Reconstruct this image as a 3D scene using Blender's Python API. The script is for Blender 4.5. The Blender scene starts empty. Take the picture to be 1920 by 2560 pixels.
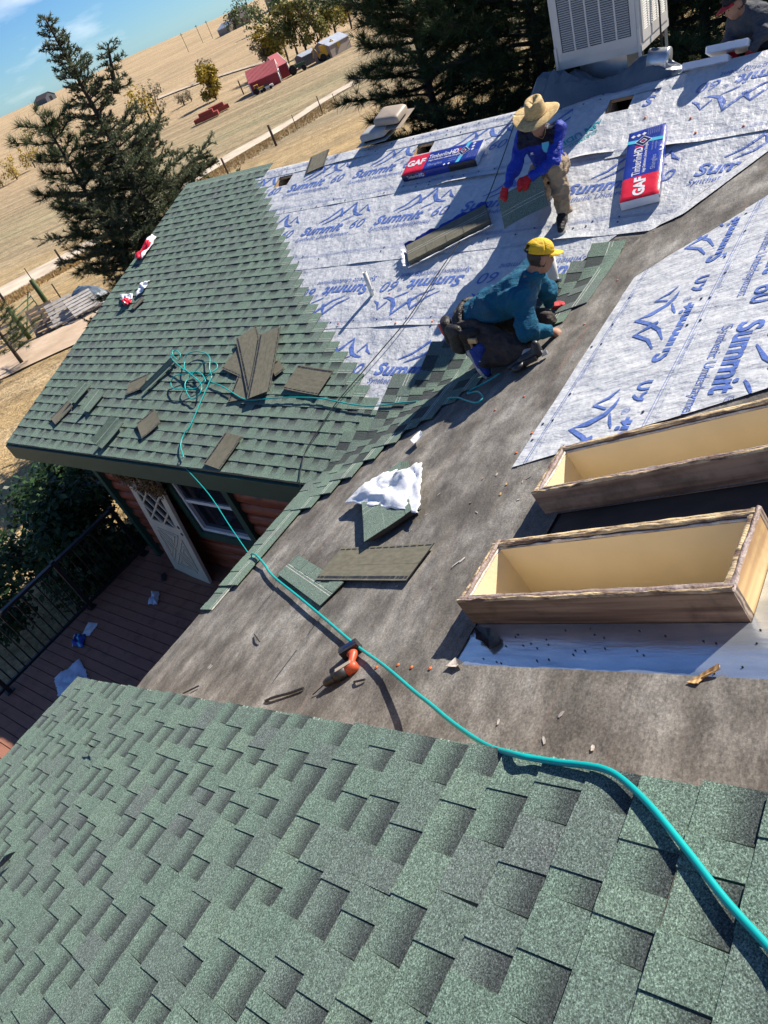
import bpy, bmesh, math, random
import numpy as np
from mathutils import Vector, Matrix, noise as mnoise

scene = bpy.context.scene
COL = scene.collection
R = math.radians

# ---------------------------------------------------------------- camera
cam_data = bpy.data.cameras.new('camera')
cam_data.sensor_fit = 'VERTICAL'
cam_data.sensor_height = 34.6
cam_data.lens = 34.6 * 1774.66 / 2560
cam_data.clip_start = 0.05
cam_data.clip_end = 6000
cam = bpy.data.objects.new('camera', cam_data)
COL.objects.link(cam)
RIGHT = Vector((0.79117, 0.50968, -0.33805)); DOWN = Vector((0.12323, -0.67425, -0.72815)); FWD = Vector((-0.59905, 0.53443, -0.59625))
cm = Matrix.Identity(4)
for i in range(3):
    cm[i][0] = RIGHT[i]; cm[i][1] = -DOWN[i]; cm[i][2] = -FWD[i]
cm[0][3], cm[1][3], cm[2][3] = 10.4301, -3.3387, 3.5150
cam.matrix_world = cm
scene.camera = cam

# ---------------------------------------------------------------- sky, sun, exposure
SUN_AZ, SUN_EL = R(20), R(38)            # azimuth measured from +Y towards +X
world = bpy.data.worlds.new('World'); scene.world = world; world.use_nodes = True
nt = world.node_tree; nt.nodes.clear()
sky = nt.nodes.new('ShaderNodeTexSky'); sky.sky_type = 'NISHITA'; sky.sun_disc = False
sky.sun_elevation = SUN_EL; sky.sun_rotation = SUN_AZ; sky.altitude = 1600; sky.air_density = 1.0; sky.dust_density = 0.0; sky.ozone_density = 3.0
bg = nt.nodes.new('ShaderNodeBackground'); bg.inputs[1].default_value = 0.058
wo = nt.nodes.new('ShaderNodeOutputWorld')
# thin high cloud wisps over the whole sky
tc = nt.nodes.new('ShaderNodeTexCoord'); mp = nt.nodes.new('ShaderNodeMapping'); mp.inputs['Scale'].default_value = (1.6, 1.0, 5.0); mp.inputs['Location'].default_value = (0.1, 2.3, 1.5)
ns = nt.nodes.new('ShaderNodeTexNoise'); ns.inputs['Scale'].default_value = 2.2; ns.inputs['Detail'].default_value = 7; ns.inputs['Roughness'].default_value = 0.55
rp = nt.nodes.new('ShaderNodeValToRGB'); rp.color_ramp.elements[0].position = 0.57; rp.color_ramp.elements[1].position = 0.78
rp.color_ramp.elements[0].color = (0, 0, 0, 1); rp.color_ramp.elements[1].color = (0.85, 0.85, 0.85, 1)
mx = nt.nodes.new('ShaderNodeMix'); mx.data_type = 'RGBA'; mx.inputs[7].default_value = (13.0, 13.3, 13.6, 1)
nt.links.new(tc.outputs['Generated'], mp.inputs[0]); nt.links.new(mp.outputs[0], ns.inputs['Vector']); nt.links.new(ns.outputs[0], rp.inputs[0])
tint = nt.nodes.new('ShaderNodeMix'); tint.data_type = 'RGBA'; tint.blend_type = 'MULTIPLY'; tint.inputs[0].default_value = 1; tint.inputs[7].default_value = (0.52, 0.82, 1.17, 1)
nt.links.new(sky.outputs[0], tint.inputs[6]); nt.links.new(rp.outputs[0], mx.inputs[0]); nt.links.new(tint.outputs[2], mx.inputs[6]); nt.links.new(mx.outputs[2], bg.inputs[0]); nt.links.new(bg.outputs[0], wo.inputs[0])
sun_data = bpy.data.lights.new('sun', 'SUN'); sun_data.energy = 5.0; sun_data.angle = R(0.53); sun_data.color = (1.0, 0.925, 0.815)
sun = bpy.data.objects.new('sun', sun_data); COL.objects.link(sun)
SUNV = Vector((math.sin(SUN_AZ) * math.cos(SUN_EL), math.cos(SUN_AZ) * math.cos(SUN_EL), math.sin(SUN_EL)))
sun.rotation_euler = SUNV.to_track_quat('Z', 'Y').to_euler()
sun.location = SUNV * 60
scene.view_settings.view_transform = 'Standard'; scene.view_settings.look = 'None'
scene.view_settings.exposure = 0.88; scene.view_settings.gamma = 1.0; scene.view_settings.use_curve_mapping = False

# ---------------------------------------------------------------- materials
MATS = {}
def new_mat(name):
    m = bpy.data.materials.new(name); m.use_nodes = True
    n = m.node_tree; b = n.nodes['Principled BSDF']
    MATS[name] = m
    return m, n, b
def node(n, t, **kw):
    x = n.nodes.new('ShaderNode' + t)
    for k, v in kw.items(): setattr(x, k, v)
    return x
def coords(n, scale=(1, 1, 1), rnd=True, space='Object'):
    tc = node(n, 'TexCoord'); mp = node(n, 'Mapping'); mp.inputs['Scale'].default_value = scale
    n.links.new(tc.outputs[space], mp.inputs[0])
    if rnd:
        oi = node(n, 'ObjectInfo'); va = node(n, 'VectorMath', operation='ADD'); ml = node(n, 'VectorMath', operation='SCALE')
        cb = node(n, 'CombineXYZ')
        n.links.new(oi.outputs['Random'], cb.inputs[0]); n.links.new(oi.outputs['Random'], cb.inputs[1])
        n.links.new(cb.outputs[0], ml.inputs[0]); ml.inputs['Scale'].default_value = 37.0
        n.links.new(mp.outputs[0], va.inputs[0]); n.links.new(ml.outputs[0], va.inputs[1])
        return va.outputs[0]
    return mp.outputs[0]
def noise_tex(n, vec, scale, detail=4, rough=0.55):
    x = node(n, 'TexNoise'); x.inputs['Scale'].default_value = scale; x.inputs['Detail'].default_value = detail; x.inputs['Roughness'].default_value = rough
    n.links.new(vec, x.inputs['Vector']); return x.outputs[0]
def ramp(n, fac, stops):
    r = node(n, 'ValToRGB'); e = r.color_ramp.elements
    while len(e) < len(stops): e.new(0.5)
    for el, (p, c) in zip(e, stops):
        el.position = p; el.color = (c[0], c[1], c[2], 1) if hasattr(c, '__len__') else (c, c, c, 1)
    n.links.new(fac, r.inputs[0]); return r.outputs[0]
def mixc(n, fac, a, b, mode='MIX'):
    x = node(n, 'Mix', data_type='RGBA', blend_type=mode)
    for s, v in ((x.inputs[0], fac), (x.inputs[6], a), (x.inputs[7], b)):
        if hasattr(v, 'node'): n.links.new(v, s)
        elif hasattr(v, '__len__'): s.default_value = (v[0], v[1], v[2], 1)
        else: s.default_value = v
    return x.outputs[2]
def bumpn(n, b, h, strength=0.5, dist=0.01, prev=None):
    x = node(n, 'Bump'); x.inputs['Strength'].default_value = strength; x.inputs['Distance'].default_value = dist
    n.links.new(h, x.inputs['Height'])
    if prev is not None: n.links.new(prev, x.inputs['Normal'])
    n.links.new(x.outputs[0], b.inputs['Normal']); return x.outputs[0]
def mat(name, c1, c2=None, scale=6, stretch=(1, 1, 1), rough=0.65, bump=0.0, bscale=None, bdist=0.01, metal=0.0, spec=0.5, detail=5, rnd=True, lo=0.35, hi=0.65):
    """plain two-tone procedural material with noise colour and noise relief"""
    m, n, b = new_mat(name)
    b.inputs['Roughness'].default_value = rough; b.inputs['Metallic'].default_value = metal; b.inputs['Specular IOR Level'].default_value = spec
    v = coords(n, stretch, rnd)
    t = noise_tex(n, v, scale, detail)
    c2 = c2 or tuple(x * 0.78 for x in c1)
    n.links.new(ramp(n, t, [(lo, c1), (hi, c2)]), b.inputs['Base Color'])
    if bump:
        bumpn(n, b, noise_tex(n, v, bscale or scale * 4, 4), bump, bdist)
    return m

def shingle_material():
    m, n, b = new_mat('shingle_granules')
    b.inputs['Roughness'].default_value = 0.92; b.inputs['Specular IOR Level'].default_value = 0.25
    v = coords(n)
    fine = noise_tex(n, v, 235, 3, 0.78); mid = noise_tex(n, v, 9, 4, 0.6); big = noise_tex(n, v, 2.3, 3, 0.6)
    at = node(n, 'Attribute', attribute_name='tone'); gp = node(n, 'Attribute', attribute_name='gap')
    sm = node(n, 'Math', operation='MULTIPLY_ADD'); sm.inputs[1].default_value = 0.42; n.links.new(mid, sm.inputs[0]); n.links.new(at.outputs['Fac'], sm.inputs[2])
    base = ramp(n, sm.outputs[0], [(0.15, (0.180, 0.250, 0.192)), (0.5, (0.150, 0.218, 0.172)), (0.8, (0.150, 0.196, 0.168)), (1.0, (0.146, 0.170, 0.160))])
    gr = ramp(n, fine, [(0.32, 0.14), (0.44, 0.64), (0.55, 1.1), (0.68, 2.5)])
    c = mixc(n, 1.0, base, gr, 'MULTIPLY')
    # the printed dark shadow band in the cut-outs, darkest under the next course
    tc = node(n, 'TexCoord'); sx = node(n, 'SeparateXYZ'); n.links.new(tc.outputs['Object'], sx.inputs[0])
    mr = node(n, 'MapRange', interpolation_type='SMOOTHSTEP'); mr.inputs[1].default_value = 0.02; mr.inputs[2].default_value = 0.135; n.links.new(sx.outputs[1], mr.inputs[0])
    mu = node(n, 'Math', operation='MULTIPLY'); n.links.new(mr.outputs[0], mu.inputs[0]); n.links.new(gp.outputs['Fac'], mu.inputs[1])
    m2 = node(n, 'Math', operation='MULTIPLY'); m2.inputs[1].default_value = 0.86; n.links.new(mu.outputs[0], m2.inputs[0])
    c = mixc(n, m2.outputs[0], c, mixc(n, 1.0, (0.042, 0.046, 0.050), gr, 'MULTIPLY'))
    c = mixc(n, ramp(n, big, [(0.4, 0.0), (0.7, 0.4)]), c, mixc(n, 1.0, c, (0.74, 0.74, 0.76), 'MULTIPLY'))
    n.links.new(c, b.inputs['Base Color'])
    bumpn(n, b, fine, 0.75, 0.004)
    return m
shingle_material()
mat('shingle_back', (0.17, 0.155, 0.11), (0.115, 0.11, 0.075), scale=14, stretch=(1, 2.5, 1), rough=0.9, bump=0.5, bscale=160, bdist=0.002)
mat('nail_line', (0.55, 0.56, 0.5), (0.32, 0.34, 0.3), scale=30, rough=0.8)
mat('sealant', (0.012, 0.012, 0.014), (0.03, 0.03, 0.035), scale=60, rough=0.35, bump=0.5, bscale=200, bdist=0.003)

def felt_material():
    m, n, b = new_mat('roofing_felt')
    b.inputs['Roughness'].default_value = 0.88; b.inputs['Specular IOR Level'].default_value = 0.3
    v = coords(n, rnd=False); vs = coords(n, (1.0, 1.5, 1), rnd=False)
    a = noise_tex(n, vs, 2.0, 7, 0.62); f = noise_tex(n, v, 90, 3, 0.7); d = noise_tex(n, v, 7, 6, 0.65)
    c = ramp(n, a, [(0.30, (0.080, 0.072, 0.063)), (0.44, (0.132, 0.120, 0.105)), (0.57, (0.215, 0.200, 0.178)), (0.72, (0.35, 0.335, 0.305))])
    c = mixc(n, ramp(n, d, [(0.45, 0.0), (0.70, 0.40)]), c, (0.066, 0.058, 0.050))
    c = mixc(n, 1.0, c, ramp(n, f, [(0.3, 0.66), (0.5, 1.0), (0.72, 1.5)]), 'MULTIPLY')
    # reddish chalk and dust streaks
    r = noise_tex(n, coords(n, (0.5, 9, 1), rnd=False), 1.4, 4, 0.5)
    c = mixc(n, ramp(n, r, [(0.60, 0.0), (0.74, 0.35)]), c, (0.26, 0.15, 0.11))
    n.links.new(c, b.inputs['Base Color'])
    w = noise_tex(n, coords(n, (0.7, 1.3, 1), rnd=False), 4, 5, 0.55)
    p = bumpn(n, b, w, 0.6, 0.06); bumpn(n, b, f, 0.35, 0.003, p)
    return m
felt_material()
def membrane_material(name, c1, c2):
    m, n, b = new_mat(name)
    b.inputs['Roughness'].default_value = 0.48; b.inputs['Specular IOR Level'].default_value = 0.45
    v = coords(n, rnd=False, space='UV')
    a = noise_tex(n, v, 16, 7, 0.68); d = noise_tex(n, v, 2.0, 5, 0.6)
    c = mixc(n, ramp(n, a, [(0.36, 0.0), (0.64, 1.0)]), c1, c2)
    c = mixc(n, ramp(n, d, [(0.55, 0.0), (0.8, 0.30)]), c, tuple(x * 0.72 for x in c2))
    n.links.new(c, b.inputs['Base Color'])
    wr = noise_tex(n, coords(n, (1, 1.25, 1), rnd=False, space='UV'), 9, 5, 0.58); w2 = noise_tex(n, coords(n, (1.6, 0.8, 1), rnd=False, space='UV'), 3.2, 4, 0.55)
    p = bumpn(n, b, wr, 0.55, 0.024); bumpn(n, b, w2, 0.7, 0.07, p)
    return m
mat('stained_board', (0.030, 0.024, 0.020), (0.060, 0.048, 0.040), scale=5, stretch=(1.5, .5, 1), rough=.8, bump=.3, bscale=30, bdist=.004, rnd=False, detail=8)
membrane_material('underlayment', (0.57, 0.585, 0.60), (0.46, 0.475, 0.495))
membrane_material('print_blue', (0.085, 0.150, 0.44), (0.115, 0.185, 0.46))
membrane_material('print_teal', (0.03, 0.30, 0.36), (0.05, 0.33, 0.38))
mat('cap_nail_dark', (0.03, 0.045, 0.10), rough=0.5)
mat('cap_orange', (0.75, 0.17, 0.04), (0.6, 0.12, 0.03), rough=0.5)

def wood_material(name, stops, scale=(1.2, 26, 26), rough=0.75, knots=True):
    m, n, b = new_mat(name)
    b.inputs['Roughness'].default_value = rough
    v = coords(n, scale); a = noise_tex(n, v, 1.0, 8, 0.62)
    w = node(n, 'TexWave', wave_type='BANDS', bands_direction='Y'); w.inputs['Scale'].default_value = 0.55; w.inputs['Distortion'].default_value = 7; w.inputs['Detail'].default_value = 3; w.inputs['Detail Scale'].default_value = 0.6
    n.links.new(v, w.inputs['Vector'])
    s = node(n, 'Math', operation='MULTIPLY_ADD'); s.inputs[1].default_value = 0.35; n.links.new(w.outputs['Fac'], s.inputs[0]); 
    s2 = node(n, 'Math', operation='MULTIPLY'); s2.inputs[1].default_value = 0.75; n.links.new(a, s2.inputs[0]); n.links.new(s2.outputs[0], s.inputs[2])
    c = ramp(n, s.outputs[0], stops)
    st = noise_tex(n, coords(n, (3, 3, 3)), 1.6, 5, 0.65)
    c = mixc(n, ramp(n, st, [(0.5, 0.0), (0.72, 0.6)]), c, tuple(x * 0.42 for x in stops[0][1]))
    if knots:
        vo = node(n, 'TexVoronoi'); vo.inputs['Scale'].default_value = 1.0; n.links.new(coords(n, (2.1, 5.5, 5.5)), vo.inputs['Vector']); c = mixc(n, ramp(n, vo.outputs['Distance'], [(.07, .85), (.13, .45), (.17, 0.0)]), c, tuple(x * .35 for x in stops[0][1]))
    n.links.new(c, b.inputs['Base Color']); bumpn(n, b, s.outputs[0], 0.35, 0.006)
    return m
wood_material('weathered_wood', [(0.30, (0.060, 0.040, 0.029)), (0.48, (0.165, 0.115, 0.082)), (0.70, (0.33, 0.25, 0.185))])
wood_material('yellow_wood', [(0.25, (0.34, 0.19, 0.08)), (0.5, (0.52, 0.33, 0.14)), (0.75, (0.66, 0.46, 0.22))])
wood_material('plywood', [(0.25, (0.42, 0.26, 0.13)), (0.5, (0.55, 0.37, 0.20)), (0.75, (0.62, 0.45, 0.27))])
wood_material('old_sheathing', [(0.25, (0.022, 0.018, 0.015)), (0.5, (0.045, 0.036, 0.030)), (0.75, (0.085, 0.068, 0.055))], scale=(1, 14, 14))
wood_material('log_stain', [(0.25, (0.15, 0.034, 0.015)), (0.5, (0.23, 0.054, 0.022)), (0.75, (0.30, 0.078, 0.032))], scale=(1.0, 18, 18), rough=0.55)
wood_material('deck_composite', [(0.2, (0.255, 0.108, 0.066)), (0.5, (0.30, 0.132, 0.084)), (0.8, (0.35, 0.160, 0.105))], scale=(1.0, 30, 30), rough=0.7, knots=False)
wood_material('grey_timber', [(0.25, (0.20, 0.18, 0.16)), (0.5, (0.36, 0.33, 0.30)), (0.75, (0.52, 0.50, 0.47))])
mat('drywall', (0.76, 0.63, 0.41), (0.70, 0.58, 0.37), scale=3, rough=0.85, bump=0.35, bscale=70, bdist=0.004)
mat('rim_wood', (0.66, 0.50, 0.28), (0.13, 0.08, 0.055), scale=15, stretch=(2, .6, 1), rough=.8, bump=.9, bscale=50, bdist=.01, detail=9, rnd=False, lo=.42, hi=.62)
mat('drill_red', (0.52, 0.085, 0.030), (0.45, 0.07, 0.026), scale=9, rough=.45)
mat('caulk', (0.62, 0.58, 0.52), (0.42, 0.34, 0.28), scale=16, rough=0.5, bump=0.8, bscale=40, bdist=0.01)
mat('adhesive', (0.20, 0.13, 0.10), (0.33, 0.26, 0.24), scale=14, rough=0.55, bump=0.9, bscale=40, bdist=0.01)
mat('galvanised', (0.66, 0.72, 0.78), (0.36, 0.42, 0.50), scale=4, stretch=(3, .6, 1), rough=0.27, bump=0.25, bscale=7, bdist=0.01, metal=0.8, detail=10, lo=.38, hi=.72, rnd=False)
mat('sheet_metal', (0.62, 0.64, 0.66), (0.5, 0.52, 0.54), scale=6, rough=0.32, metal=0.8)
mat('green_trim', (0.014, 0.060, 0.042), (0.020, 0.070, 0.050), scale=4, rough=0.55, bump=0.15, bscale=30, bdist=0.003)
mat('cream_paint', (0.62, 0.545, 0.41), (0.56, 0.49, 0.37), scale=3, rough=0.55)
mat('white_paint', (0.74, 0.74, 0.72), (0.66, 0.66, 0.64), scale=4, rough=0.5)
mat('black_metal', (0.014, 0.014, 0.015), (0.02, 0.02, 0.022), rough=0.38)
mat('black_plastic', (0.016, 0.016, 0.018), (0.028, 0.028, 0.03), scale=20, rough=0.45)
mat('black_rubber', (0.010, 0.010, 0.011), (0.018, 0.018, 0.02), scale=12, rough=0.7)
mat('dark_interior', (0.012, 0.010, 0.009), rough=0.95)  # near-black colour standing in for the shade inside openings
mat('pvc', (0.72, 0.71, 0.66), (0.62, 0.60, 0.54), scale=5, rough=0.4)
mat('hose_teal', (0.0, 0.36, 0.34), (0.0, 0.32, 0.31), scale=9, rough=0.38)
mat('wrap_white', (0.80, 0.81, 0.83), (0.66, 0.68, 0.73), scale=5, rough=0.36, bump=0.5, bscale=12, bdist=0.02)
mat('wrap_red', (0.62, 0.012, 0.035), (0.70, 0.02, 0.045), scale=4, rough=0.30, bump=0.35, bscale=9, bdist=0.02)
mat('wrap_blue', (0.012, 0.028, 0.22), (0.016, 0.045, 0.33), scale=3, rough=0.30, bump=0.35, bscale=9, bdist=0.02)
mat('wrap_cyan', (0.10, 0.55, 0.72), rough=0.32)
mat('wrap_navy', (0.006, 0.012, 0.09), rough=0.32)
mat('wrap_paper', (0.50, 0.58, 0.72), (0.60, 0.66, 0.78), scale=5, rough=0.5, bump=0.4, bscale=14, bdist=0.02)
mat('ink_white', (0.80, 0.81, 0.83), rough=0.4)
mat('ink_red', (0.65, 0.02, 0.04), rough=0.4)
mat('ink_pale', (0.30, 0.36, 0.60), rough=0.4)
mat('cooler_paint', (0.62, 0.59, 0.53), (0.55, 0.52, 0.47), scale=3, rough=0.48, bump=0.1, bscale=20)
mat('tarp', (0.058, 0.086, 0.118), (0.085, 0.115, 0.150), scale=4, rough=0.36, bump=0.3, bscale=14, bdist=0.02, rnd=False)
mat('vent_grey', (0.42, 0.41, 0.38), (0.34, 0.33, 0.31), scale=6, rough=0.5)
mat('vent_tan', (0.40, 0.33, 0.26), (0.34, 0.28, 0.22), scale=6, rough=0.5)
def glass_mat():
    m, n, b = new_mat('window_glass'); b.inputs['Base Color'].default_value = (0.010, 0.012, 0.018, 1); b.inputs['Roughness'].default_value = 0.06; b.inputs['Specular IOR Level'].default_value = 0.6
glass_mat()

# ---------------------------------------------------------------- mesh helpers
class MB:
    """collects simple shapes; every shape carries a material slot"""
    def __init__(s): s.v = []; s.f = []; s.m = []; s.sm = []
    def add(s, vs, fs, mi=0, smooth=False):
        o = len(s.v); s.v += [tuple(p) for p in vs]; s.f += [tuple(i + o for i in f) for f in fs]; s.m += [mi] * len(fs); s.sm += [smooth] * len(fs); return o
    def box(s, lo, hi, mi=0, mtx=None):
        x0, y0, z0 = lo; x1, y1, z1 = hi
        vs = [Vector(p) for p in ((x0, y0, z0), (x1, y0, z0), (x1, y1, z0), (x0, y1, z0), (x0, y0, z1), (x1, y0, z1), (x1, y1, z1), (x0, y1, z1))]
        if mtx is not None: vs = [mtx @ p for p in vs]
        s.add(vs, [(3, 2, 1, 0), (4, 5, 6, 7), (0, 1, 5, 4), (1, 2, 6, 5), (2, 3, 7, 6), (3, 0, 4, 7)], mi); return s
    def prism(s, poly, h0, h1, mi=0, mtx=None, side=None):
        n = len(poly); vs = [Vector((p[0], p[1], h0)) for p in poly] + [Vector((p[0], p[1], h1)) for p in poly]
        if mtx is not None: vs = [mtx @ p for p in vs]
        o = s.add(vs, [tuple(range(n))[::-1], tuple(range(n, 2 * n))], mi)
        s.f += [tuple(o + i for i in (k, (k + 1) % n, n + (k + 1) % n, n + k)) for k in range(n)]; s.m += [mi if side is None else side] * n; s.sm += [False] * n; return s
    def tube(s, pts, r, n=8, mi=0, cap=True, smooth=True):
        pts = [Vector(p) for p in pts]; k = len(pts); rr = r if hasattr(r, '__len__') else [r] * k
        t0 = (pts[1] - pts[0]).normalized(); up = Vector((0, 0, 1)) if abs(t0.z) < .9 else Vector((1, 0, 0)); a = t0.cross(up).normalized(); vs = []
        for i, p in enumerate(pts):
            t = (pts[min(i + 1, k - 1)] - pts[max(i - 1, 0)]).normalized(); a = (a - t * a.dot(t)).normalized(); b = t.cross(a)
            for j in range(n):
                q = 2 * math.pi * j / n; vs.append(p + (a * math.cos(q) + b * math.sin(q)) * rr[i])
        fs = [(i * n + j, i * n + (j + 1) % n, (i + 1) * n + (j + 1) % n, (i + 1) * n + j) for i in range(k - 1) for j in range(n)]
        o = s.add(vs, fs, mi, smooth)
        if cap:
            s.f += [tuple(o + j for j in range(n))[::-1], tuple(o + (k - 1) * n + j for j in range(n))]; s.m += [mi, mi]; s.sm += [False, False]
        return s
    def lathe(s, prof, n=16, mi=0, mtx=None, smooth=True):
        vs = [Vector((r * math.cos(2 * math.pi * j / n), r * math.sin(2 * math.pi * j / n), z)) for r, z in prof for j in range(n)]
        if mtx is not None: vs = [mtx @ p for p in vs]
        k = len(prof)
        s.add(vs, [(i * n + j, i * n + (j + 1) % n, (i + 1) * n + (j + 1) % n, (i + 1) * n + j) for i in range(k - 1) for j in range(n)] + [tuple(range(n))[::-1], tuple(range((k - 1) * n, k * n))], mi, smooth); return s
    def grid(s, nu, nv, fn, mi=0, smooth=True, keep=None):
        vs = [fn(i / nu, j / nv) for j in range(nv + 1) for i in range(nu + 1)]
        fs = [(j * (nu + 1) + i, j * (nu + 1) + i + 1, (j + 1) * (nu + 1) + i + 1, (j + 1) * (nu + 1) + i) for j in range(nv) for i in range(nu) if keep is None or keep((i + .5) / nu, (j + .5) / nv)]
        s.add(vs, fs, mi, smooth); return s
    def mesh(s, name, mats):
        me = bpy.data.meshes.new(name); me.from_pydata([tuple(p) for p in s.v], [], s.f)
        for m in ([mats] if isinstance(mats, str) else mats): me.materials.append(MATS[m])
        me.polygons.foreach_set('material_index', s.m); me.polygons.foreach_set('use_smooth', s.sm); me.update(); return me
    def build(s, name, mats, parent=None, mtx=None): return obj(name, s.mesh(name, mats), parent, mtx)
def obj(name, me, parent=None, mtx=None):
    o = bpy.data.objects.new(name, me); COL.objects.link(o)
    if parent is not None: o.parent = parent
    if mtx is not None: o.matrix_local = mtx
    return o
def tag(o, label, cat, group=None, kind=None):
    if label: o['label'] = label
    if cat: o['category'] = cat
    if group: o['group'] = group
    if kind: o['kind'] = kind
    return o
def thing(name, label, cat, mtx=None, group=None):
    o = bpy.data.objects.new(name, None); COL.objects.link(o); o.empty_display_size = 0.1
    if mtx is not None: o.matrix_world = mtx
    return tag(o, label, cat, group)
def T(x, y=0, z=0): return Matrix.Translation((x, y, z))
def RZ(a): return Matrix.Rotation(a, 4, 'Z')
def RX(a): return Matrix.Rotation(a, 4, 'X')
def RY(a): return Matrix.Rotation(a, 4, 'Y')
def mesh_np(name, V, F, mats, smooth=False, mi=None):
    """fast mesh from numpy arrays; F is (n,3) or (n,4)"""
    V = np.asarray(V, np.float32); F = np.asarray(F, np.int32); n, k = F.shape
    me = bpy.data.meshes.new(name); me.vertices.add(len(V)); me.vertices.foreach_set('co', V.ravel())
    me.loops.add(n * k); me.loops.foreach_set('vertex_index', F.ravel())
    me.polygons.add(n); me.polygons.foreach_set('loop_start', np.arange(0, n * k, k, dtype=np.int32)); me.polygons.foreach_set('loop_total', np.full(n, k, np.int32))
    for m in ([mats] if isinstance(mats, str) else mats): me.materials.append(MATS[m])
    if mi is not None: me.polygons.foreach_set('material_index', np.asarray(mi, np.int32))
    if smooth: me.polygons.foreach_set('use_smooth', np.ones(n, bool))
    me.update(calc_edges=True); me.validate(); return me
_txt = {}
def text_mesh(body, size, shear=0.0, bold=0.0, spacing=1.0, res=3, align='LEFT'):
    c = bpy.data.curves.new('lettering', 'FONT'); c.body = body; c.size = size; c.shear = shear; c.offset = bold * size; c.space_character = spacing; c.resolution_u = res; c.align_x = align
    o = bpy.data.objects.new('lettering', c); COL.objects.link(o)
    dg = bpy.context.evaluated_depsgraph_get(); me = bpy.data.meshes.new_from_object(o.evaluated_get(dg))
    vs = [tuple(v.co) for v in me.vertices]; fs = [tuple(p.vertices) for p in me.polygons]
    bpy.data.objects.remove(o); bpy.data.curves.remove(c); bpy.data.meshes.remove(me)
    return vs, fs
def put_text(mb, body, x, y, size, mi=0, h=0.0, shear=0.0, bold=0.0, sx=1.0, rot=0.0, spacing=1.0, align='LEFT', mtx=None):
    vs, fs = text_mesh(body, size, shear, bold, spacing, 3, align)
    c, s_ = math.cos(rot), math.sin(rot)
    P = [Vector((x + (a * sx) * c - b * s_, y + (a * sx) * s_ + b * c, h)) for a, b, _ in vs]
    if mtx is not None: P = [mtx @ p for p in P]
    mb.add(P, fs, mi)
def uv_from_xy(me):
    uv = me.uv_layers.new(name='UVMap'); co = np.zeros(len(me.vertices) * 3, np.float32); me.vertices.foreach_get('co', co); co = co.reshape(-1, 3)
    li = np.zeros(len(me.loops), np.int32); me.loops.foreach_get('vertex_index', li)
    uv.data.foreach_set('uv', co[li][:, :2].astype(np.float32).ravel())
def fbm(x, y, z=0.0, o=3):
    return mnoise.fractal(Vector((x, y, z)), 0.8, 2.0, o)

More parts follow.
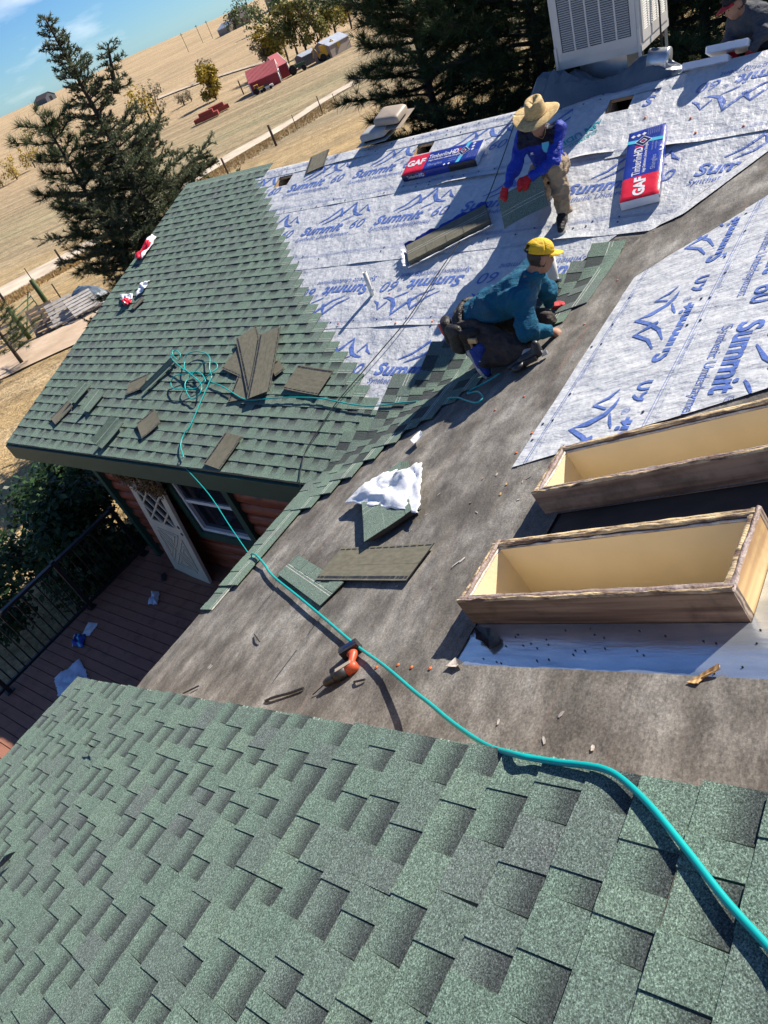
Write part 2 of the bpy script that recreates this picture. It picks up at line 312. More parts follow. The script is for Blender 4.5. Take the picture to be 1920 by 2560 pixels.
# ---- implicit bodies: smooth union of tapered capsules / ellipsoids, meshed with surface nets
def sdf_mesh(name, prims, res, mats, k=0.02, wrinkle=0.0, wscale=8.0, matfn=None):
    P = []
    for q in prims:
        if q[0] == 'c': P += [np.array(q[1]) - max(q[3], q[4]), np.array(q[1]) + max(q[3], q[4]), np.array(q[2]) - max(q[3], q[4]), np.array(q[2]) + max(q[3], q[4])]
        else: m_ = max(q[2]); P += [np.array(q[1]) - m_, np.array(q[1]) + m_]
    P = np.array(P, float); lo = P.min(0) - 3 * res - k; hi = P.max(0) + 3 * res + k
    n = np.ceil((hi - lo) / res).astype(int) + 1
    ax = [lo[i] + res * np.arange(n[i]) for i in range(3)]
    G = np.stack(np.meshgrid(*ax, indexing='ij'), -1).reshape(-1, 3).astype(np.float32)
    acc = np.zeros(len(G), np.float32)
    for q in prims:
        if q[0] == 'c':
            a, b, ra, rb = np.array(q[1], np.float32), np.array(q[2], np.float32), q[3], q[4]; ab = b - a
            t = np.clip(((G - a) @ ab) / max(float(ab @ ab), 1e-9), 0, 1)
            d = np.linalg.norm(G - a - t[:, None] * ab, axis=1) - (ra + (rb - ra) * t)
        else:
            r = np.array(q[2], np.float32); L = G - np.array(q[1], np.float32)
            if len(q) > 3: L = L @ np.array(q[3], np.float32)
            d = (np.linalg.norm(L / r, axis=1) - 1) * float(r.min())
        acc += np.exp(-np.clip(d / k, -40, 40))
    S = (-k * np.log(np.maximum(acc, 1e-30))).reshape(n)
    ins = S < 0
    cell = np.zeros(n - 1, np.int8); cnt = np.zeros(n - 1, np.float32); pos = np.zeros(tuple(n - 1) + (3,), np.float32)
    off = [(i, j, l) for i in (0, 1) for j in (0, 1) for l in (0, 1)]
    def sub(A, o): return A[o[0]:o[0] + n[0] - 1, o[1]:o[1] + n[1] - 1, o[2]:o[2] + n[2] - 1]
    for o in off:
        for d_ in range(3):
            if o[d_]: continue
            o2 = list(o); o2[d_] = 1
            s0, s1 = sub(S, o), sub(S, o2); cr = (s0 < 0) != (s1 < 0)
            t = np.where(cr, s0 / np.where(cr, s0 - s1, 1), 0)
            for e in range(3): pos[..., e] += np.where(cr, o[e] + (t if e == d_ else 0), 0)
            cnt += cr
    act = cnt > 0; idx = -np.ones(n - 1, np.int32); idx[act] = np.arange(act.sum())
    ijk = np.argwhere(act); V = lo + res * (ijk + pos[act] / cnt[act][:, None])
    F = []
    for d_ in range(3):
        e1, e2 = [(1, 2), (2, 0), (0, 1)][d_]
        sl0 = [slice(None)] * 3; sl1 = [slice(None)] * 3; sl0[d_] = slice(0, -1); sl1[d_] = slice(1, None)
        a, b = ins[tuple(sl0)], ins[tuple(sl1)]
        for flip, cond in ((False, a & ~b), (True, ~a & b)):
            e = np.argwhere(cond); e = e[(e[:, e1] > 0) & (e[:, e2] > 0) & (e[:, e1] < n[e1] - 1) & (e[:, e2] < n[e2] - 1)]
            if not len(e): continue
            q = []
            for u, w in ((-1, -1), (0, -1), (0, 0), (-1, 0)):
                c = e.copy(); c[:, e1] += u; c[:, e2] += w; q.append(idx[c[:, 0], c[:, 1], c[:, 2]])
            q = np.stack(q, 1); F.append(q[:, ::-1] if flip else q)
    F = np.concatenate(F)
    me = mesh_np(name, V, F, mats, True)
    if wrinkle:
        nr = np.zeros(len(me.vertices) * 3, np.float32); me.vertices.foreach_get('normal', nr); nr = nr.reshape(-1, 3)
        co = np.zeros(len(me.vertices) * 3, np.float32); me.vertices.foreach_get('co', co); co = co.reshape(-1, 3)
        w = np.array([1 - 2 * abs(mnoise.noise(Vector(c) * wscale)) + .5 * mnoise.noise(Vector(c) * wscale * 2.3) for c in co.tolist()], np.float32)
        me.vertices.foreach_set('co', (co + nr * (w[:, None] - .5) * wrinkle).ravel())
    if matfn is not None:
        co = np.zeros(len(me.vertices) * 3, np.float32); me.vertices.foreach_get('co', co); co = co.reshape(-1, 3)
        pi = np.zeros(len(me.loops), np.int32); me.loops.foreach_get('vertex_index', pi); cen = co[pi.reshape(-1, 4)].mean(1)
        me.polygons.foreach_set('material_index', np.array([matfn(c) for c in cen], np.int32))
    me.update(); return me

# ---------------------------------------------------------------- roof frames: (u along the courses, v up the slope, h off the slope)
TA, TB, W = 0.29045, 0.33975, 5.9314
HC = 0.36
def frame(ux, vx, org):
    m = Matrix.Identity(4); ux = Vector(ux); vx = Vector(vx); nx = ux.cross(vx)
    for i in range(3): m[i][0] = ux[i]; m[i][1] = vx[i]; m[i][2] = nx[i]; m[i][3] = org[i]
    return m
FA = frame((1, 0, 0), (0, math.cos(TA), math.sin(TA)), (0, 0, 0))
FB = frame((0, -1, 0), (math.cos(TB), 0, math.sin(TB)), (W, 0, 0))
FC = FB @ T(0, 0, HC)
def LA(u, v, h=0, rz=0): return FA @ T(u, v, h) @ RZ(rz)
def LB(u, v, h=0, rz=0): return FB @ T(u, v, h) @ RZ(rz)
DECK = -2.4; GROUND = -3.25
RIDGE = 5.135
def valley_u(v):           # u on slope A where the valley crosses height v
    return W + v * math.sin(TA) / math.tan(TB)

WM = {}
def wthing(name, label, cat, world, group=None):
    o = thing(name, label, cat, world, group); WM[o.name] = world.copy(); return o
def wobj(name, me, parent, world):
    loc = WM[parent.name].inverted() @ world if parent is not None else world
    o = obj(name, me, parent, loc); WM[o.name] = world.copy(); return o
def struct(o): o['kind'] = 'structure'; return o

# ================================================================= the house
random.seed(11)
house = wthing('house', 'log-sided house with green shingle roof being re-roofed', 'house', T(5, 2.4, GROUND))
HOLES = [(2.45, 2.72, 4.68, 4.90), (4.89, 5.14, 4.72, 4.92), (7.33, 7.58, 4.71, 4.95)]
def slab_with_holes(u0, u1, v0, v1, holes, h0, h1, uc=None):
    """a decking sheet; the hole sides are closed with plywood edges"""
    us = sorted({u0, u1} | {x for q in holes for x in q[:2]}); vs = sorted({v0, v1} | {x for q in holes for x in q[2:]})
    mb = MB()
    for a, b in zip(us, us[1:]):
        for c, d in zip(vs, vs[1:]):
            mu, mv = (a + b) / 2, (c + d) / 2
            if any(q[0] < mu < q[1] and q[2] < mv < q[3] for q in holes): continue
            mb.add([(a, c, h1), (b, c, h1), (b, d, h1), (a, d, h1)], [(0, 1, 2, 3)])
            mb.add([(a, c, h0), (b, c, h0), (b, d, h0), (a, d, h0)], [(3, 2, 1, 0)])
    for q in holes + [(u1, u0, v1, v0)]:
        a, b, c, d = q
        mb.add([(a, c, h0), (b, c, h0), (b, d, h0), (a, d, h0), (a, c, h1), (b, c, h1), (b, d, h1), (a, d, h1)], [(0, 4, 5, 1), (1, 5, 6, 2), (2, 6, 7, 3), (3, 7, 4, 0)], 0)
    return mb
roofA = wobj('roof_slope', slab_with_holes(0.0, 10.1, 0.0, RIDGE, HOLES, -0.03, 0.0).mesh('roof_slope', 'plywood'), house, FA)
for q in HOLES:                                    # rafter bay in each vent opening, boxed in near-black to paint its shade
    mb = MB(); a, b, c, d = q
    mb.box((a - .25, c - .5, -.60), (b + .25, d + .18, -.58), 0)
    mb.box((a - .06, c - .4, -.36), (a + .012, d + .1, -.034), 1)
    for lo, hi in (((a - .3, c - .55, -.6), (a - .26, d + .2, -.034)), ((b + .26, c - .55, -.6), (b + .3, d + .2, -.034)), ((a - .26, d + .16, -.6), (b + .26, d + .2, -.034)), ((a - .26, c - .55, -.6), (b + .26, c - .51, -.034))): mb.box(lo, hi, 0)
    wobj('vent_opening', mb.mesh('vent_opening', ['dark_interior', 'plywood']), roofA, FA)
mb = MB(); vb = RIDGE * math.cos(TA); zb = RIDGE * math.sin(TA)
mb.add([(0, vb + .004, zb - .006), (10.1, vb + .004, zb - .006), (10.1, vb * 2 + .3, -.09), (0, vb * 2 + .3, -.09), (0, vb + .004, zb - .15), (10.1, vb + .004, zb - .15), (10.1, vb * 2 + .3, -.23), (0, vb * 2 + .3, -.23)],
       [(0, 1, 2, 3), (7, 6, 5, 4), (0, 3, 7, 4), (1, 5, 6, 2), (3, 2, 6, 7)])
wobj('roof_slope', mb.mesh('roof_slope', 'roofing_felt'), house, Matrix.Identity(4))
CURBS = [(1.315, 1.722, 3.105, 4.350), (.605, .988, 3.165, 4.75)]        # u0, u1, v0, v1 of the two skylight curbs
BHOLES = [(a + .04, b - .04, c + .04, d - .04) for a, b, c, d in CURBS]
roofB = wobj('roof_slope', slab_with_holes(-4.85, 4.6, 0, 5.4, BHOLES, -.14, 0).mesh('roof_slope', 'old_sheathing'), house, FB)
mbc = MB().box((2.54, 0.0, -.16), (4.6, 5.6, 0)).box((2.60, 0.2, -.359), (4.6, 5.6, -.161))
roofC = wobj('roof_slope', mbc.mesh('roof_slope', 'plywood'), house, FC)

# ---- shingles --------------------------------------------------
EXP = 0.143
def shingle_mesh(L, seed, head=0.30, exposed_head=True):
    rg = random.Random(seed); mb = MB(); tone = []; gap = []
    t1, t2 = 0.0030, 0.0062
    def bx(a, b, c, d, h, mi, tn, gp, sk=0.0):
        n0 = len(mb.f)
        vs = [(a, c, 0), (b, c, 0), (b - sk, d, 0), (a + sk, d, 0), (a, c, h), (b, c, h), (b - sk, d, h), (a + sk, d, h)]
        mb.add(vs, [(4, 5, 6, 7), (0, 1, 5, 4), (1, 2, 6, 5), (2, 3, 7, 6), (3, 0, 4, 7)], mi)
        tone.extend([tn] * 5); gap.extend([gp] + [0] * 4)
    x = 0.0; tooth = rg.random() < .5; basetone = rg.uniform(0, .35)
    while x < L - 1e-4:
        w = rg.uniform(.065, .165) if tooth else rg.uniform(.055, .145)
        e = x + w
        if L - e < .04: e = L
        e = min(e, L)
        tn = min(1, max(0, basetone + rg.uniform(-.15, .42)))
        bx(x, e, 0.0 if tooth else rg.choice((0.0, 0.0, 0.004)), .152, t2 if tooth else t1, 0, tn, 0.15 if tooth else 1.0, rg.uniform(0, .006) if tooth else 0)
        x = e; tooth = not tooth
    bx(0, L, .152, head, t2, 0, basetone + .1, 0)
    mb.add([(0, 0, -.0002), (L, 0, -.0002), (L, head, -.0002), (0, head, -.0002)], [(3, 2, 1, 0)], 1); tone.append(.5); gap.append(0)
    for vv in (.160, .192):
        bx(0, L, vv, vv + .005, t2 + .0006, 2, 0, 0)
    me = mb.mesh('shingle', ['shingle_granules', 'shingle_back', 'nail_line'])
    for nm, dat in (('tone', tone), ('gap', gap)):
        a = me.attributes.new(nm, 'FLOAT', 'FACE'); a.data.foreach_set('value', np.array(dat, np.float32))
    return me
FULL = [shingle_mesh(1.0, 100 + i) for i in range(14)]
HS = 0.024
def lay_course(parent, F, v, u0, u1, seed, from_right=True, first=None):
    rg = random.Random(seed); x = u1 if from_right else u0; cut = first
    while (x > u0 + .02) if from_right else (x < u1 - .02):
        L = cut or 1.0; cut = None
        L = min(L, x - u0 if from_right else u1 - x)
        me = rg.choice(FULL) if L > .995 else shingle_mesh(L, rg.randint(0, 9999))
        a = x - L if from_right else x
        wobj('shingle', me, parent, F @ T(a + .0012, v + rg.uniform(-.002, .002), HS + rg.uniform(0, .0015)) @ RZ(rg.uniform(-.0016, .0016)) @ RX(-.050))
        x = a if from_right else x + L
STAIR = [(.87, 6.42), (1.57, 5.53), (2.73, 4.21), (4.42, 2.58), (4.85, 2.16), (5.4, 1.62)]
def stair_u(v): return float(np.interp(v, [p[0] for p in STAIR], [p[1] for p in STAIR]))
for k in range(36):
    v = k * EXP
    end = stair_u(v + .29) + random.uniform(-.03, .03) if v > .58 else min(valley_u(v) + .06 + random.uniform(-.05, .06), 6.46)
    if k >= 35: end = 2.05
    lay_course(roofA, FA, v, -.02 + random.uniform(-.004, .004), end, 500 + k)
for k in range(-1, 37):
    lay_course(roofC, FC, k * EXP if k >= 0 else -.012, 2.535 + random.uniform(-.006, .012), 4.5, 900 + k, from_right=False, first=random.uniform(.25, 1.0))
# valley shingles: laid on slope B and bent across the valley on to slope A
vdir = Vector((1.0, math.tan(TB) / math.tan(TA), math.tan(TB))).normalized()
VO = Vector((W, 0, 0))
nB_ = Vector((-math.sin(TB), 0, math.cos(TB))); nA_ = Vector((0, -math.sin(TA), math.cos(TA)))
pB = vdir.cross(nB_).normalized()
if pB.x < 0: pB = -pB                     # in slope B, away from the valley
pA = vdir.cross(nA_).normalized()
if pA.x > 0: pA = -pA                     # in slope A, away from the valley
def bend(u, v, h):
    """point of sheet B carried over the valley on to A (isometric fold with a soft crease)"""
    P = FB @ Vector((u, v, 0)); d = P - VO; a = d.dot(vdir); b = d.dot(pB)
    s = 0.05; soft = 0.5 * (math.sqrt(b * b + s * s) - abs(b)) * 0.55
    if b >= 0: return VO + vdir * a + pB * b + nB_ * (h + soft)
    return VO + vdir * a + pA * (-b) + nA_ * (h + soft)
def bent_shingle(u0, L, v0, h0, seed, name='valley_shingle', head=.30):
    rg = random.Random(seed); mb = MB(); tone = []; gap = []; x = 0; tooth = True
    segs = []
    while x < L - 1e-4:
        e = min(L, x + rg.uniform(.08, .18))
        if L - e < .04: e = L
        segs.append((x, e, tooth, rg.uniform(0, .75))); x = e; tooth = not tooth
    for a, b, th, tn in segs:
        n = max(1, int((b - a) / .03))
        for i in range(n):
            p, q = a + (b - a) * i / n, a + (b - a) * (i + 1) / n
            for c, d, hh, gg, mi in ((0, .152, .0072 if th else .0032, .2 if th else 1.0, 0), (.152, head, .0072, 0, 0), (.160, .166, .0080, 0, 1), (.190, .196, .0080, 0, 1)):
                def Q(x_, y_, z_): return bend(u0 + x_, v0 + y_, h0 - .05 * y_ + z_)
                mb.add([Q(p, c, -.001), Q(q, c, -.001), Q(q, d, -.001), Q(p, d, -.001), Q(p, c, hh), Q(q, c, hh), Q(q, d, hh), Q(p, d, hh)], [(4, 5, 6, 7), (0, 1, 5, 4), (1, 2, 6, 5), (2, 3, 7, 6), (3, 0, 4, 7)], mi)
                tone.extend([tn] * 5); gap.extend([gg] + [0] * 4)
    me = mb.mesh(name, ['shingle_granules', 'nail_line'])
    for nm, dat in (('tone', tone), ('gap', gap)):
        at = me.attributes.new(nm, 'FLOAT', 'FACE'); at.data.foreach_set('value', np.array(dat, np.float32))
    return me
for k in range(15):
    v = k * EXP - .01; yv = v * math.cos(TB) * math.tan(TB) / math.tan(TA)
    h0 = .026 + (.012 if k < 8 else .003)
    lo = -yv + (.55 if k else 1.25) + random.uniform(-.05, .05)
    wobj('valley_shingle', bent_shingle(lo - (1.0 if k else 1.3), 1.0 if k else 1.3, v, h0, 40 + k), roofB, Matrix.Identity(4))
    if k in (3, 5, 6): wobj('valley_shingle', bent_shingle(lo - 1.35, .34, v, h0 + .004, 140 + k), roofB, Matrix.Identity(4))
for a, L in ((1.22, .34),):                          # starter strip left along the eave
    wobj('starter_strip', bent_shingle(a, L, -.01, .022, 77, 'starter_strip', .17), roofB, Matrix.Identity(4))

# ---- fascia, walls, logs, window
mb = MB(); mb.box((-.02, -.045, -.235), (W - .02, -.003, -.006)); wobj('fascia', mb.mesh('fascia', 'green_trim'), house, Matrix.Identity(4))
mb = MB(); mb.box((W - .018, -4.6, -.21), (W + .03, -.002, -.012)); wobj('fascia', mb.mesh('fascia', 'green_trim'), house, Matrix.Identity(4))
mb = MB(); mb.box((-.045, -.02, -.17), (-.005, RIDGE, -.002)); wobj('rake_board', mb.mesh('rake_board', 'green_trim'), house, FA)
mb = MB(); mb.box((5.80, -4.6, .13), (5.835, -2.55, .335)); wobj('fascia', mb.mesh('fascia', 'green_trim'), house, Matrix.Identity(4))
mb = MB(); mb.box((-.02, 0.0, -.20), (W + .4, .42, -.18)); wobj('soffit', mb.mesh('soffit', 'green_trim'), house, Matrix.Identity(4))
WX0, WX1, WZ0, WZ1 = 2.78, 3.80, -1.56, -.52
mb = MB()
for a, b, c, d in ((1.12, WX0, DECK - .85, -.15), (WX1, 6.35, DECK - .85, -.15), (WX0, WX1, DECK - .85, WZ0), (WX0, WX1, WZ1, -.15)):
    mb.box((a, .46, c), (b, .56, d))
mb.box((1.12, .56, GROUND), (1.2, 9.6, -.15)); mb.box((6.30, -4.5, GROUND), (6.38, .45, -.03)); mb.box((1.2, 9.5, GROUND), (10, 9.6, -.15))
wobj('wall', mb.mesh('wall', 'log_stain'), house, Matrix.Identity(4))
def half_log(a, b, z, r=.095):
    mb = MB(); n = 9
    def fn(i, j):
        q = math.pi * (j - .5)
        return (a + (b - a) * i, .46 - r * .62 * math.cos(q) + .004 * fbm(a + i * 3, z * 9, j), z + r * math.sin(q))
    mb.grid(10, n, fn); return mb
z = DECK + .09
while z < -.22:
    spans = [(1.14, WX0 - .1), (WX1 + .1, 6.28)] if WZ0 - .15 < z < WZ1 + .1 else [(1.14, 6.28)]
    for a, b in spans: wobj('log', half_log(a, b, z).mesh('log', 'log_stain'), house, Matrix.Identity(4))
    z += .185
mb = MB(); mb.box((1.04, .33, DECK - .8), (1.14, .58, -.19)); wobj('corner_board', mb.mesh('corner_board', 'green_trim'), house, Matrix.Identity(4))
win = MB()
for a, b, c, d in ((WX0 - .11, WX0, WZ0 - .12, WZ1 + .12), (WX1, WX1 + .11, WZ0 - .12, WZ1 + .12), (WX0, WX1, WZ1, WZ1 + .12), (WX0, WX1, WZ0 - .12, WZ0)):
    win.box((a, .345, c), (b, .47, d))
window = wobj('window', win.mesh('window', 'green_trim'), house, Matrix.Identity(4))
mb = MB(); mz = (WZ0 + WZ1) / 2 + .02
for a, b, c, d, y in ((WX0, WX0 + .05, WZ0, WZ1, .38), (WX1 - .05, WX1, WZ0, WZ1, .38), (WX0 + .05, WX1 - .05, WZ1 - .05, WZ1, .381), (WX0 + .05, WX1 - .05, WZ0, WZ0 + .05, .381), (WX0 + .05, WX1 - .05, mz - .025, mz + .025, .385)):
    mb.box((a, y, c), (b, .46, d))
wobj('sash', mb.mesh('sash', 'white_paint'), window, Matrix.Identity(4))
for c, d, y in ((WZ0 + .05, mz - .025, .43), (mz + .025, WZ1 - .05, .41)):
    mb = MB(); mb.box((WX0 + .05, y, c), (WX1 - .05, y + .01, d)); wobj('pane', mb.mesh('pane', 'window_glass'), window, Matrix.Identity(4))

# ================================================================= deck and railing
deck = wthing('deck', 'brown composite board deck in the shade of the eave', 'deck', T(3, -2, GROUND))
y = .40; i = 0
while y > -4.6:
    mb = MB(); mb.box((.66, -.0668, -.025), (6.30, .0668, 0.0))
    wobj('deck_board', mb.mesh('deck_board', 'deck_composite'), deck, T(0, y, DECK + random.uniform(-.001, .001))); y -= .1435
mb = MB(); mb.box((.62, -4.65, DECK - .25), (.655, .5, DECK - .001)); mb.box((.66, -4.65, GROUND - .1), (6.2, .4, DECK - .12)); wobj('deck_frame', mb.mesh('deck_frame', 'old_sheathing'), deck, Matrix.Identity(4))
rail = wthing('railing', 'black metal balcony railing with thin balusters along the deck edge', 'railing', T(.76, -2.0, DECK))
RXp = .76
for y0 in (.30, -.84, -2.40, -3.96):
    mb = MB(); mb.box((RXp - .03, y0 - .03, DECK), (RXp + .03, y0 + .03, DECK + 1.0)); mb.box((RXp - .06, y0 - .06, DECK + .001), (RXp + .06, y0 + .06, DECK + .018)); wobj('post', mb.mesh('post', 'black_metal'), rail, Matrix.Identity(4))
mb = MB(); mb.box((RXp - .035, -4.6, DECK + .93), (RXp + .035, .36, DECK + .975)); wobj('top_rail', mb.mesh('top_rail', 'black_metal'), rail, Matrix.Identity(4))
mb = MB(); mb.box((RXp - .02, -4.6, DECK + .075), (RXp + .02, .36, DECK + .115)); wobj('bottom_rail', mb.mesh('bottom_rail', 'black_metal'), rail, Matrix.Identity(4))
bal = MB().box((-.009, -.009, 0), (.009, .009, .815)).mesh('baluster', 'black_metal')
y = .2
while y > -4.5:
    if min(abs(y - q) for q in (.30, -.84, -2.40, -3.96)) > .05: wobj('baluster', bal, rail, T(RXp, y, DECK + .115))
    y -= .118

# ================================================================= roofing felt on slope B
def crease(x, y, s, amp):
    """sharp little folds in a laid sheet"""
    if not amp: return 0.0
    r = 0.0
    for k, (sx, sy) in enumerate(((1.1, .55), (.7, 1.6))):
        r += max(0, 1 - abs(mnoise.noise(Vector((x * sx + y * .35 + s, y * sy - x * .2, k * 3.3 + s)))) * 7) ** 2 * max(0, mnoise.noise(Vector((x * .9 + s, y * .9, 9 + k))) + .25)
    return amp * min(1.6, r * 1.5)
def sheet_mesh(name, u0, u1, v0, v1, h, mats, cuts=(), holes=(), du=.06, amp=.002, lift=0.0, seed=0, keep_attr=None, liftside='lo'):
    bm = bmesh.new(); nu = max(2, int((u1 - u0) / du)); nv = max(2, int((v1 - v0) / du))
    g = [[bm.verts.new((u0 + (u1 - u0) * i / nu, v0 + (v1 - v0) * j / nv, 0)) for i in range(nu + 1)] for j in range(nv + 1)]
    for j in range(nv):
        for i in range(nu): bm.faces.new((g[j][i], g[j][i + 1], g[j + 1][i + 1], g[j + 1][i]))
    for (px, py), (nx, ny) in cuts:          # keep the side the normal points away from
        bmesh.ops.bisect_plane(bm, geom=bm.verts[:] + bm.edges[:] + bm.faces[:], plane_co=(px, py, 0), plane_no=(nx, ny, 0), clear_outer=True)
    for a, b, c, d in holes:
        for co, no in (((a, 0, 0), (1, 0, 0)), ((b, 0, 0), (1, 0, 0)), ((0, c, 0), (0, 1, 0)), ((0, d, 0), (0, 1, 0))):
            bmesh.ops.bisect_plane(bm, geom=bm.verts[:] + bm.edges[:] + bm.faces[:], plane_co=co, plane_no=no)
        bmesh.ops.delete(bm, geom=[f for f in bm.faces if a < f.calc_center_median().x < b and c < f.calc_center_median().y < d], context='FACES')
    for vt in bm.verts:
        x, y_, _ = vt.co
        z_ = h + amp * fbm(x * 2.3 + seed, y_ * 3.1, seed) + amp * .8 * fbm(x * 7 + seed, y_ * 9, 3.3)
        e = max(0, 1 - (y_ - v0) / .11)
        z_ += lift * e * e * max(0, mnoise.noise(Vector((x * 1.3 + seed * 7, 2.2, 0))) * 2.2)
        vt.co.z = max(z_ + crease(x, y_, 0 if mats == 'underlayment' else 5.0, .0045 if mats == 'underlayment' else ({3: .007, 4: .007, 5: .003}.get(seed, 0) if du < .07 else 0)), h - .0006)
    me = bpy.data.meshes.new(name); bm.to_mesh(me); bm.free()
    for m in ([mats] if isinstance(mats, str) else mats): me.materials.append(MATS[m])
    me.polygons.foreach_set('use_smooth', np.ones(len(me.polygons), bool)); uv_from_xy(me); me.update(); return me
def clip_mesh(mb, name, mats, M2, cuts, holes=()):
    """print carried into sheet coordinates, cut at the sheet's edge"""
    me = mb.mesh(name, mats); me.transform(M2)
    bm = bmesh.new(); bm.from_mesh(me)
    for (px, py), (nx, ny) in cuts:
        bmesh.ops.bisect_plane(bm, geom=bm.verts[:] + bm.edges[:] + bm.faces[:], plane_co=(px, py, 0), plane_no=(nx, ny, 0), clear_outer=True)
    for a, b, c, d in holes:
        for co, no in (((a, 0, 0), (1, 0, 0)), ((b, 0, 0), (1, 0, 0)), ((0, c, 0), (0, 1, 0)), ((0, d, 0), (0, 1, 0))):
            bmesh.ops.bisect_plane(bm, geom=bm.verts[:] + bm.edges[:] + bm.faces[:], plane_co=co, plane_no=no)
        bmesh.ops.delete(bm, geom=[f for f in bm.faces if a < f.calc_center_median().x < b and c < f.calc_center_median().y < d], context='FACES')
    if name.startswith('printed'):
        for vt in bm.verts: vt.co.z += crease(vt.co.x, vt.co.y, 0, .0045)
    bm.to_mesh(me); bm.free(); uv_from_xy(me); me.update(); return me
vB = math.cos(TB) * math.tan(TB) / math.tan(TA)            # valley in B: -u = vB * v
vcutB = ((-.06, 0), (-1.0, -vB))
me = sheet_mesh('roofing_felt', 5.9, 10.0, .02, RIDGE - .01, .0008, 'roofing_felt', [((W - .75, 0), (-1.0, math.sin(TA) / math.tan(TB)))], [], .08, .0004, 0, 1)
o = wobj('roofing_felt', me, None, FA); tag(o, 'dark felt along the far side of the valley under the white underlayment', 'roofing felt', 'roofing felt strips')
FELT = ['lowest felt strip along the eave above the deck', 'felt strip under the drill, second from the eave', 'felt strip holding the skylight curb corners', 'felt strip between and below the two skylight curbs', 'highest felt strip at the frame edge']
for i, (a, b) in enumerate(((-.015, 1.0), (.93, 1.88), (1.80, 2.80), (2.72, 3.70), (3.62, 5.0))):
    hol = [(1.40, 1.73, 3.0, 4.4), (.74, 1.06, 3.05, 4.6)]
    o = wobj('roofing_felt', sheet_mesh('roofing_felt', -4.3, 2.66, a, b, .003 + .0035 * i, 'roofing_felt', [vcutB], BHOLES + [(1.0, 1.31, 3.25, 5.2), (1.70, 1.96, 3.13, 5.2), (1.28, 1.8, 4.33, 5.2)], .035, .0030, .006 if i < 3 else .001, 3 + i), None, FB)
    lp = MB(); n_ = 90; lp.grid(n_, 1, lambda p, q, a=a, i=i: (-4.3 + 6.95 * p, a - .004 - (.010 + .006 * mnoise.noise(Vector((p * 40, i, 0)))) * q, .0036 + .0035 * max(0, i - 1)), 0)  # dark strip standing in for the thin shadow under the felt lap
    if i in (1, 2): wobj('lap_shade_line', clip_mesh(lp, 'lap_shade_line', 'sealant', Matrix.Identity(4), [vcutB]), o, FB)
    tag(o, 'weathered dark grey ' + FELT[i], 'roofing felt', 'roofing felt strips')

# ================================================================= printed underlayment
def strip_poly(mb, pts, w, mi=0, h=0.0):
    """brush stroke of varying width"""
    L = []; Rr = []
    for i, p in enumerate(pts):
        a = Vector(pts[max(i - 1, 0)]); b = Vector(pts[min(i + 1, len(pts) - 1)]); t = (b - a).normalized(); nn = Vector((-t.y, t.x)); ww = w[i] if hasattr(w, '__len__') else w
        L.append((p[0] + nn.x * ww / 2, p[1] + nn.y * ww / 2, h)); Rr.append((p[0] - nn.x * ww / 2, p[1] - nn.y * ww / 2, h))
    n = len(pts); mb.add(L + Rr, [(i, n + i, n + i + 1, i + 1) for i in range(n - 1)], mi)
def print_mb(logo=True, words=True, flip=False):
    mb = MB()
    if words:
        put_text(mb, 'Summit', 0, 0, .205, shear=.28, bold=.028, sx=1.06); put_text(mb, '®', .735, .10, .07); put_text(mb, '60', .80, .0, .205, shear=.28, bold=.002, sx=1.05)
        put_text(mb, 'Synthetic Underlayment', -.03, -.105, .098, shear=.25, sx=.92)
    if logo:
        strip_poly(mb, [(.22, .19), (.36, .265), (.50, .41), (.545, .32), (.575, .265)], [.012, .024, .034, .046, .040])
        strip_poly(mb, [(.30, .15), (.46, .225), (.60, .34), (.72, .475), (.735, .36), (.785, .27), (.86, .235), (.93, .228)], [.010, .026, .030, .036, .060, .046, .030, .008])
        strip_poly(mb, [(.845, .285), (.925, .40), (.965, .31), (1.03, .262)], [.016, .026, .034, .008])
        strip_poly(mb, [(.62, .165), (.68, .195), (.78, .235)], [.010, .020, .010])
    return mb
PRINT = print_mb(); PRINT_ME = PRINT.mesh('printed_lettering', 'print_blue'); uv_from_xy(PRINT_ME)
def small_print(u0, u1, v, seed=0, flip=False):
    mb = MB(); rg = random.Random(seed); u = u0 + rg.uniform(0, .3)
    for vv, w in ((v, .004), (v + .018, .003), (v + .055, .002)):
        x = u0
        while x < u1:
            e = min(u1, x + (.35 if w > .0025 else .03)); mb.add([(x, vv, 0), (e, vv, 0), (e, vv + w, 0), (x, vv + w, 0)], [(0, 1, 2, 3)]); x = e + (.0 if w > .0025 else .03)
    while u < u1 - .5:
        put_text(mb, rg.choice(('Florida Building Code # 21330', 'Conforms to : ASTM D226')), u, v + .026, .026, rot=0); u += rg.uniform(.75, 1.1)
    return mb
def dots(u0, u1, v, seed, n=9, rows=(0, .07), mi=0):
    mb = MB(); rg = random.Random(seed); x = u0 + .05
    while x < u1:
        for r in rows:
            if rg.random() < .6:
                c = (x + rg.uniform(-.03, .03), v + r + rg.uniform(-.012, .012)); mb.lathe([(.010, 0), (.009, .0030), (.003, .0042)], 8, mi, T(c[0], c[1], 0), False)
        x += rg.uniform(.16, .34)
    return mb
def cutA(off=0.0):        # valley cut line of the sheets on slope A
    g = math.sin(TA) / math.tan(TB); return ((W + off, 0), (1.0, -g))
SHEETS = [  # u0, u1, v0, v1, h, label
    (4.6, 7.4, .86, 2.02, .0030, 'lowest white underlayment strip, ending in a point at the valley'),
    (3.7, 8.4, 1.92, 3.12, .0065, 'white underlayment strip around the vent pipes with upside-down print'),
    (2.5, 9.2, 3.02, 4.17, .0100, 'white underlayment strip with the opened shingle bundle lying on it'),
    (1.7, 7.62, 4.05, 5.12, .0135, 'white underlayment strip below the ridge, holding two square vent openings'),
]
sheets = []
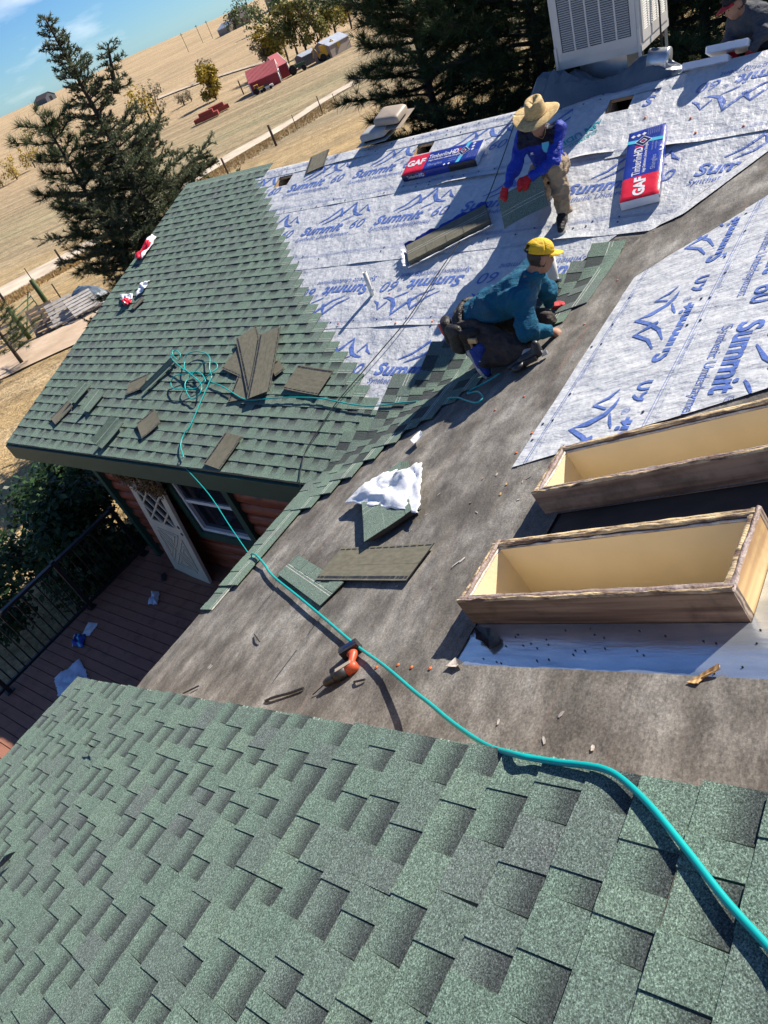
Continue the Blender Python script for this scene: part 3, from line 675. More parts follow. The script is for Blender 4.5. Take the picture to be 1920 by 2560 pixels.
def fold_sheet(me):
    """carry the part of a slope A sheet past the valley up on to slope B; result is in world space"""
    for vt in me.vertices:
        P = FA @ Vector((vt.co.x, vt.co.y, 0)); d = P - VO; a = d.dot(vdir); b = d.dot(pA); h = vt.co.z
        vt.co = P + nA_ * h if b >= 0 else VO + vdir * a + pB * (-b) + nB_ * (h + .016 * min(1, -b / .06))
    return me
RAG = [(9.0, 3.6), (8.76, 2.95), (8.05, 2.74)]
for i, (a, b, c, d, h, lab) in enumerate(SHEETS):
    cuts = [cutA({0: -.14, 1: -.30, 2: .30, 3: .40}[i])]
    cuts.append(((5.28, 1.57), (-1.0, -1.2)) if i == 0 else ((3.98, 2.73), (-1.0, -.965)))
    hol = HOLES[:2] if i == 3 else []
    if i == 3: hol = HOLES
    o = wobj('underlayment_sheet', sheet_mesh('underlayment_sheet', a, b, c, d, h, 'underlayment', cuts, hol, .055, .0022, .03, 20 + i), None, FA) if i != 2 else wobj('underlayment_sheet', fold_sheet(sheet_mesh('underlayment_sheet', a, b, c - .12, d, h, 'underlayment', cuts, hol, .055, .0022, .02, 20 + i)), None, Matrix.Identity(4))
    tag(o, lab, 'underlayment', 'underlayment strips on the far slope'); sheets.append(o)
    ex = b - .8 if i != 3 else b
    wobj('printed_lines', clip_mesh(small_print(a, b, c + .085, i), 'printed_lines', 'print_blue', T(0, 0, h + .0042), cuts), o, FA)
    nl = clip_mesh(dots(a, min(b, valley_u(c) - .3), c + .03, i), 'cap_nails', 'cap_nail_dark', T(0, 0, h + .0038), cuts); q = wobj('cap_nails', nl, o, FA); q['kind'] = 'stuff'
def prints(o, F, h, u0, n, v, per, flip=False, cuts=None, sc=1.0, hide=()):
    for j in range(n):
        if j in hide: continue
        Mx = T(u0 + j * per, v, h + .0042) @ (RZ(math.pi) if flip else Matrix.Identity(4)) @ Matrix.Scale(sc, 4)
        if cuts is None: wobj('printed_lettering', PRINT_ME, o, F @ Mx)
        else: wobj('printed_lettering', clip_mesh(PRINT, 'printed_lettering', 'print_blue', Mx, cuts, HOLES if F is FA else ()), o, F)
prints(sheets[0], FA, .0030, 4.80, 2, 1.30, 1.20, cuts=[cutA(-.16)])
prints(sheets[1], FA, .0065, 5.35, 3, 2.56, 1.20, True, cuts=[cutA(-.32)])
prints(sheets[2], FA, .0100, 2.47, 6, 3.53, 1.20, cuts=[cutA(-.01)])
prints(sheets[3], FA, .0135, 1.62, 5, 4.51, 1.20, cuts=())
# the ridge strip folded over the top, and the inverted sheet and patch at the right
def ridge_strip():
    mb = MB(); n = 90
    def fn(a, b):
        u = 1.66 + 6.2 * a; t = b
        if t < .62: v = 4.93 + .012 * mnoise.noise(Vector((u * 1.7, 0, 0))) + (RIDGE - 4.93) * t / .62; h = .019 + .022 * max(0, mnoise.noise(Vector((u * 1.2, 5, 0)))) * (1 - t / .62)
        else: v = RIDGE + (t - .62) * .42; h = .019 - (t - .62) * .30
        return (u, v, h)
    mb.grid(n, 9, fn); return mb
me = ridge_strip().mesh('underlayment_sheet', 'underlayment'); uv_from_xy(me)
o = wobj('underlayment_sheet', me, None, FA); tag(o, 'narrow white underlayment cap folded over the ridge', 'underlayment', 'underlayment strips on the far slope')
q = wobj('cap_nails', dots(1.8, 7.7, 4.975, 9, rows=(0, .09)).mesh('cap_nails', 'cap_nail_dark'), o, FA @ T(0, 0, .021)); q['kind'] = 'stuff'
wobj('printed_lines', clip_mesh(small_print(1.8, 7.7, 5.03, 31), 'printed_lines', 'print_blue', T(0, 0, .0222), ()), o, FA)
o = wobj('underlayment_sheet', sheet_mesh('underlayment_sheet', 7.55, 10.0, 3.98, 5.16, .0165, 'underlayment', [], [HOLES[2]], .055, .0026, .03, 61), None, FA)
tag(o, 'wrinkled white underlayment strip at upper right with upside-down print', 'underlayment', 'underlayment strips on the far slope')
prints(o, FA, .0165, 8.05, 3, 4.86, 1.20, True, hide=(0,))
mb = MB(); put_text(mb, 'Sy', 0, -.105, .098, shear=.25); put_text(mb, 'S', .02, 0, .205, shear=.28, bold=.02)
me = mb.mesh('printed_lettering', 'print_blue'); uv_from_xy(me); wobj('printed_lettering', me, o, FA @ T(7.86, 4.84, .0210) @ RZ(math.pi))
wobj('printed_lines', clip_mesh(small_print(7.6, 10, 4.06, 17), 'printed_lines', 'print_blue', T(0, 0, .0208), ()), o, FA)
o = wobj('underlayment_patch', sheet_mesh('underlayment_patch', 6.78, 7.72, 4.02, 5.14, .0185, 'underlayment', [((7.02, 4.05), (-1, -.10)), ((7.64, 4.5), (1, .05))], [HOLES[2]], .055, .0024, .02, 81), None, FA)
tag(o, 'white underlayment patch with teal print around the right vent opening', 'underlayment')
mb = MB(); put_text(mb, 'TITANIUM UDL 30', 0, 0, .13, bold=.03, sx=.9); put_text(mb, 'STARTING UNDERLAYMENT', .0, .135, .062, bold=.01, sx=.95)
mb.add([(.0, .118, 0), (1.1, .118, 0), (1.1, .128, 0), (0, .128, 0)], [(0, 1, 2, 3)])
cp = [((7.02, 4.05), (-1, -.10)), ((7.64, 4.5), (1, .05)), ((7.33, 0), (1, 0))]
me = clip_mesh(mb, 'printed_lettering', 'print_teal', T(7.62, 4.82, .0228) @ RZ(R(180 + 34)), cp); wobj('printed_lettering', me, o, FA)

# slope B sheets
BS = [(-2.75, .50, 2.68, 3.56, .0195, 'white underlayment strip beside the bare felt on the near right slope'), (-3.3, .42, 3.425, 4.70, .0260, 'white underlayment strip above the far skylight curb at the right edge')]
for i, (a, b, c, d, h, lab) in enumerate(BS):
    cuts = [((-.30, 0), (-1.0, -.56)), ((.49, 2.68), (1.0, .10))] if i == 0 else [((-.30, 0), (-1.0, -.56)), ((.40, 3.5), (1.0, .12))]
    o = wobj('underlayment_sheet', sheet_mesh('underlayment_sheet', a, b, c, d, h, 'underlayment', cuts, [], .055, .0026, .004, 90 + i), None, FB)
    tag(o, lab, 'underlayment', 'underlayment strips on the near right slope')
    q = wobj('cap_nails', clip_mesh(dots(a, b, c + .035, 50 + i), 'cap_nails', 'cap_nail_dark', T(0, 0, h + .0036), cuts), o, FB); q['kind'] = 'stuff'
    wobj('printed_lines', clip_mesh(small_print(a, b, c + .085, 70 + i), 'printed_lines', 'print_blue', T(0, 0, h + .0044), cuts), o, FB)
    if i == 0: prints(o, FB, h, .95, 3, 3.465, -1.20, True, cuts)
    else: prints(o, FB, h, -1.62, 3, 3.82, 1.20, False, cuts)

# ================================================================= skylight curbs
def rag(mb, p0, p1, side, up, w, h, seed, mi=0, n=110):
    """ragged bead of torn material along an edge"""
    p0, p1, side, up = Vector(p0), Vector(p1), Vector(side), Vector(up)
    def fn(a, b):
        q = p0.lerp(p1, a); x = a * (p1 - p0).length
        ww = w * (1 + .55 * mnoise.noise(Vector((x * 3.3, seed, 0))) + .35 * mnoise.noise(Vector((x * 15, seed, 4)))); hh = h * max(.15, 1 + .9 * mnoise.noise(Vector((x * 4.1, seed, 7))) + .6 * mnoise.noise(Vector((x * 19, seed, 2))))
        t = (b - .5) * 2
        return q + side * (t * ww / 2 + .3 * w * mnoise.noise(Vector((x * 5, seed, 9)))) + up * (hh * (1 - t * t) + .0006)
    mb.grid(n, 5, fn, mi)
def curb(u0, u1, v0, v1, H, label, seed):
    o = wthing('skylight_curb', label, 'skylight curb', FB @ T((u0 + u1) / 2, (v0 + v1) / 2, 0), 'skylight curbs')
    t = .038
    for nm, lo, hi in (('curb_board', (u1 - t, v0, -.002), (u1, v1, H)), ('curb_board', (u0, v0, -.002), (u0 + t, v1, H - .004))):
        mb = MB(); mb.box((0, 0, 0), (hi[1] - lo[1], hi[0] - lo[0], hi[2] - lo[2])); wobj(nm, mb.mesh(nm, 'weathered_wood'), o, FB @ T(lo[0], lo[1], lo[2]) @ Matrix(((0, 1, 0, 0), (1, 0, 0, 0), (0, 0, 1, 0), (0, 0, 0, 1))))
    for a, b, nm in ((v0, v0 + t, 'weathered_wood'), (v1 - t, v1, 'yellow_wood')):
        mb = MB(); mb.box((0, 0, 0), (u1 - u0 - 2 * t, b - a, H - .002)); wobj('curb_board', mb.mesh('curb_board', nm), o, FB @ T(u0 + t, a, 0))
    # plasterboard lining of the shaft, standing a little proud of the opening
    mb = MB(); g = .012; a, b, c, d = u0 + t, u1 - t, v0 + t, v1 - t
    for lo, hi in (((a, c, -1.05), (a + g, d, H - .018)), ((b - g, c, -1.05), (b, d, H - .018)), ((a + g, c, -1.05), (b - g, c + g, H - .018)), ((a + g, d - g, -1.05), (b - g, d, H - .018)), ((a, c, -1.08), (b, d, -1.05))):
        mb.box(lo, hi)
    wobj('shaft_lining', mb.mesh('shaft_lining', 'drywall'), o, FB)
    mb = MB(); Z = (0, 0, 1)
    for (p0, p1, sd), m1 in ((((u1 - t * .5, v0, H), (u1 - t * .5, v1, H), (1, 0, 0)), 0), (((u0 + t * .5, v0, H - .004), (u0 + t * .5, v1, H - .004), (1, 0, 0)), 1), (((u0, v0 + t * .5, H - .002), (u1, v0 + t * .5, H - .002), (0, 1, 0)), 2), (((u0, v1 - t * .5, H - .002), (u1, v1 - t * .5, H - .002), (0, 1, 0)), 2)):
        for j in range(2):
            off = Vector(sd) * (j - .5) * t * .5
            rag(mb, Vector(p0) + off, Vector(p1) + off, sd, Z, t * .62, .004 + .006 * j, seed + j * 3.1 + m1 * 7, (0 if (j + m1) % 3 == 0 else 1))
    rag(mb, (u1 - t - .006, v0 + t, H - .012), (u1 - t - .006, v1 - t, H - .012), (1, 0, 0), Z, .012, .008, seed + 40, 3); rag(mb, (u0 + t + .006, v0 + t, H - .016), (u0 + t + .006, v1 - t, H - .016), (1, 0, 0), Z, .012, .007, seed + 41, 3)
    rag(mb, (u0 + t, v0 + t + .006, H - .014), (u1 - t, v0 + t + .006, H - .014), (0, 1, 0), Z, .012, .008, seed + 42, 3)
    wobj('sealant_residue', mb.mesh('sealant_residue', ['adhesive', 'rim_wood', 'yellow_wood', 'caulk']), o, FB)
    return o
curb(*CURBS[0], .15, 'near skylight curb box with torn rim, cream inside, above the bare metal', 3)
curb(*CURBS[1], .15, 'far skylight curb box touching the printed underlayment', 8)
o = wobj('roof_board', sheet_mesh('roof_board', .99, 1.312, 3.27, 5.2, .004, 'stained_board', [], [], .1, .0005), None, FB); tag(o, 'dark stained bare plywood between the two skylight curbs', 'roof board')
# metal flashing below and beside the near curb
pl = [(1.727, 3.14), (1.985, 3.10), (1.99, 3.5), (1.995, 4.1), (2.0, 5.2), (1.30, 5.2), (1.30, 4.355), (1.727, 4.355)]
def flash_mesh():
    mb = MB()
    def fn(a, b): 
        v = 3.09 + 2.1 * a; u = 1.727 + (.268 + .012 * mnoise.noise(Vector((v * 6, 0, 0)))) * b
        return (u, v + (.05 * (1 - b) if a == 0 else 0), .0040 + .003 * (1 + mnoise.noise(Vector((v * 2.2, u * 6, 1)))) + .012 * max(0, b - .9) * 10 * max(0, mnoise.noise(Vector((v * 3, 7, 0)))))
    mb.grid(60, 10, fn)
    def fn2(a, b):
        v = 4.355 + .85 * a; u = 1.30 + .427 * b; return (u, v, .0042 + .003 * (1 + mnoise.noise(Vector((v * 2.2, u * 6, 1)))))
    mb.grid(16, 10, fn2)
    rg = random.Random(4)
    for _ in range(46):
        u, v = rg.uniform(1.75, 1.96), rg.uniform(3.2, 5.1); mb.lathe([(.0035, .0045), (.003, .0115)], 6, 1, T(u, v, 0))
    return mb
o = wobj('metal_flashing', flash_mesh().mesh('metal_flashing', ['galvanised', 'dark_interior']), None, FB); tag(o, 'bare galvanised metal sheet under the near skylight curb reflecting blue sky', 'metal flashing')
def scrap(F, poly, h, m, name, label, cat, group=None, curl=.01, seed=0):
    """small torn flat piece, curled, with thickness"""
    cx = sum(p[0] for p in poly) / len(poly); cy = sum(p[1] for p in poly) / len(poly); mb = MB(); n = len(poly); N = n * 3
    def ring(s, dz):
        out = []
        for i in range(N):
            a, b, f = poly[(i // 3) % n], poly[(i // 3 + 1) % n], (i % 3) / 3
            x, y = a[0] + (b[0] - a[0]) * f - cx, a[1] + (b[1] - a[1]) * f - cy
            j = 1 + .16 * mnoise.noise(Vector((i * 1.7, seed, 3)))
            out.append((x * s * j, y * s * j, dz + curl * s * s * (1 + mnoise.noise(Vector((x * 9 + seed, y * 9, 0))))))
        return out
    vs = [(0, 0, .006)] + ring(.5, .006) + ring(1, .005) + ring(1, .001)
    fs = [(0, 1 + i, 1 + (i + 1) % N) for i in range(N)]
    for r in range(2): fs += [(1 + r * N + i, 1 + (r + 1) * N + i, 1 + (r + 1) * N + (i + 1) % N, 1 + r * N + (i + 1) % N) for i in range(N)]
    mb.add(vs, fs); o = wobj(name, mb.mesh(name, m), None, F @ T(cx, cy, h)); return tag(o, label, cat, group)
scrap(FB, [(1.760, 3.151), (1.765, 3.248), (1.805, 3.320), (1.849, 3.335), (1.885, 3.310), (1.843, 3.244), (1.830, 3.198)], .010, 'sealant', 'felt_scrap', 'torn black felt scrap on the bare metal flashing', 'felt scrap', None, .012, 3)
scrap(FB, [(1.987, 3.109), (1.932, 3.133), (1.964, 3.207), (1.988, 3.178)], .012, 'caulk', 'membrane_scrap', 'torn pinkish white membrane corner at the flashing end', 'scrap', None, .012, 5)
scrap(FA, [(8.307, 2.849), (8.393, 2.855), (8.498, 2.829), (8.495, 2.764), (8.381, 2.772)], .022, 'sealant', 'felt_scrap', 'black felt scrap at the edge of the underlayment near the valley', 'felt scrap', None, .02, 9)
scrap(FB, [(1.991, 4.217), (1.921, 4.305), (1.942, 4.318), (1.975, 4.260), (1.997, 4.256)], .014, 'yellow_wood', 'wood_splinter', 'long yellow wood splinter on the sunlit metal flashing', 'wood splinter', None, .01, 6)

# ================================================================= loose shingles
def loose(F, c, face, label, bend=0.0, twist=0.0, h=.045, seed=0, layers=1, group='loose shingles on the far slope', w=None):
    """c: three corners (start of long edge, end of long edge, start of the other long edge) in slope coordinates"""
    p0, p1, p3 = Vector(c[0]), Vector(c[1]), Vector(c[2]); ex = (p1 - p0); L = ex.length; ex.normalize(); ey = Vector((-ex.y, ex.x))
    wd = w or abs((p3 - p0).dot(ey))
    if (p3 - p0).dot(ey) < 0: p0 = p0 - ey * wd
    mtx = F @ T(p0.x, p0.y, h) @ RZ(math.atan2(ex.y, ex.x))
    o = wthing('loose_shingle', label, 'shingle', mtx, group)
    for ly in range(layers):
        mb = MB(); rg = random.Random(seed + ly)
        def Q(x, y, z): 
            a, b = x / L - .5, y / wd - .5
            return Vector((x + .012 * ly, y + .006 * ly, z - ly * .009 + bend * (4 * a * a) + twist * a * b * 4 + .002 * mnoise.noise(Vector((x * 5, y * 5, seed)))))
        n = 14; m = 5
        tone = []
        top = 0 if face == 'front' else 1
        for z_, mi, fl in ((.0065, top, False), (0.0, 1, True)):
            vs = [Q(L * i / n, wd * j / m, z_) for j in range(m + 1) for i in range(n + 1)]
            fs = [(j * (n + 1) + i, j * (n + 1) + i + 1, (j + 1) * (n + 1) + i + 1, (j + 1) * (n + 1) + i) for j in range(m) for i in range(n)]
            mb.add(vs, [f[::-1] for f in fs] if fl else fs, mi, True)
        for a, b, c_, d in ((0, 0, L, 0), (L, 0, L, wd), (L, wd, 0, wd), (0, wd, 0, 0)):
            for i in range(10):
                q0 = (a + (c_ - a) * i / 10, b + (d - b) * i / 10); q1 = (a + (c_ - a) * (i + 1) / 10, b + (d - b) * (i + 1) / 10)
                mb.add([Q(*q0, 0), Q(*q1, 0), Q(*q1, .0065), Q(*q0, .0065)], [(0, 1, 2, 3)], 3)
        if face == 'front' and ly == 0:
            for vv in (.47, .57):
                for i in range(n): mb.add([Q(L * i / n, wd * vv, .0071), Q(L * (i + 1) / n, wd * vv, .0071), Q(L * (i + 1) / n, wd * vv + .006, .0071), Q(L * i / n, wd * vv + .006, .0071)], [(0, 1, 2, 3)], 2)
            x = 0.0; tooth = True
            while x < L:
                e = min(L, x + rg.uniform(.08, .17))
                if tooth: mb.add([Q(x, .0, .0095), Q(e, 0, .0095), Q(e - .006, wd * .46, .0095), Q(x + .006, wd * .46, .0095), Q(x, .0, .006), Q(e, 0, .006), Q(e - .006, wd * .46, .006), Q(x + .006, wd * .46, .006)], [(0, 1, 2, 3), (4, 5, 1, 0), (5, 6, 2, 1), (6, 7, 3, 2), (7, 4, 0, 3)], 0)
                x = e; tooth = not tooth
        elif ly == 0:
            for yy, g in ((.012, .03), (wd - .035, .0)):
                x = .01
                while x < L - .02:
                    e = min(L - .01, x + (.055 if g else rg.uniform(.02, .05)))
                    mb.add([Q(x, yy, .0072), Q(e, yy, .0072), Q(e, yy + (.011 if g else .022), .0072), Q(x, yy + (.011 if g else .022), .0072)], [(0, 1, 2, 3)], 3)
                    x = e + (g * .5 if g else rg.uniform(.0, .012))
            for i in range(n): mb.add([Q(L * i / n, wd * .55, .0069), Q(L * (i + 1) / n, wd * .55, .0069), Q(L * (i + 1) / n, wd * .556, .0069), Q(L * i / n, wd * .556, .0069)], [(0, 1, 2, 3)], 4)
        me = mb.mesh('sheet', ['shingle_granules', 'shingle_back', 'nail_line', 'sealant', 'weathered_wood'])
        rgt = np.random.RandomState(seed); 
        for nm, dat in (('tone', rgt.rand(len(me.polygons)) * .5 if False else np.full(len(me.polygons), .45)), ('gap', np.zeros(len(me.polygons)))):
            at = me.attributes.new(nm, 'FLOAT', 'FACE'); at.data.foreach_set('value', dat.astype(np.float32))
        wobj('sheet', me, o, mtx)
    return o
loose(FA, [(4.182, 0.859), (4.096, 1.265), (4.471, 0.947)], 'back', 'brown-backed shingle at the lower left of the fan of three', 0, 0, .042, 1)
loose(FA, [(3.742, 1.332), (4.428, 1.128), (3.700, 1.697)], 'back', 'brown-backed shingle sticking out left under the fan', 0, 0, .046, 2)
loose(FA, [(4.471, 0.947), (3.722, 1.758), (4.594, 1.148)], 'back', 'left tall brown-backed shingle of the fan beside the coil of hose', .004, .004, .062, 3, w=.30)
loose(FA, [(4.800, 1.001), (4.397, 1.914), (4.500, 0.942)], 'back', 'right tall brown-backed shingle of the fan, topmost', .006, 0, .080, 4)
loose(FA, [(4.712, 1.227), (4.792, 1.327), (4.565, 1.410)], 'back', 'small shingle corner showing right of the tall fan pair', 0, 0, .044, 5)
loose(FA, [(4.934, 1.059), (5.475, 0.987), (4.996, 1.378)], 'back', 'short brown-backed shingle lying right of the fan by the staircase edge', .006, 0, .046, 6)
loose(FA, [(2.183, 0.892), (2.463, 1.022), (2.147, 1.145)], 'back', 'small shingle piece left of the curled shingle and hose', 0, 0, .045, 7)
loose(FA, [(0.780, 0.451), (0.907, 0.767), (1.025, 0.371)], 'back', 'small brown shingle piece nearest the left roof edge', .004, 0, .046, 8)
loose(FA, [(2.787, 0.481), (2.954, 0.718), (3.104, 0.321)], 'back', 'brown shingle piece lying alone in the middle of the lower slope', .003, 0, .046, 9)
loose(FA, [(4.371, 0.053), (4.431, 0.467), (4.672, 0.029)], 'back', 'long brown-backed shingle piece near the eave right of the hanging hose', .003, 0, .046, 10)
def bent_piece(F, c, ang, L, w, label, fold=1.1, seed=0, name='bent_shingle'):
    """folded offcut standing on its fold"""
    mtx = F @ T(c[0], c[1], .045) @ RZ(ang); mb = MB(); rg = random.Random(seed)
    def fn(a, b, off=0.0):
        s = (b - .5) * w; k = fold * (1 if s > 0 else -.18); r = abs(s)
        return Vector((L * (a - .5), math.copysign(r * math.cos(k), s), r * abs(math.sin(k)) + .010 + off + .012 * math.sin(a * 3 + seed) * abs(b - .5)))
    mb.grid(8, 12, lambda a, b: fn(a, b), 0); mb.grid(8, 12, lambda a, b: fn(1 - a, b, -.007), 1)
    for b0 in (0, 1):
        mb.grid(8, 1, lambda a, t: fn(a if b0 else 1 - a, b0, -.007 * t), 1)
    for a0 in (0, 1):
        mb.grid(12, 1, lambda b, t: fn(a0, 1 - b if a0 else b, -.007 * t), 1)
    mb.grid(8, 1, lambda a, t: fn(a, .70 + .02 * t, .0008), 2)
    me = mb.mesh(name, ['shingle_granules', 'shingle_back', 'nail_line'])
    for nm, x in (('tone', .4), ('gap', 0)):
        at = me.attributes.new(nm, 'FLOAT', 'FACE'); at.data.foreach_set('value', np.full(len(me.polygons), x, np.float32))
    o = wobj(name, me, None, mtx); return tag(o, label, 'shingle', 'bent shingle offcuts')
bent_piece(FA, (1.130, 0.885), R(78), .32, .20, 'bent green shingle offcut above the piece at the left edge', 1.0, 1)
bent_piece(FA, (1.575, 0.766), R(82), .34, .20, 'curved green shingle offcut with a curled lower end', .8, 2)
bent_piece(FA, (2.392, 0.292), R(76), .40, .26, 'folded shingle offcut leaning at the eave', 1.15, 3)
bent_piece(FA, (2.646, 1.198), R(62), .55, .13, 'long rolled-up dark shingle beside the hose coil', 1.25, 4)
# on slope B
loose(FB, [(1.426, 2.433), (1.347, 1.448), (1.130, 2.478)], 'back', 'large brown-backed shingle on the felt, torn at its right end', .003, 0, .030, 21, group='loose shingles on the near slope')
loose(FB, [(1.581, 1.729), (1.231, 0.824), (1.393, 1.814)], 'front', 'green shingle half under the large brown-backed one', .002, 0, .021, 22, group='loose shingles on the near slope')
stk = loose(FB, [(1.075, 1.792), (0.822, 2.067), (0.555, 1.018)], 'front', 'stack of green shingles under a white wrapper on the felt', .002, 0, .070, 23, layers=5, group='loose shingles on the near slope')
loose(FA, [(3.021, 4.809), (2.912, 5.181), (3.339, 4.863)], 'back', 'brown shingle draped at the ridge between two vent openings', 0, 0, .03, 30, group='loose shingles on the far slope')

# ================================================================= torn wrappers
def crumple(name, F, pts, h, H, mats, label, seed, n=26, matfn=None, cat='wrapper', group='torn shingle wrappers'):
    """crumpled sheet over a quad (4 corners in slope coordinates)"""
    a, b, c, d = [Vector(p) for p in pts]; cen = (a + b + c + d) / 4; mb = MB()
    def fn(s, t):
        p = a.lerp(b, s).lerp(d.lerp(c, s), t); x, y = p.x * 1.0, p.y
        e = min(s, 1 - s, t, 1 - t)
        j = .05 * (1 if e < .02 else .25)
        q = p + Vector((mnoise.noise(Vector((s * 9, t * 9, seed))), mnoise.noise(Vector((s * 9, t * 9, seed + 5))))) * j * (a - c).length
        f = abs(mnoise.noise(Vector((s * 1.7 + t + seed, t * 1.9, 1)))) * 1.8 + .38 * abs(mnoise.noise(Vector((s * 5 - t * 2 + seed, t * 3.5 + s, 3)))) + .10 * abs(mnoise.noise(Vector((s * 13 + seed, t * 11, 3))))
        return (q.x - cen.x, q.y - cen.y, h + H * f * (.35 + 1.3 * min(.5, e * 2.2)))
    mb.grid(n, n, fn, 0, True)
    if matfn: mb.m = [matfn((i % n + .5) / n, (i // n + .5) / n) for i in range(n * n)]
    me = mb.mesh(name, mats); o = wobj(name, me, None, F @ T(cen.x, cen.y, 0))
    sm = o.modifiers.new('thickness', 'SOLIDIFY'); sm.thickness = .0015
    return tag(o, label, cat, group)
crumple('torn_wrapper', FB, [(0.538, 1.090), (0.856, 2.159), (0.285, 1.798), (0.264, 1.295)], .072, .085, ['wrap_white'], 'white plastic wrapper peeled back over the shingle stack', 3, 34)
crumple('torn_wrapper', FA, [(0.104, 3.515), (0.343, 3.486), (0.272, 3.972), (0.057, 4.075)], .05, .10, ['wrap_red', 'wrap_white'], 'crumpled red and white wrapper hanging at the left roof edge', 5, 22, lambda s, t: 1 if t > .72 or s > .85 else 0)
crumple('torn_wrapper', FA, [(0.720, 2.494), (0.836, 2.549), (0.738, 2.730), (0.366, 2.759)], .05, .09, ['wrap_red', 'wrap_blue', 'wrap_white'], 'crumpled red and white wrapper half on a small shingle piece', 6, 22, lambda s, t: 0 if t < .45 else (1 if .25 < s < .6 and t < .7 else 2))
crumple('torn_wrapper', FA, [(0.863, 2.657), (0.972, 2.822), (0.924, 2.986), (0.730, 2.939)], .05, .08, ['wrap_white', 'wrap_paper'], 'crumpled white wrapper above the red and white one', 7, 22, lambda s, t: 1 if .3 < s < .7 else 0)
loose(FA, [(0.912, 2.474), (0.999, 2.663), (1.040, 2.443)], 'back', 'small grey shingle strip joining two crumpled wrappers', 0, 0, .045, 12)
FD = T(0, 0, DECK)
crumple('torn_wrapper', FD, [(1.789, -0.511), (2.006, -0.475), (1.806, -0.271), (1.679, -0.288)], .01, .10, ['wrap_paper'], 'crumpled pale wrapper on the deck in front of the door', 8, 20)
crumple('torn_wrapper', FD, [(1.131, -1.498), (1.368, -1.440), (1.171, -1.264), (0.957, -1.312)], .01, .10, ['wrap_blue', 'wrap_cyan', 'wrap_white'], 'crumpled blue wrapper on the deck by the railing', 9, 20, lambda s, t: 1 if abs(s - .5 + .3 * (t - .5)) < .09 else (2 if s < .1 else 0))
crumple('torn_wrapper', FD, [(1.095, -1.287), (1.260, -1.268), (1.203, -1.043), (0.980, -1.076)], .008, .03, ['wrap_white'], 'flat white wrapper piece with torn red edge beside the blue one', 10, 16)
crumple('torn_wrapper', FD, [(1.775, -2.182), (2.172, -1.866), (1.501, -1.613), (1.360, -1.991)], .01, .06, ['wrap_paper'], 'large pale blue paper sheet on the deck under the near eave', 11, 26)
scrap(FD, [(1.654, -0.093), (1.732, -0.049), (1.558, 0.073), (1.538, 0.001)], .004, 'sealant', 'felt_scrap', 'small black scrap on the deck in front of the door', 'felt scrap', None, .01, 13)
scrap(FB, [(-0.177, 1.302), (-0.286, 1.347), (-0.195, 1.431), (-0.107, 1.391)], .045, 'wrap_white', 'paper_scrap', 'small white paper scrap on the valley shingles in shadow', 'paper scrap', None, .012, 15)

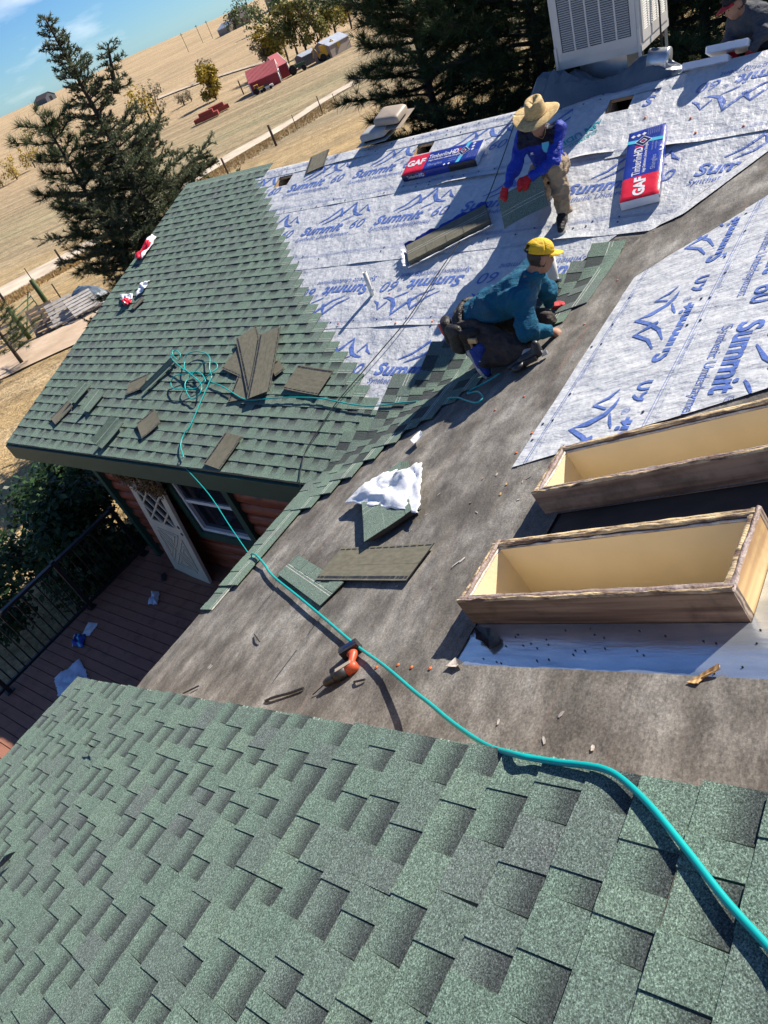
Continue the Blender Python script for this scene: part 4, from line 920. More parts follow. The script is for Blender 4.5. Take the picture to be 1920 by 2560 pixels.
# ================================================================= shingle bundles
def bundle(mtx, label, Hh=.095, L=1.0, Wd=.335, front=True, opened=False):
    o = wthing('shingle_bundle', label, 'shingle bundle', mtx, 'wrapped shingle bundles')
    mb = MB(); n = 24
    def P(a, b, top=True):
        x, y = L * a, Wd * b; e = min(a, 1 - a, b * .4, (1 - b) * .4) * L
        return (x, y, Hh - .012 * max(0, 1 - e / .02) ** 2 + .0022 * mnoise.noise(Vector((x * 9, y * 9, 2))))
    nx, ny = 40, 14
    mb.grid(nx, ny, P, 0)
    mb.m = [(0 if (i % nx) / nx < .30 else 1) for i in range(nx * ny)]
    def side(p, q, nrm, mi, nn=20):
        p, q, nrm = Vector(p), Vector(q), Vector(nrm)
        def fn(a, b):
            s = p.lerp(q, a); z = (Hh - .0115) * b
            return (s.x + nrm.x * .006 * math.sin(b * math.pi), s.y + nrm.y * .006 * math.sin(b * math.pi), z + (.0022 * mnoise.noise(Vector((s.x * 9, s.y * 9, 2))) if b == 1 else 0))
        k = len(mb.m); mb.grid(nn, 4, fn, mi)
        return k
    k = side((0, 0), (L, 0), (0, -1), 1)
    for j in range(80): mb.m[k + j] = (4 if (j % 20) < 4 else (1 if (j % 20) < 13 else (5 if front else 1)))
    side((L, 0), (L, Wd), (1, 0), 2); side((L, Wd), (0, Wd), (0, 1), 2); side((0, Wd), (0, 0), (-1, 0), 2 if not front else 4)
    wobj('wrapper', mb.mesh('wrapper', ['wrap_red', 'wrap_blue', 'wrap_white', 'wrap_cyan', 'wrap_navy', 'sealant']), o, mtx)
    pr = MB(); z = Hh + .0022
    put_text(pr, 'GAF', .03, .13, .135, 0, z, bold=.045, sx=.98)
    put_text(pr, 'Timberline', .315, .185, .105, 0, z, bold=.006, sx=.68); put_text(pr, 'HD', .605, .185, .105, 0, z, bold=.03, sx=.74); put_text(pr, 'Z', .705, .185, .10, 1, z, bold=.02, sx=.7)
    put_text(pr, 'High Definition Lifetime Shingles', .335, .142, .036, 0, z, bold=.012, sx=.9)
    put_text(pr, 'Shingles', .345, .055, .062, 3, z, sx=1.05); put_text(pr, 'limited warranty', .63, .092, .024, 3, z); put_text(pr, 'see package', .63, .062, .024, 3, z)
    pr.add([(.80 - .052, 0.006, z), (.80 - .006, 0.006, z), (.80 + .052, Wd - .006, z), (.80 + .006, Wd - .006, z)], [(0, 1, 2, 3)], 2)
    def dia(x, y, r, mi, zz): pr.add([(x - r, y, zz), (x, y - r, zz), (x + r, y, zz), (x, y + r, zz)], [(0, 1, 2, 3)], mi)
    dia(.80, .185, .078, 0, z + .0012); dia(.80, .185, .070, 4, z + .002); dia(.80, .185, .036, 0, z + .0028); dia(.80, .185, .026, 4, z + .0036); dia(.80, .185, .012, 1, z + .0042)
    for x, y in ((.905, .235), (.905, .285), (.91, .185)): dia(x, y, .022, 0, z)
    for j in range(6): put_text(pr, 'layerlock technology', .875, .145 - j * .019, .0165, 3, z)
    for x, y in ((.60, .018), (.66, .018)): dia(x, y, .017, 0, z)
    wobj('printed_lettering', pr.mesh('printed_lettering', ['ink_white', 'ink_red', 'wrap_cyan', 'ink_pale', 'wrap_navy']), o, mtx)
    ps = MB(); Ms = mtx @ T(0, -.0085, 0) @ RX(math.pi / 2)
    if front:
        put_text(ps, 'Timberline', .07, .028, .062, 0, 0, sx=.66); put_text(ps, 'HD', .245, .028, .062, 0, 0, bold=.03, sx=.72); put_text(ps, 'Z', .305, .028, .062, 1, 0, sx=.7)
        wobj('printed_lettering', ps.mesh('printed_lettering', ['ink_white', 'ink_red']), o, Ms)
    return o
def place(F, c, h=.02):
    p0, p1 = Vector(c[0]), Vector(c[1]); d = p1 - p0; return F @ T(p0.x, p0.y, h) @ RZ(math.atan2(d.y, d.x))
bundle(place(FA, [(5.009, 4.220), (6.002, 4.261)]), 'red and blue wrapped shingle bundle lying level by the middle vent opening', front=True)
bundle(place(FA, [(8.268, 3.251), (8.089, 4.217)]), 'red and blue wrapped shingle bundle standing lengthways up the slope at right', front=False)
def silver_bundle(p0, p1, Hh, label):
    p0, p1 = Vector(p0), Vector(p1); d = p1 - p0; mtx = T(*p0) @ RZ(math.atan2(d.y, d.x)) @ RY(-math.atan2(d.z, d.xy.length)) @ RX(R(-24)); mb = MB(); L = d.length
    def wall(a, b): 
        ang = b * 2 * math.pi; x = L * a; yy = .15 + .16 * max(-1, min(1, 3 * math.cos(ang))); zz = Hh / 2 + Hh / 2 * max(-1, min(1, 3 * math.sin(ang)))
        e = .90 + .10 * min(1, min(a, 1 - a) * 26); nn = .0025 * mnoise.noise(Vector((x * 14, ang * 3, 3)))
        return (x, .15 + (yy - .15) * e + nn, Hh / 2 + (zz - Hh / 2) * e + nn)
    mb.grid(26, 20, wall, 0, False)
    for a, fl in ((0, False), (1, True)):
        r = [wall(a, j / 20) for j in range(20)]; mb.add(r, [tuple(range(20)) if not fl else tuple(range(20))[::-1]])
    o = wobj('shingle_bundle', mb.mesh('shingle_bundle', 'wrap_white'), None, mtx); tag(o, label, 'shingle bundle', 'white backed shingle bundles')
silver_bundle((8.02, 4.84, 1.515), (8.44, 4.84, 1.505), .060, 'lower white backed shingle bundle at the ridge beside the crouching worker')
silver_bundle((8.22, 4.93, 1.590), (8.60, 4.93, 1.575), .060, 'upper white backed shingle bundle tipped on the lower one at the ridge')
# the opened bundle: shingles in a torn white tray of wrapper
c = [(5.789, 2.721), (6.612, 3.224), (5.638, 2.963)]
p0, p1 = Vector(c[0]), Vector(c[1]); d = (p1 - p0); L = d.length; d.normalize(); mo = FA @ T(p0.x, p0.y, .018) @ RZ(math.atan2(d.y, d.x))
ob = wthing('opened_bundle', 'opened shingle bundle in a torn white and blue wrapper below the straw-hatted worker', 'shingle bundle', mo)
mb = MB()
for i in range(8):
    mb.box((.02 + .004 * (i % 3), .03, .004 + i * .0075), (L - .02 + .006 * (i % 2), .325 + .003 * (i % 3), .0105 + i * .0075), 0)
zt = .0105 + 7 * .0075
for vv in (.165, .20): mb.box((.02, vv, zt), (L - .02, vv + .005, zt + .0008), 1)
x = .02; rg = random.Random(9); th = True
while x < L - .03:
    e = min(L - .02, x + rg.uniform(.08, .15))
    if th: mb.box((x, .03, zt), (e, .158, zt + .003), 0)
    x = e; th = not th
me = mb.mesh('shingle_pile', ['shingle_back', 'nail_line']); wobj('shingle_pile', me, ob, mo)
def torn(p, q, out, Hh, seed, mi, n=40):
    mbx = MB(); p, q, out = Vector(p), Vector(q), Vector(out)
    def fn(a, b):
        s = p.lerp(q, a); x = a * 6; r = 1 + .5 * mnoise.noise(Vector((x * 2.2, seed, 0))) + .3 * mnoise.noise(Vector((x * 7, seed, 0)))
        return s + out * (.012 + .05 * b * r + .01 * mnoise.noise(Vector((x, b * 3, seed)))) + Vector((0, 0, Hh * b * (1.15 - .55 * b) * r))
    mbx.grid(n, 5, fn, 0, False); return mbx
for p, q, ou, m_, hh in (((0, .02, 0), (L, .02, 0), (0, -1, 0), 'wrap_white', .075), ((0, .335, .0), (L, .335, 0), (0, 1, 0), 'wrap_blue', .085), ((.01, .02, 0), (.01, .335, 0), (-1, 0, 0), 'wrap_white', .085)):
    w_ = wobj('torn_wrapper_flap', torn(p, q, ou, hh, 3, 0).mesh('torn_wrapper_flap', m_), ob, mo); s_ = w_.modifiers.new('thickness', 'SOLIDIFY'); s_.thickness = .0015
ps = MB(); put_text(ps, 'Timberline HDZ', 0, 0, .06, 0, 0, bold=.02, sx=.8)
wobj('printed_lettering', ps.mesh('printed_lettering', ['ink_white']), ob, mo @ T(L - .12, .372, .022) @ RZ(math.pi) @ RX(R(-62)) @ T(0, 0, .010))

# ================================================================= hose, rope
def smooth_path(P, n=6):
    P = [Vector(p) for p in P]; out = []
    for i in range(len(P) - 1):
        p0, p1, p2, p3 = P[max(i - 1, 0)], P[i], P[i + 1], P[min(i + 2, len(P) - 1)]
        for k in range(n):
            t = k / n; out.append(.5 * ((2 * p1) + (-p0 + p2) * t + (2 * p0 - 5 * p1 + 4 * p2 - p3) * t * t + (-p0 + 3 * p1 - 3 * p2 + p3) * t ** 3))
    return out + [P[-1]]
def onF(F, pts, h): return [F @ Vector((p[0], p[1], h)) for p in pts]
hoseC = onF(FC, [(2.864, 4.817), (2.839, 4.786), (2.781, 4.697), (2.699, 4.590), (2.623, 4.486), (2.571, 4.396), (2.553, 4.338), (2.552, 4.270), (2.556, 4.207), (2.557, 4.130)], .041)
LOOP = [(0.991, 0.235), (0.976, 0.143), (1.024, 0.196)]
hoseB = onF(FB, [(2.557, 4.054)], .405) + onF(FB, [(2.501, 3.863)], .33) + onF(FB, [(2.384, 3.573)], .23) + onF(FB, [(2.265, 3.305)], .15) + onF(FB, [(2.180, 3.104)], .10) + onF(FB, [(2.020, 2.729)], .05) + onF(FB, [(1.890, 2.376), (1.689, 1.880), (1.496, 1.398), (1.257, 0.794), (1.107, 0.491)], .038)
hose = hoseC + hoseB
e0 = FB @ Vector((LOOP[2][0], LOOP[2][1] - .01, .02)); e1 = FA @ Vector(((3.960, 0.117) + (.0,)))
air = [e0 + Vector((-.04, .03, -.03)), e0.lerp(e1, .33) + Vector((0, 0, -.10)), e0.lerp(e1, .66) + Vector((0, 0, -.09)), e1 + Vector((0, -.07, -.02)), e1 + Vector((0, -.055, .045))]
hoseA1 = onF(FA, [(4.005, 0.101), (3.849, 0.236), (3.791, 0.384), (3.811, 0.506), (3.745, 0.829), (3.689, 1.118), (3.668, 1.206)], .060)
coil = onF(FA, [(3.581, 1.295), (3.484, 1.446), (3.301, 1.553), (3.112, 1.568), (3.008, 1.499), (3.010, 1.404), (3.114, 1.292), (3.315, 1.201), (3.531, 1.115), (3.648, 1.105), (3.515, 1.204), (3.321, 1.263), (3.186, 1.218), (3.031, 1.167), (2.987, 1.092), (3.126, 0.997), (3.334, 0.979), (3.524, 1.026), (3.609, 1.128), (3.661, 1.206), (3.682, 1.325), (3.624, 1.385), (3.440, 1.385), (3.336, 1.324), (3.294, 1.159), (3.340, 1.021), (3.525, 0.879), (3.668, 0.884), (3.668, 1.000), (3.472, 1.143), (3.153, 1.261), (2.791, 1.417), (2.631, 1.535), (2.697, 1.586), (2.861, 1.513), (2.847, 1.449), (2.697, 1.515), (2.661, 1.580)], .062)
coil = [p + Vector((0, 0, .018 * (1 + math.sin(i * 2.1)))) for i, p in enumerate(coil)]
ho = wthing('air_hose', 'teal air hose from the near roof over the felt to the far coil', 'hose', T(*hose[0]))
mb = MB(); hp_ = smooth_path(hose + onF(FB, LOOP[:2], .055) + air + hoseA1 + coil, 5); mb.tube(hp_, [.0088 if i < 5 * len(hose) else (max(.0048, .0088 - .0004 * (i - 5 * len(hose))) if i < 5 * (len(hose) + 7) else .0066) for i in range(len(hp_))], 8); wobj('hose_run', mb.mesh('hose_run', 'hose_teal'), ho, Matrix.Identity(4))
hoseR = onF(FA, [(3.702, 1.130), (3.961, 1.065), (4.181, 0.986), (4.406, 0.910), (4.558, 0.894), (4.836, 0.926), (5.081, 0.945), (5.345, 0.954), (5.569, 0.947), (5.798, 0.916), (5.963, 0.894), (6.169, 0.879), (6.352, 0.896), (6.520, 0.931)], .058) + onF(FA, [(6.680, 0.949), (6.906, 0.976)], .06) + onF(FB, [(-0.683, 1.481), (-0.594, 1.627), (-0.466, 1.834), (-0.514, 1.880), (-0.651, 1.744), (-0.679, 1.619), (-0.727, 1.633), (-0.769, 1.760), (-0.840, 1.867)], .055)
h2 = wthing('air_hose', 'teal air hose running level from the coil to the nail gun in the valley', 'hose', T(*hoseR[0]))
mb = MB(); mb.tube(smooth_path(hoseR, 5), .0068, 8); wobj('hose_run', mb.mesh('hose_run', 'hose_teal'), h2, Matrix.Identity(4))
rope = onF(FA, [(6.245, 5.122), (6.339, 4.232), (6.392, 3.513), (6.293, 2.926), (6.210, 2.451), (6.130, 1.959), (6.012, 1.606), (5.888, 1.253), (5.766, 0.895), (5.726, 0.604), (5.696, 0.329), (5.770, 0.099), (5.826, -0.020)], .052)
o = wobj('safety_rope', MB().tube(smooth_path([rope[0] + Vector((0, .2, -.1))] + rope + [rope[-1] + Vector((0, -.06, -.15))], 4), .0055, 6).mesh('safety_rope', 'black_rubber'), None, Matrix.Identity(4)); tag(o, 'thin black safety rope running down the far slope from ridge to eave', 'rope')

# ================================================================= vent pipes
def pipe(u, v, r, H, label, dark):
    P = FA @ Vector((u, v, 0)); o = wthing('vent_pipe', label, 'vent pipe', T(*P), 'white vent pipes'); M_ = T(*P) @ RY(R(2))
    mb = MB(); mb.lathe([(r, -.05), (r, H), (r * .86, H), (r * .86, H * .3)], 20); wobj('pipe', mb.mesh('pipe', 'pvc'), o, M_)
    mb = MB(); mb.lathe([(r * 1.05, H * .20), (r * 1.09, H * .24), (r * 1.05, H * .28)], 20); wobj('clamp', mb.mesh('clamp', 'black_rubber' if dark else 'galvanised'), o, M_)
    mb = MB(); mb.box((r * .9, -.012, H * .19), (r * 1.5, .012, H * .29)); wobj('clamp_screw', mb.mesh('clamp_screw', 'galvanised'), o, M_)
pipe(7.575, 2.30, .052, .33, 'thick white vent pipe behind the worker with the yellow cap', True)
pipe(5.44, 2.385, .024, .27, 'thin white vent pipe standing alone on the underlayment', False)

# ================================================================= drill
a, b, c_ = FB @ Vector((2.045, 2.46, .038)), FB @ Vector((2.19, 2.295, .038)), FB @ Vector((1.90, 2.15, .038))
ex = (b - a).normalized(); nz = FB.to_3x3() @ Vector((0, 0, 1)); ey = nz.cross(ex)
if (c_ - a).dot(ey) < 0: ey = -ey
md = Matrix.Identity(4)
for i in range(3): md[i][0] = ex[i]; md[i][1] = ey[i]; md[i][2] = nz[i]; md[i][3] = a[i]
md = md @ Matrix.Scale(.90, 4)
dr = wthing('cordless_drill', 'orange-red and black cordless drill lying on the felt beside the hose', 'drill', md)
RYX = RY(math.pi / 2)
mb = MB(); mb.lathe([(.012, -.055), (.026, -.050), (.034, -.03), (.035, .015)], 18, 0, RYX); mb.lathe([(.036, .015), (.036, .075), (.031, .10)], 18, 1, RYX); mb.box((-.03, -.008, .026), (.075, .02, .037), 2); wobj('motor_housing', mb.mesh('motor_housing', ['drill_red', 'black_plastic', 'vent_tan']), dr, md)
mb = MB(); mb.lathe([(.030, .10), (.027, .108), (.027, .15), (.018, .175), (.009, .180)], 14, 0, RYX); wobj('chuck', mb.mesh('chuck', 'black_plastic'), dr, md)
mb = MB(); mb.tube([(.178, 0, 0), (.275, .002, -.02)], .0035, 6); wobj('bit', mb.mesh('bit', 'black_metal'), dr, md)
me = sdf_mesh('handle', [('c', (-.010, .02, 0), (-.030, .125, 0), .021, .019), ('c', (-.030, .115, 0), (.0, .135, 0), .019, .017)], .006, 'drill_red', .012); wobj('handle', me, dr, md)
mb = MB(); mb.box((.012, .032, -.008), (.026, .058, .008)); wobj('trigger', mb.mesh('trigger', 'black_plastic'), dr, md)
mb = MB(); mb.box((-.075, .137, -.036), (.050, .158, .036)); mb.box((-.070, .158, -.037), (.055, .198, .037)); wobj('battery', mb.mesh('battery', 'black_plastic'), dr, md)
mb = MB(); mb.box((-.050, .165, .0372), (.02, .190, .0380)); wobj('battery_label', mb.mesh('battery_label', 'wrap_navy'), dr, md)

# ================================================================= nail gun in the valley
g0 = FB @ Vector((-0.859, 1.913) + (.06,)); g1 = FB @ Vector((-0.919, 2.170) + (.06,))
ex = (g1 - g0).normalized(); ey = nz.cross(ex).normalized(); ez = ex.cross(ey)
mg = Matrix.Identity(4)
for i in range(3): mg[i][0] = ex[i]; mg[i][1] = ey[i]; mg[i][2] = ez[i]; mg[i][3] = g0[i]
ng = wthing('nail_gun', 'black roofing nail gun lying at the knee of the worker in the valley', 'nail gun', mg)
me = sdf_mesh('gun_body', [('c', (.18, 0, .01), (.30, .0, .02), .036, .042), ('c', (.05, .0, .0), (.2, 0, .015), .020, .022), ('c', (.30, 0, .02), (.32, .0, .08), .036, .03)], .009, 'black_plastic', .01); wobj('gun_body', me, ng, mg)
mb = MB(); mb.lathe([(.052, -.02), (.056, 0), (.052, .02)], 16, 0, T(.14, -.065, .0)); mb.box((.14, -.07, -.018), (.30, -.03, .018)); wobj('magazine', mb.mesh('magazine', 'black_plastic'), ng, mg)
mb = MB(); mb.box((.32, -.014, -.03), (.37, .014, .0)); wobj('nose', mb.mesh('nose', 'galvanised'), ng, mg)

# ================================================================= evaporative cooler on its stand
mc = T(6.62, 5.18, 1.80) @ RY(R(1.5)) @ RX(R(-1))
co = wthing('evaporative_cooler', 'big beige louvred evaporative cooler standing on the ridge', 'air cooler', mc)
CW, CD, CH = .93, .92, .95
mb = MB()
for x0, y0 in ((0, 0), (CW - .035, 0), (0, CD - .035), (CW - .035, CD - .035)):
    mb.box((x0, y0, -.0), (x0 + .035, y0 + .035, CH))
mb.box((-.005, -.005, -.075), (CW + .005, CD + .005, -.001)); mb.box((-.012, -.012, CH), (CW + .012, CD + .012, CH + .05)); mb.box((.05, .05, .0), (CW - .05, CD - .05, CH - .01), 1)
wobj('cabinet', mb.mesh('cabinet', ['cooler_paint', 'dark_interior']), co, mc)
def louvre(Wp, Hp):
    mb = MB(); mb.box((.0, 0, 0), (Wp, .012, .085)); mb.box((0, 0, Hp - .07), (Wp, .012, Hp)); mb.box((0, .0, .085), (.055, .012, Hp - .07)); mb.box((Wp - .055, 0, .085), (Wp, .012, Hp - .07))
    for i in range(1, 5):
        x = .055 + (Wp - .11) * i / 5; mb.box((x - .009, .001, .085), (x + .009, .011, Hp - .07))
    return mb
slat = MB()
for M_, nm, Wp in ((mc @ T(.035, -.013, .0), 'front', CW - .07), (mc @ T(CW + .013, .035, 0) @ RZ(math.pi / 2), 'side', CD - .07)):
    pn = wobj('louvre_panel', louvre(Wp, CH).mesh('louvre_panel', 'cooler_paint'), co, M_)
    sl = MB(); sl.box((0, 0, -.002), ((Wp - .11) / 5 - .018, .016, .002)); sl = sl.mesh('louvre_slat', 'cooler_paint')
    for i in range(5):
        for j in range(38):
            z0 = .095 + j * .0208
            if z0 > CH - .08: break
            wobj('louvre_slat', sl, pn, M_ @ T(.055 + (Wp - .11) * i / 5 + .009, .002, z0) @ RX(R(38)))
for x0, y0 in ((.0, .0), (CW - .03, 0), (CW - .03, CD - .03), (0, CD - .03)):
    mb = MB(); mb.box((x0, y0 - .02, -.42), (x0 + .03, y0 - .016, .14)); mb.box((x0, y0 - .016, -.42), (x0 + .004, y0 + .014, .14)); wobj('stand_leg', mb.mesh('stand_leg', 'cooler_paint'), co, mc)
mb = MB(); mb.box((.2, .15, -.5), (.72, .7, -.07)); wobj('duct', mb.mesh('duct', 'sheet_metal'), co, mc)
mb = MB(); mb.tube([mc @ Vector((CW + .03, CD * .5, .9)), mc @ Vector((CW + .06, CD * .5, .2)), mc @ Vector((CW + .07, CD * .45, -.25)), mc @ Vector((CW + .04, CD * .4, -.5))], .010, 8); wobj('supply_line', mb.mesh('supply_line', 'black_rubber'), co, Matrix.Identity(4))
# tarp bunched round the foot of the cooler
def tarp_mesh():
    mb = MB()
    def fn(a, b):
        x = 6.22 + 1.85 * a; y0 = 4.74 + .06 * mnoise.noise(Vector((a * 5, 1, 0))) + .15 * a; y = y0 + .60 * b
        roof = y * math.tan(TA) if y < RIDGE * math.cos(TA) else RIDGE * math.sin(TA) - (y - RIDGE * math.cos(TA)) * .3
        e = min(1, min(a * 7, (1 - a) * 5)) * min(1, b * 5) * (1 if b < .8 else (1 - b) * 4 + .2)
        bump = .27 * math.exp(-((a - .24) / .20) ** 2) + .20 * math.exp(-((a - .78) / .18) ** 2) + .05
        f = 1.1 * abs(mnoise.noise(Vector((a * 4.0 + b * 1.5, b * 1.6 - a, 1)))) + .45 * abs(mnoise.noise(Vector((a * 8 - b * 3, b * 3 + a * 2, 4)))) + .38 * abs(mnoise.noise(Vector((a * 13 + b * 5, b * 5 - a * 4, 4))))
        return (x + .05 * mnoise.noise(Vector((a * 6, b * 6, 8))), y, roof + .026 + bump * e * (.55 + .9 * f))
    mb.grid(34, 13, fn, 0, False); return mb
o = wobj('tarp', tarp_mesh().mesh('tarp', 'tarp'), None, Matrix.Identity(4)); tag(o, 'crumpled slate blue plastic tarp round the foot of the cooler', 'tarp')
mb = MB(); mb.lathe([(.11, 0), (.112, .02), (.108, .04), (.108, .20)], 22, 0, T(7.86, 5.02, 1.60) @ RY(R(-80)) @ RZ(.3)); o = wobj('duct_pipe', mb.mesh('duct_pipe', 'sheet_metal'), None, Matrix.Identity(4)); tag(o, 'short round sheet metal duct lying at the end of the tarp', 'duct')

# ================================================================= roof vents stacked on the ridge
def box_vent(M_, m_, label):
    o = wthing('roof_vent', label, 'roof vent', M_, 'removed roof vents')
    mb = MB(); a = .19; prof = [(a, .0), (a, .055), (a - .02, .078), (a - .06, .088)]
    def ring(r, z): return [(r * (1 if i in (0, 3) else -1) * 1.0, r * (1 if i < 2 else -1) * .85, z) for i in range(4)]
    def rr(r, z):
        out = []
        for cx, cy, s in ((1, 1, 0), (-1, 1, 1), (-1, -1, 2), (1, -1, 3)):
            for k in range(5):
                q = (s + k / 4) * math.pi / 2; out.append((cx * (r - .05) + .05 * math.cos(q), (cy * (r - .05) + .05 * math.sin(q)) * .88, z))
        return out
    rs = [rr(r, z) for r, z in prof]; n = len(rs[0]); vs = sum(rs, [])
    mb.add(vs, [(i * n + j, i * n + (j + 1) % n, (i + 1) * n + (j + 1) % n, (i + 1) * n + j) for i in range(len(prof) - 1) for j in range(n)] + [tuple(range((len(prof) - 1) * n, len(prof) * n))], 0, True)
    wobj('hood', mb.mesh('hood', m_), o, M_)
    mb = MB(); mb.box((-.24, -.22, -.035), (.24, .22, -.031)); wobj('flange', mb.mesh('flange', m_), o, M_)
    mb = MB(); mb.box((-.15, -.13, -.031), (.15, .13, .03)); wobj('throat', mb.mesh('throat', 'dark_interior'), o, M_)
box_vent(T(4.10, 5.03, 1.58) @ RX(R(4)) @ RZ(R(4)), 'vent_grey', 'lower grey box roof vent standing on the ridge')
box_vent(T(4.30, 5.16, 1.70) @ RX(R(12)) @ RY(R(5)), 'vent_tan', 'upper tan box roof vent stacked on the grey one')

# ================================================================= loose door, wreath
dw, dh, dt = .86, 2.00, .044
mdoor = T(1.715, .165, DECK + .035) @ RZ(R(-4)) @ RX(R(-5.0)) @ RY(R(4.6))
do = wthing('door', 'cream door with diamond lattice glass leaning against the log wall', 'door', mdoor)
mb = MB(); gx0, gx1, gz0, gz1 = .14, dw - .14, 1.02, 1.86
for a, b, c0, d0 in ((0, gx0, 0, dh), (gx1, dw, 0, dh), (gx0, gx1, 0, gz0), (gx0, gx1, gz1, dh)): mb.box((a, 0, c0), (b, dt, d0))
wobj('slab', mb.mesh('slab', 'cream_paint'), do, mdoor)
mb = MB(); mb.box((gx0, .018, gz0), (gx1, .024, gz1)); wobj('pane', mb.mesh('pane', 'window_glass'), do, mdoor)
def bar(p, q, wd=.022, y0=-.004, y1=.017):
    p, q = Vector((p[0], 0, p[1])), Vector((q[0], 0, q[1])); d = q - p; ang = math.atan2(d.z, d.x); m = MB(); m.box((0, y0, -wd / 2), (d.length, y1, wd / 2)); return m, mdoor @ T(p.x, 0, p.z) @ RY(-ang)
gw, gh = gx1 - gx0, gz1 - gz0
def clipseg(sl, c):
    x0, x1 = 0.0, 1.0
    for lim in (0.0, 1.0):
        xc = (lim - c) / sl; inside0 = 0 <= sl * x0 + c <= 1; inside1 = 0 <= sl * x1 + c <= 1
        if not inside0 and ((lim == 0 and sl * x0 + c < 0) or (lim == 1 and sl * x0 + c > 1)): x0 = xc
        if not inside1 and ((lim == 0 and sl * x1 + c < 0) or (lim == 1 and sl * x1 + c > 1)): x1 = xc
    return (x0, sl * x0 + c), (x1, sl * x1 + c)
for sl in (2 / 3, -2 / 3):
    for c in ((-1 / 3, 0, 1 / 3, 2 / 3) if sl > 0 else (1 / 3, 2 / 3, 1, 4 / 3)):
        p, q = clipseg(sl, c)
        m_, M_ = bar((gx0 + p[0] * gw, gz0 + p[1] * gh), (gx0 + q[0] * gw, gz0 + q[1] * gh), .026); wobj('lattice_bar', m_.mesh('lattice_bar', 'cream_paint'), do, M_)
X0, X1, Z0, Z1 = .15, dw - .15, .18, .88; XC, ZC = (X0 + X1) / 2, (Z0 + Z1) / 2
for tri in (((X0 + .05, Z0), (X1 - .05, Z0), (XC, ZC - .06)), ((X0 + .05, Z1), (X1 - .05, Z1), (XC, ZC + .06)), ((X0, Z0 + .06), (X0, Z1 - .06), (XC - .05, ZC)), ((X1, Z0 + .06), (X1, Z1 - .06), (XC + .05, ZC))):
    for sc in (1.0, .55):
        cx, cz = sum(t_[0] for t_ in tri) / 3, sum(t_[1] for t_ in tri) / 3; tr = [(cx + (x - cx) * sc, cz + (z_ - cz) * sc) for x, z_ in tri]
        for k in range(3):
            m_, M_ = bar(tr[k], tr[(k + 1) % 3], .020, -.014, .001); wobj('moulding', m_.mesh('moulding', 'cream_paint'), do, M_)
for zz in (.95, 1.07):
    mb = MB(); mb.lathe([(.027, 0), (.027, .002)], 16, 0, T(dw - .065, -.0015, zz) @ RX(math.pi / 2)); wobj('lock_hole', mb.mesh('lock_hole', 'dark_interior'), do, mdoor)
for zz in (.22, 1.0, 1.75):
    mb = MB(); mb.box((-.012, .008, zz), (-.0005, dt - .008, zz + .09)); wobj('hinge', mb.mesh('hinge', 'galvanised'), do, mdoor)
mat('dried_flowers', (0.30, 0.17, 0.06), (0.16, 0.10, 0.045), scale=9, rough=0.9)
mat('tin', (0.32, 0.27, 0.22), (0.24, 0.20, 0.17), scale=6, rough=0.45, metal=.6)
rs = np.random.RandomState(3); V = []; Fq = []
for i in range(1500):
    t = rs.rand(); a = -.05 + 1.0 * t; x = a; zc = 1.90 - .10 * math.sin(t * 3.1) - (.25 * max(0, t - .75) * 2); P = np.array([x, -.05, zc]) + rs.randn(3) * [.03, .03, .055]; d = rs.randn(3); d /= np.linalg.norm(d); e = np.cross(d, rs.randn(3)); e /= np.linalg.norm(e)
    k = len(V); L_ = rs.uniform(.03, .09); V += [P - e * .004, P + e * .004, P + d * L_ + e * .007, P + d * L_ - e * .007]; Fq.append((k, k + 1, k + 2, k + 3))
wr = wthing('dried_swag', 'dried flower swag with tin stars hung over the loose door', 'wreath', mdoor @ T(0, -.02, 1.8))
q = wobj('twigs', mesh_np('twigs', V, Fq, 'dried_flowers'), wr, mdoor); q['kind'] = 'stuff'
for x, zz, r in ((.14, 1.74, .085), (.42, 1.76, .10), (.62, 1.82, .10)):
    mb = MB(); pts = [(r * (1 if i % 2 == 0 else .42) * math.cos(math.pi / 2 + i * math.pi / 5), r * (1 if i % 2 == 0 else .42) * math.sin(math.pi / 2 + i * math.pi / 5)) for i in range(10)]
    vs = [(p[0], p[1], 0) for p in pts] + [(0, 0, .025), (0, 0, -.01)]; mb.add(vs, [(i, (i + 1) % 10, 10) for i in range(10)] + [((i + 1) % 10, i, 11) for i in range(10)])
    wobj('tin_star', mb.mesh('tin_star', 'tin'), wr, mdoor @ T(x, -.09, zz) @ RX(math.pi / 2) @ RZ(x * 5))

# ================================================================= small litter on the felt
def felt_top(v): return .0050 + .0035 * (0 if v < .93 else 1 if v < 1.8 else 2 if v < 2.72 else 3 if v < 3.62 else 4)
NF = ['left of three in a row below the near curb', 'middle of three in a row below the near curb', 'right of three in a row, nearest the flashing', 'beside the hose near the drill', 'highest, between the two slopes near the top', 'in line with the thick vent pipe in the valley', 'just right of the kneeling worker', 'below the kneeling worker', 'at the lower edge of the printed sheet', 'near the low corner of the printed sheet', 'just above the far curb corner']
for i, q in enumerate([(1.986, 2.776), (1.995, 2.880), (1.995, 3.006), (2.006, 2.625), (-1.913, 2.484), (-1.277, 2.443), (-0.399, 2.310), (-0.334, 2.076), (0.140, 2.651), (0.328, 2.624), (0.667, 3.007)]):
    mb = MB(); mb.lathe([(.0100, 0), (.0100, .0012), (.007, .002), (.003, .0025), (.003, .003)], 12); o = wobj('cap_nail', mb.mesh('cap_nail', 'cap_orange'), None, FB @ T(q[0], q[1], felt_top(q[1]) + .0015)); tag(o, 'orange cap nail in the felt, ' + NF[i], 'cap nail', 'orange cap nails in the felt')
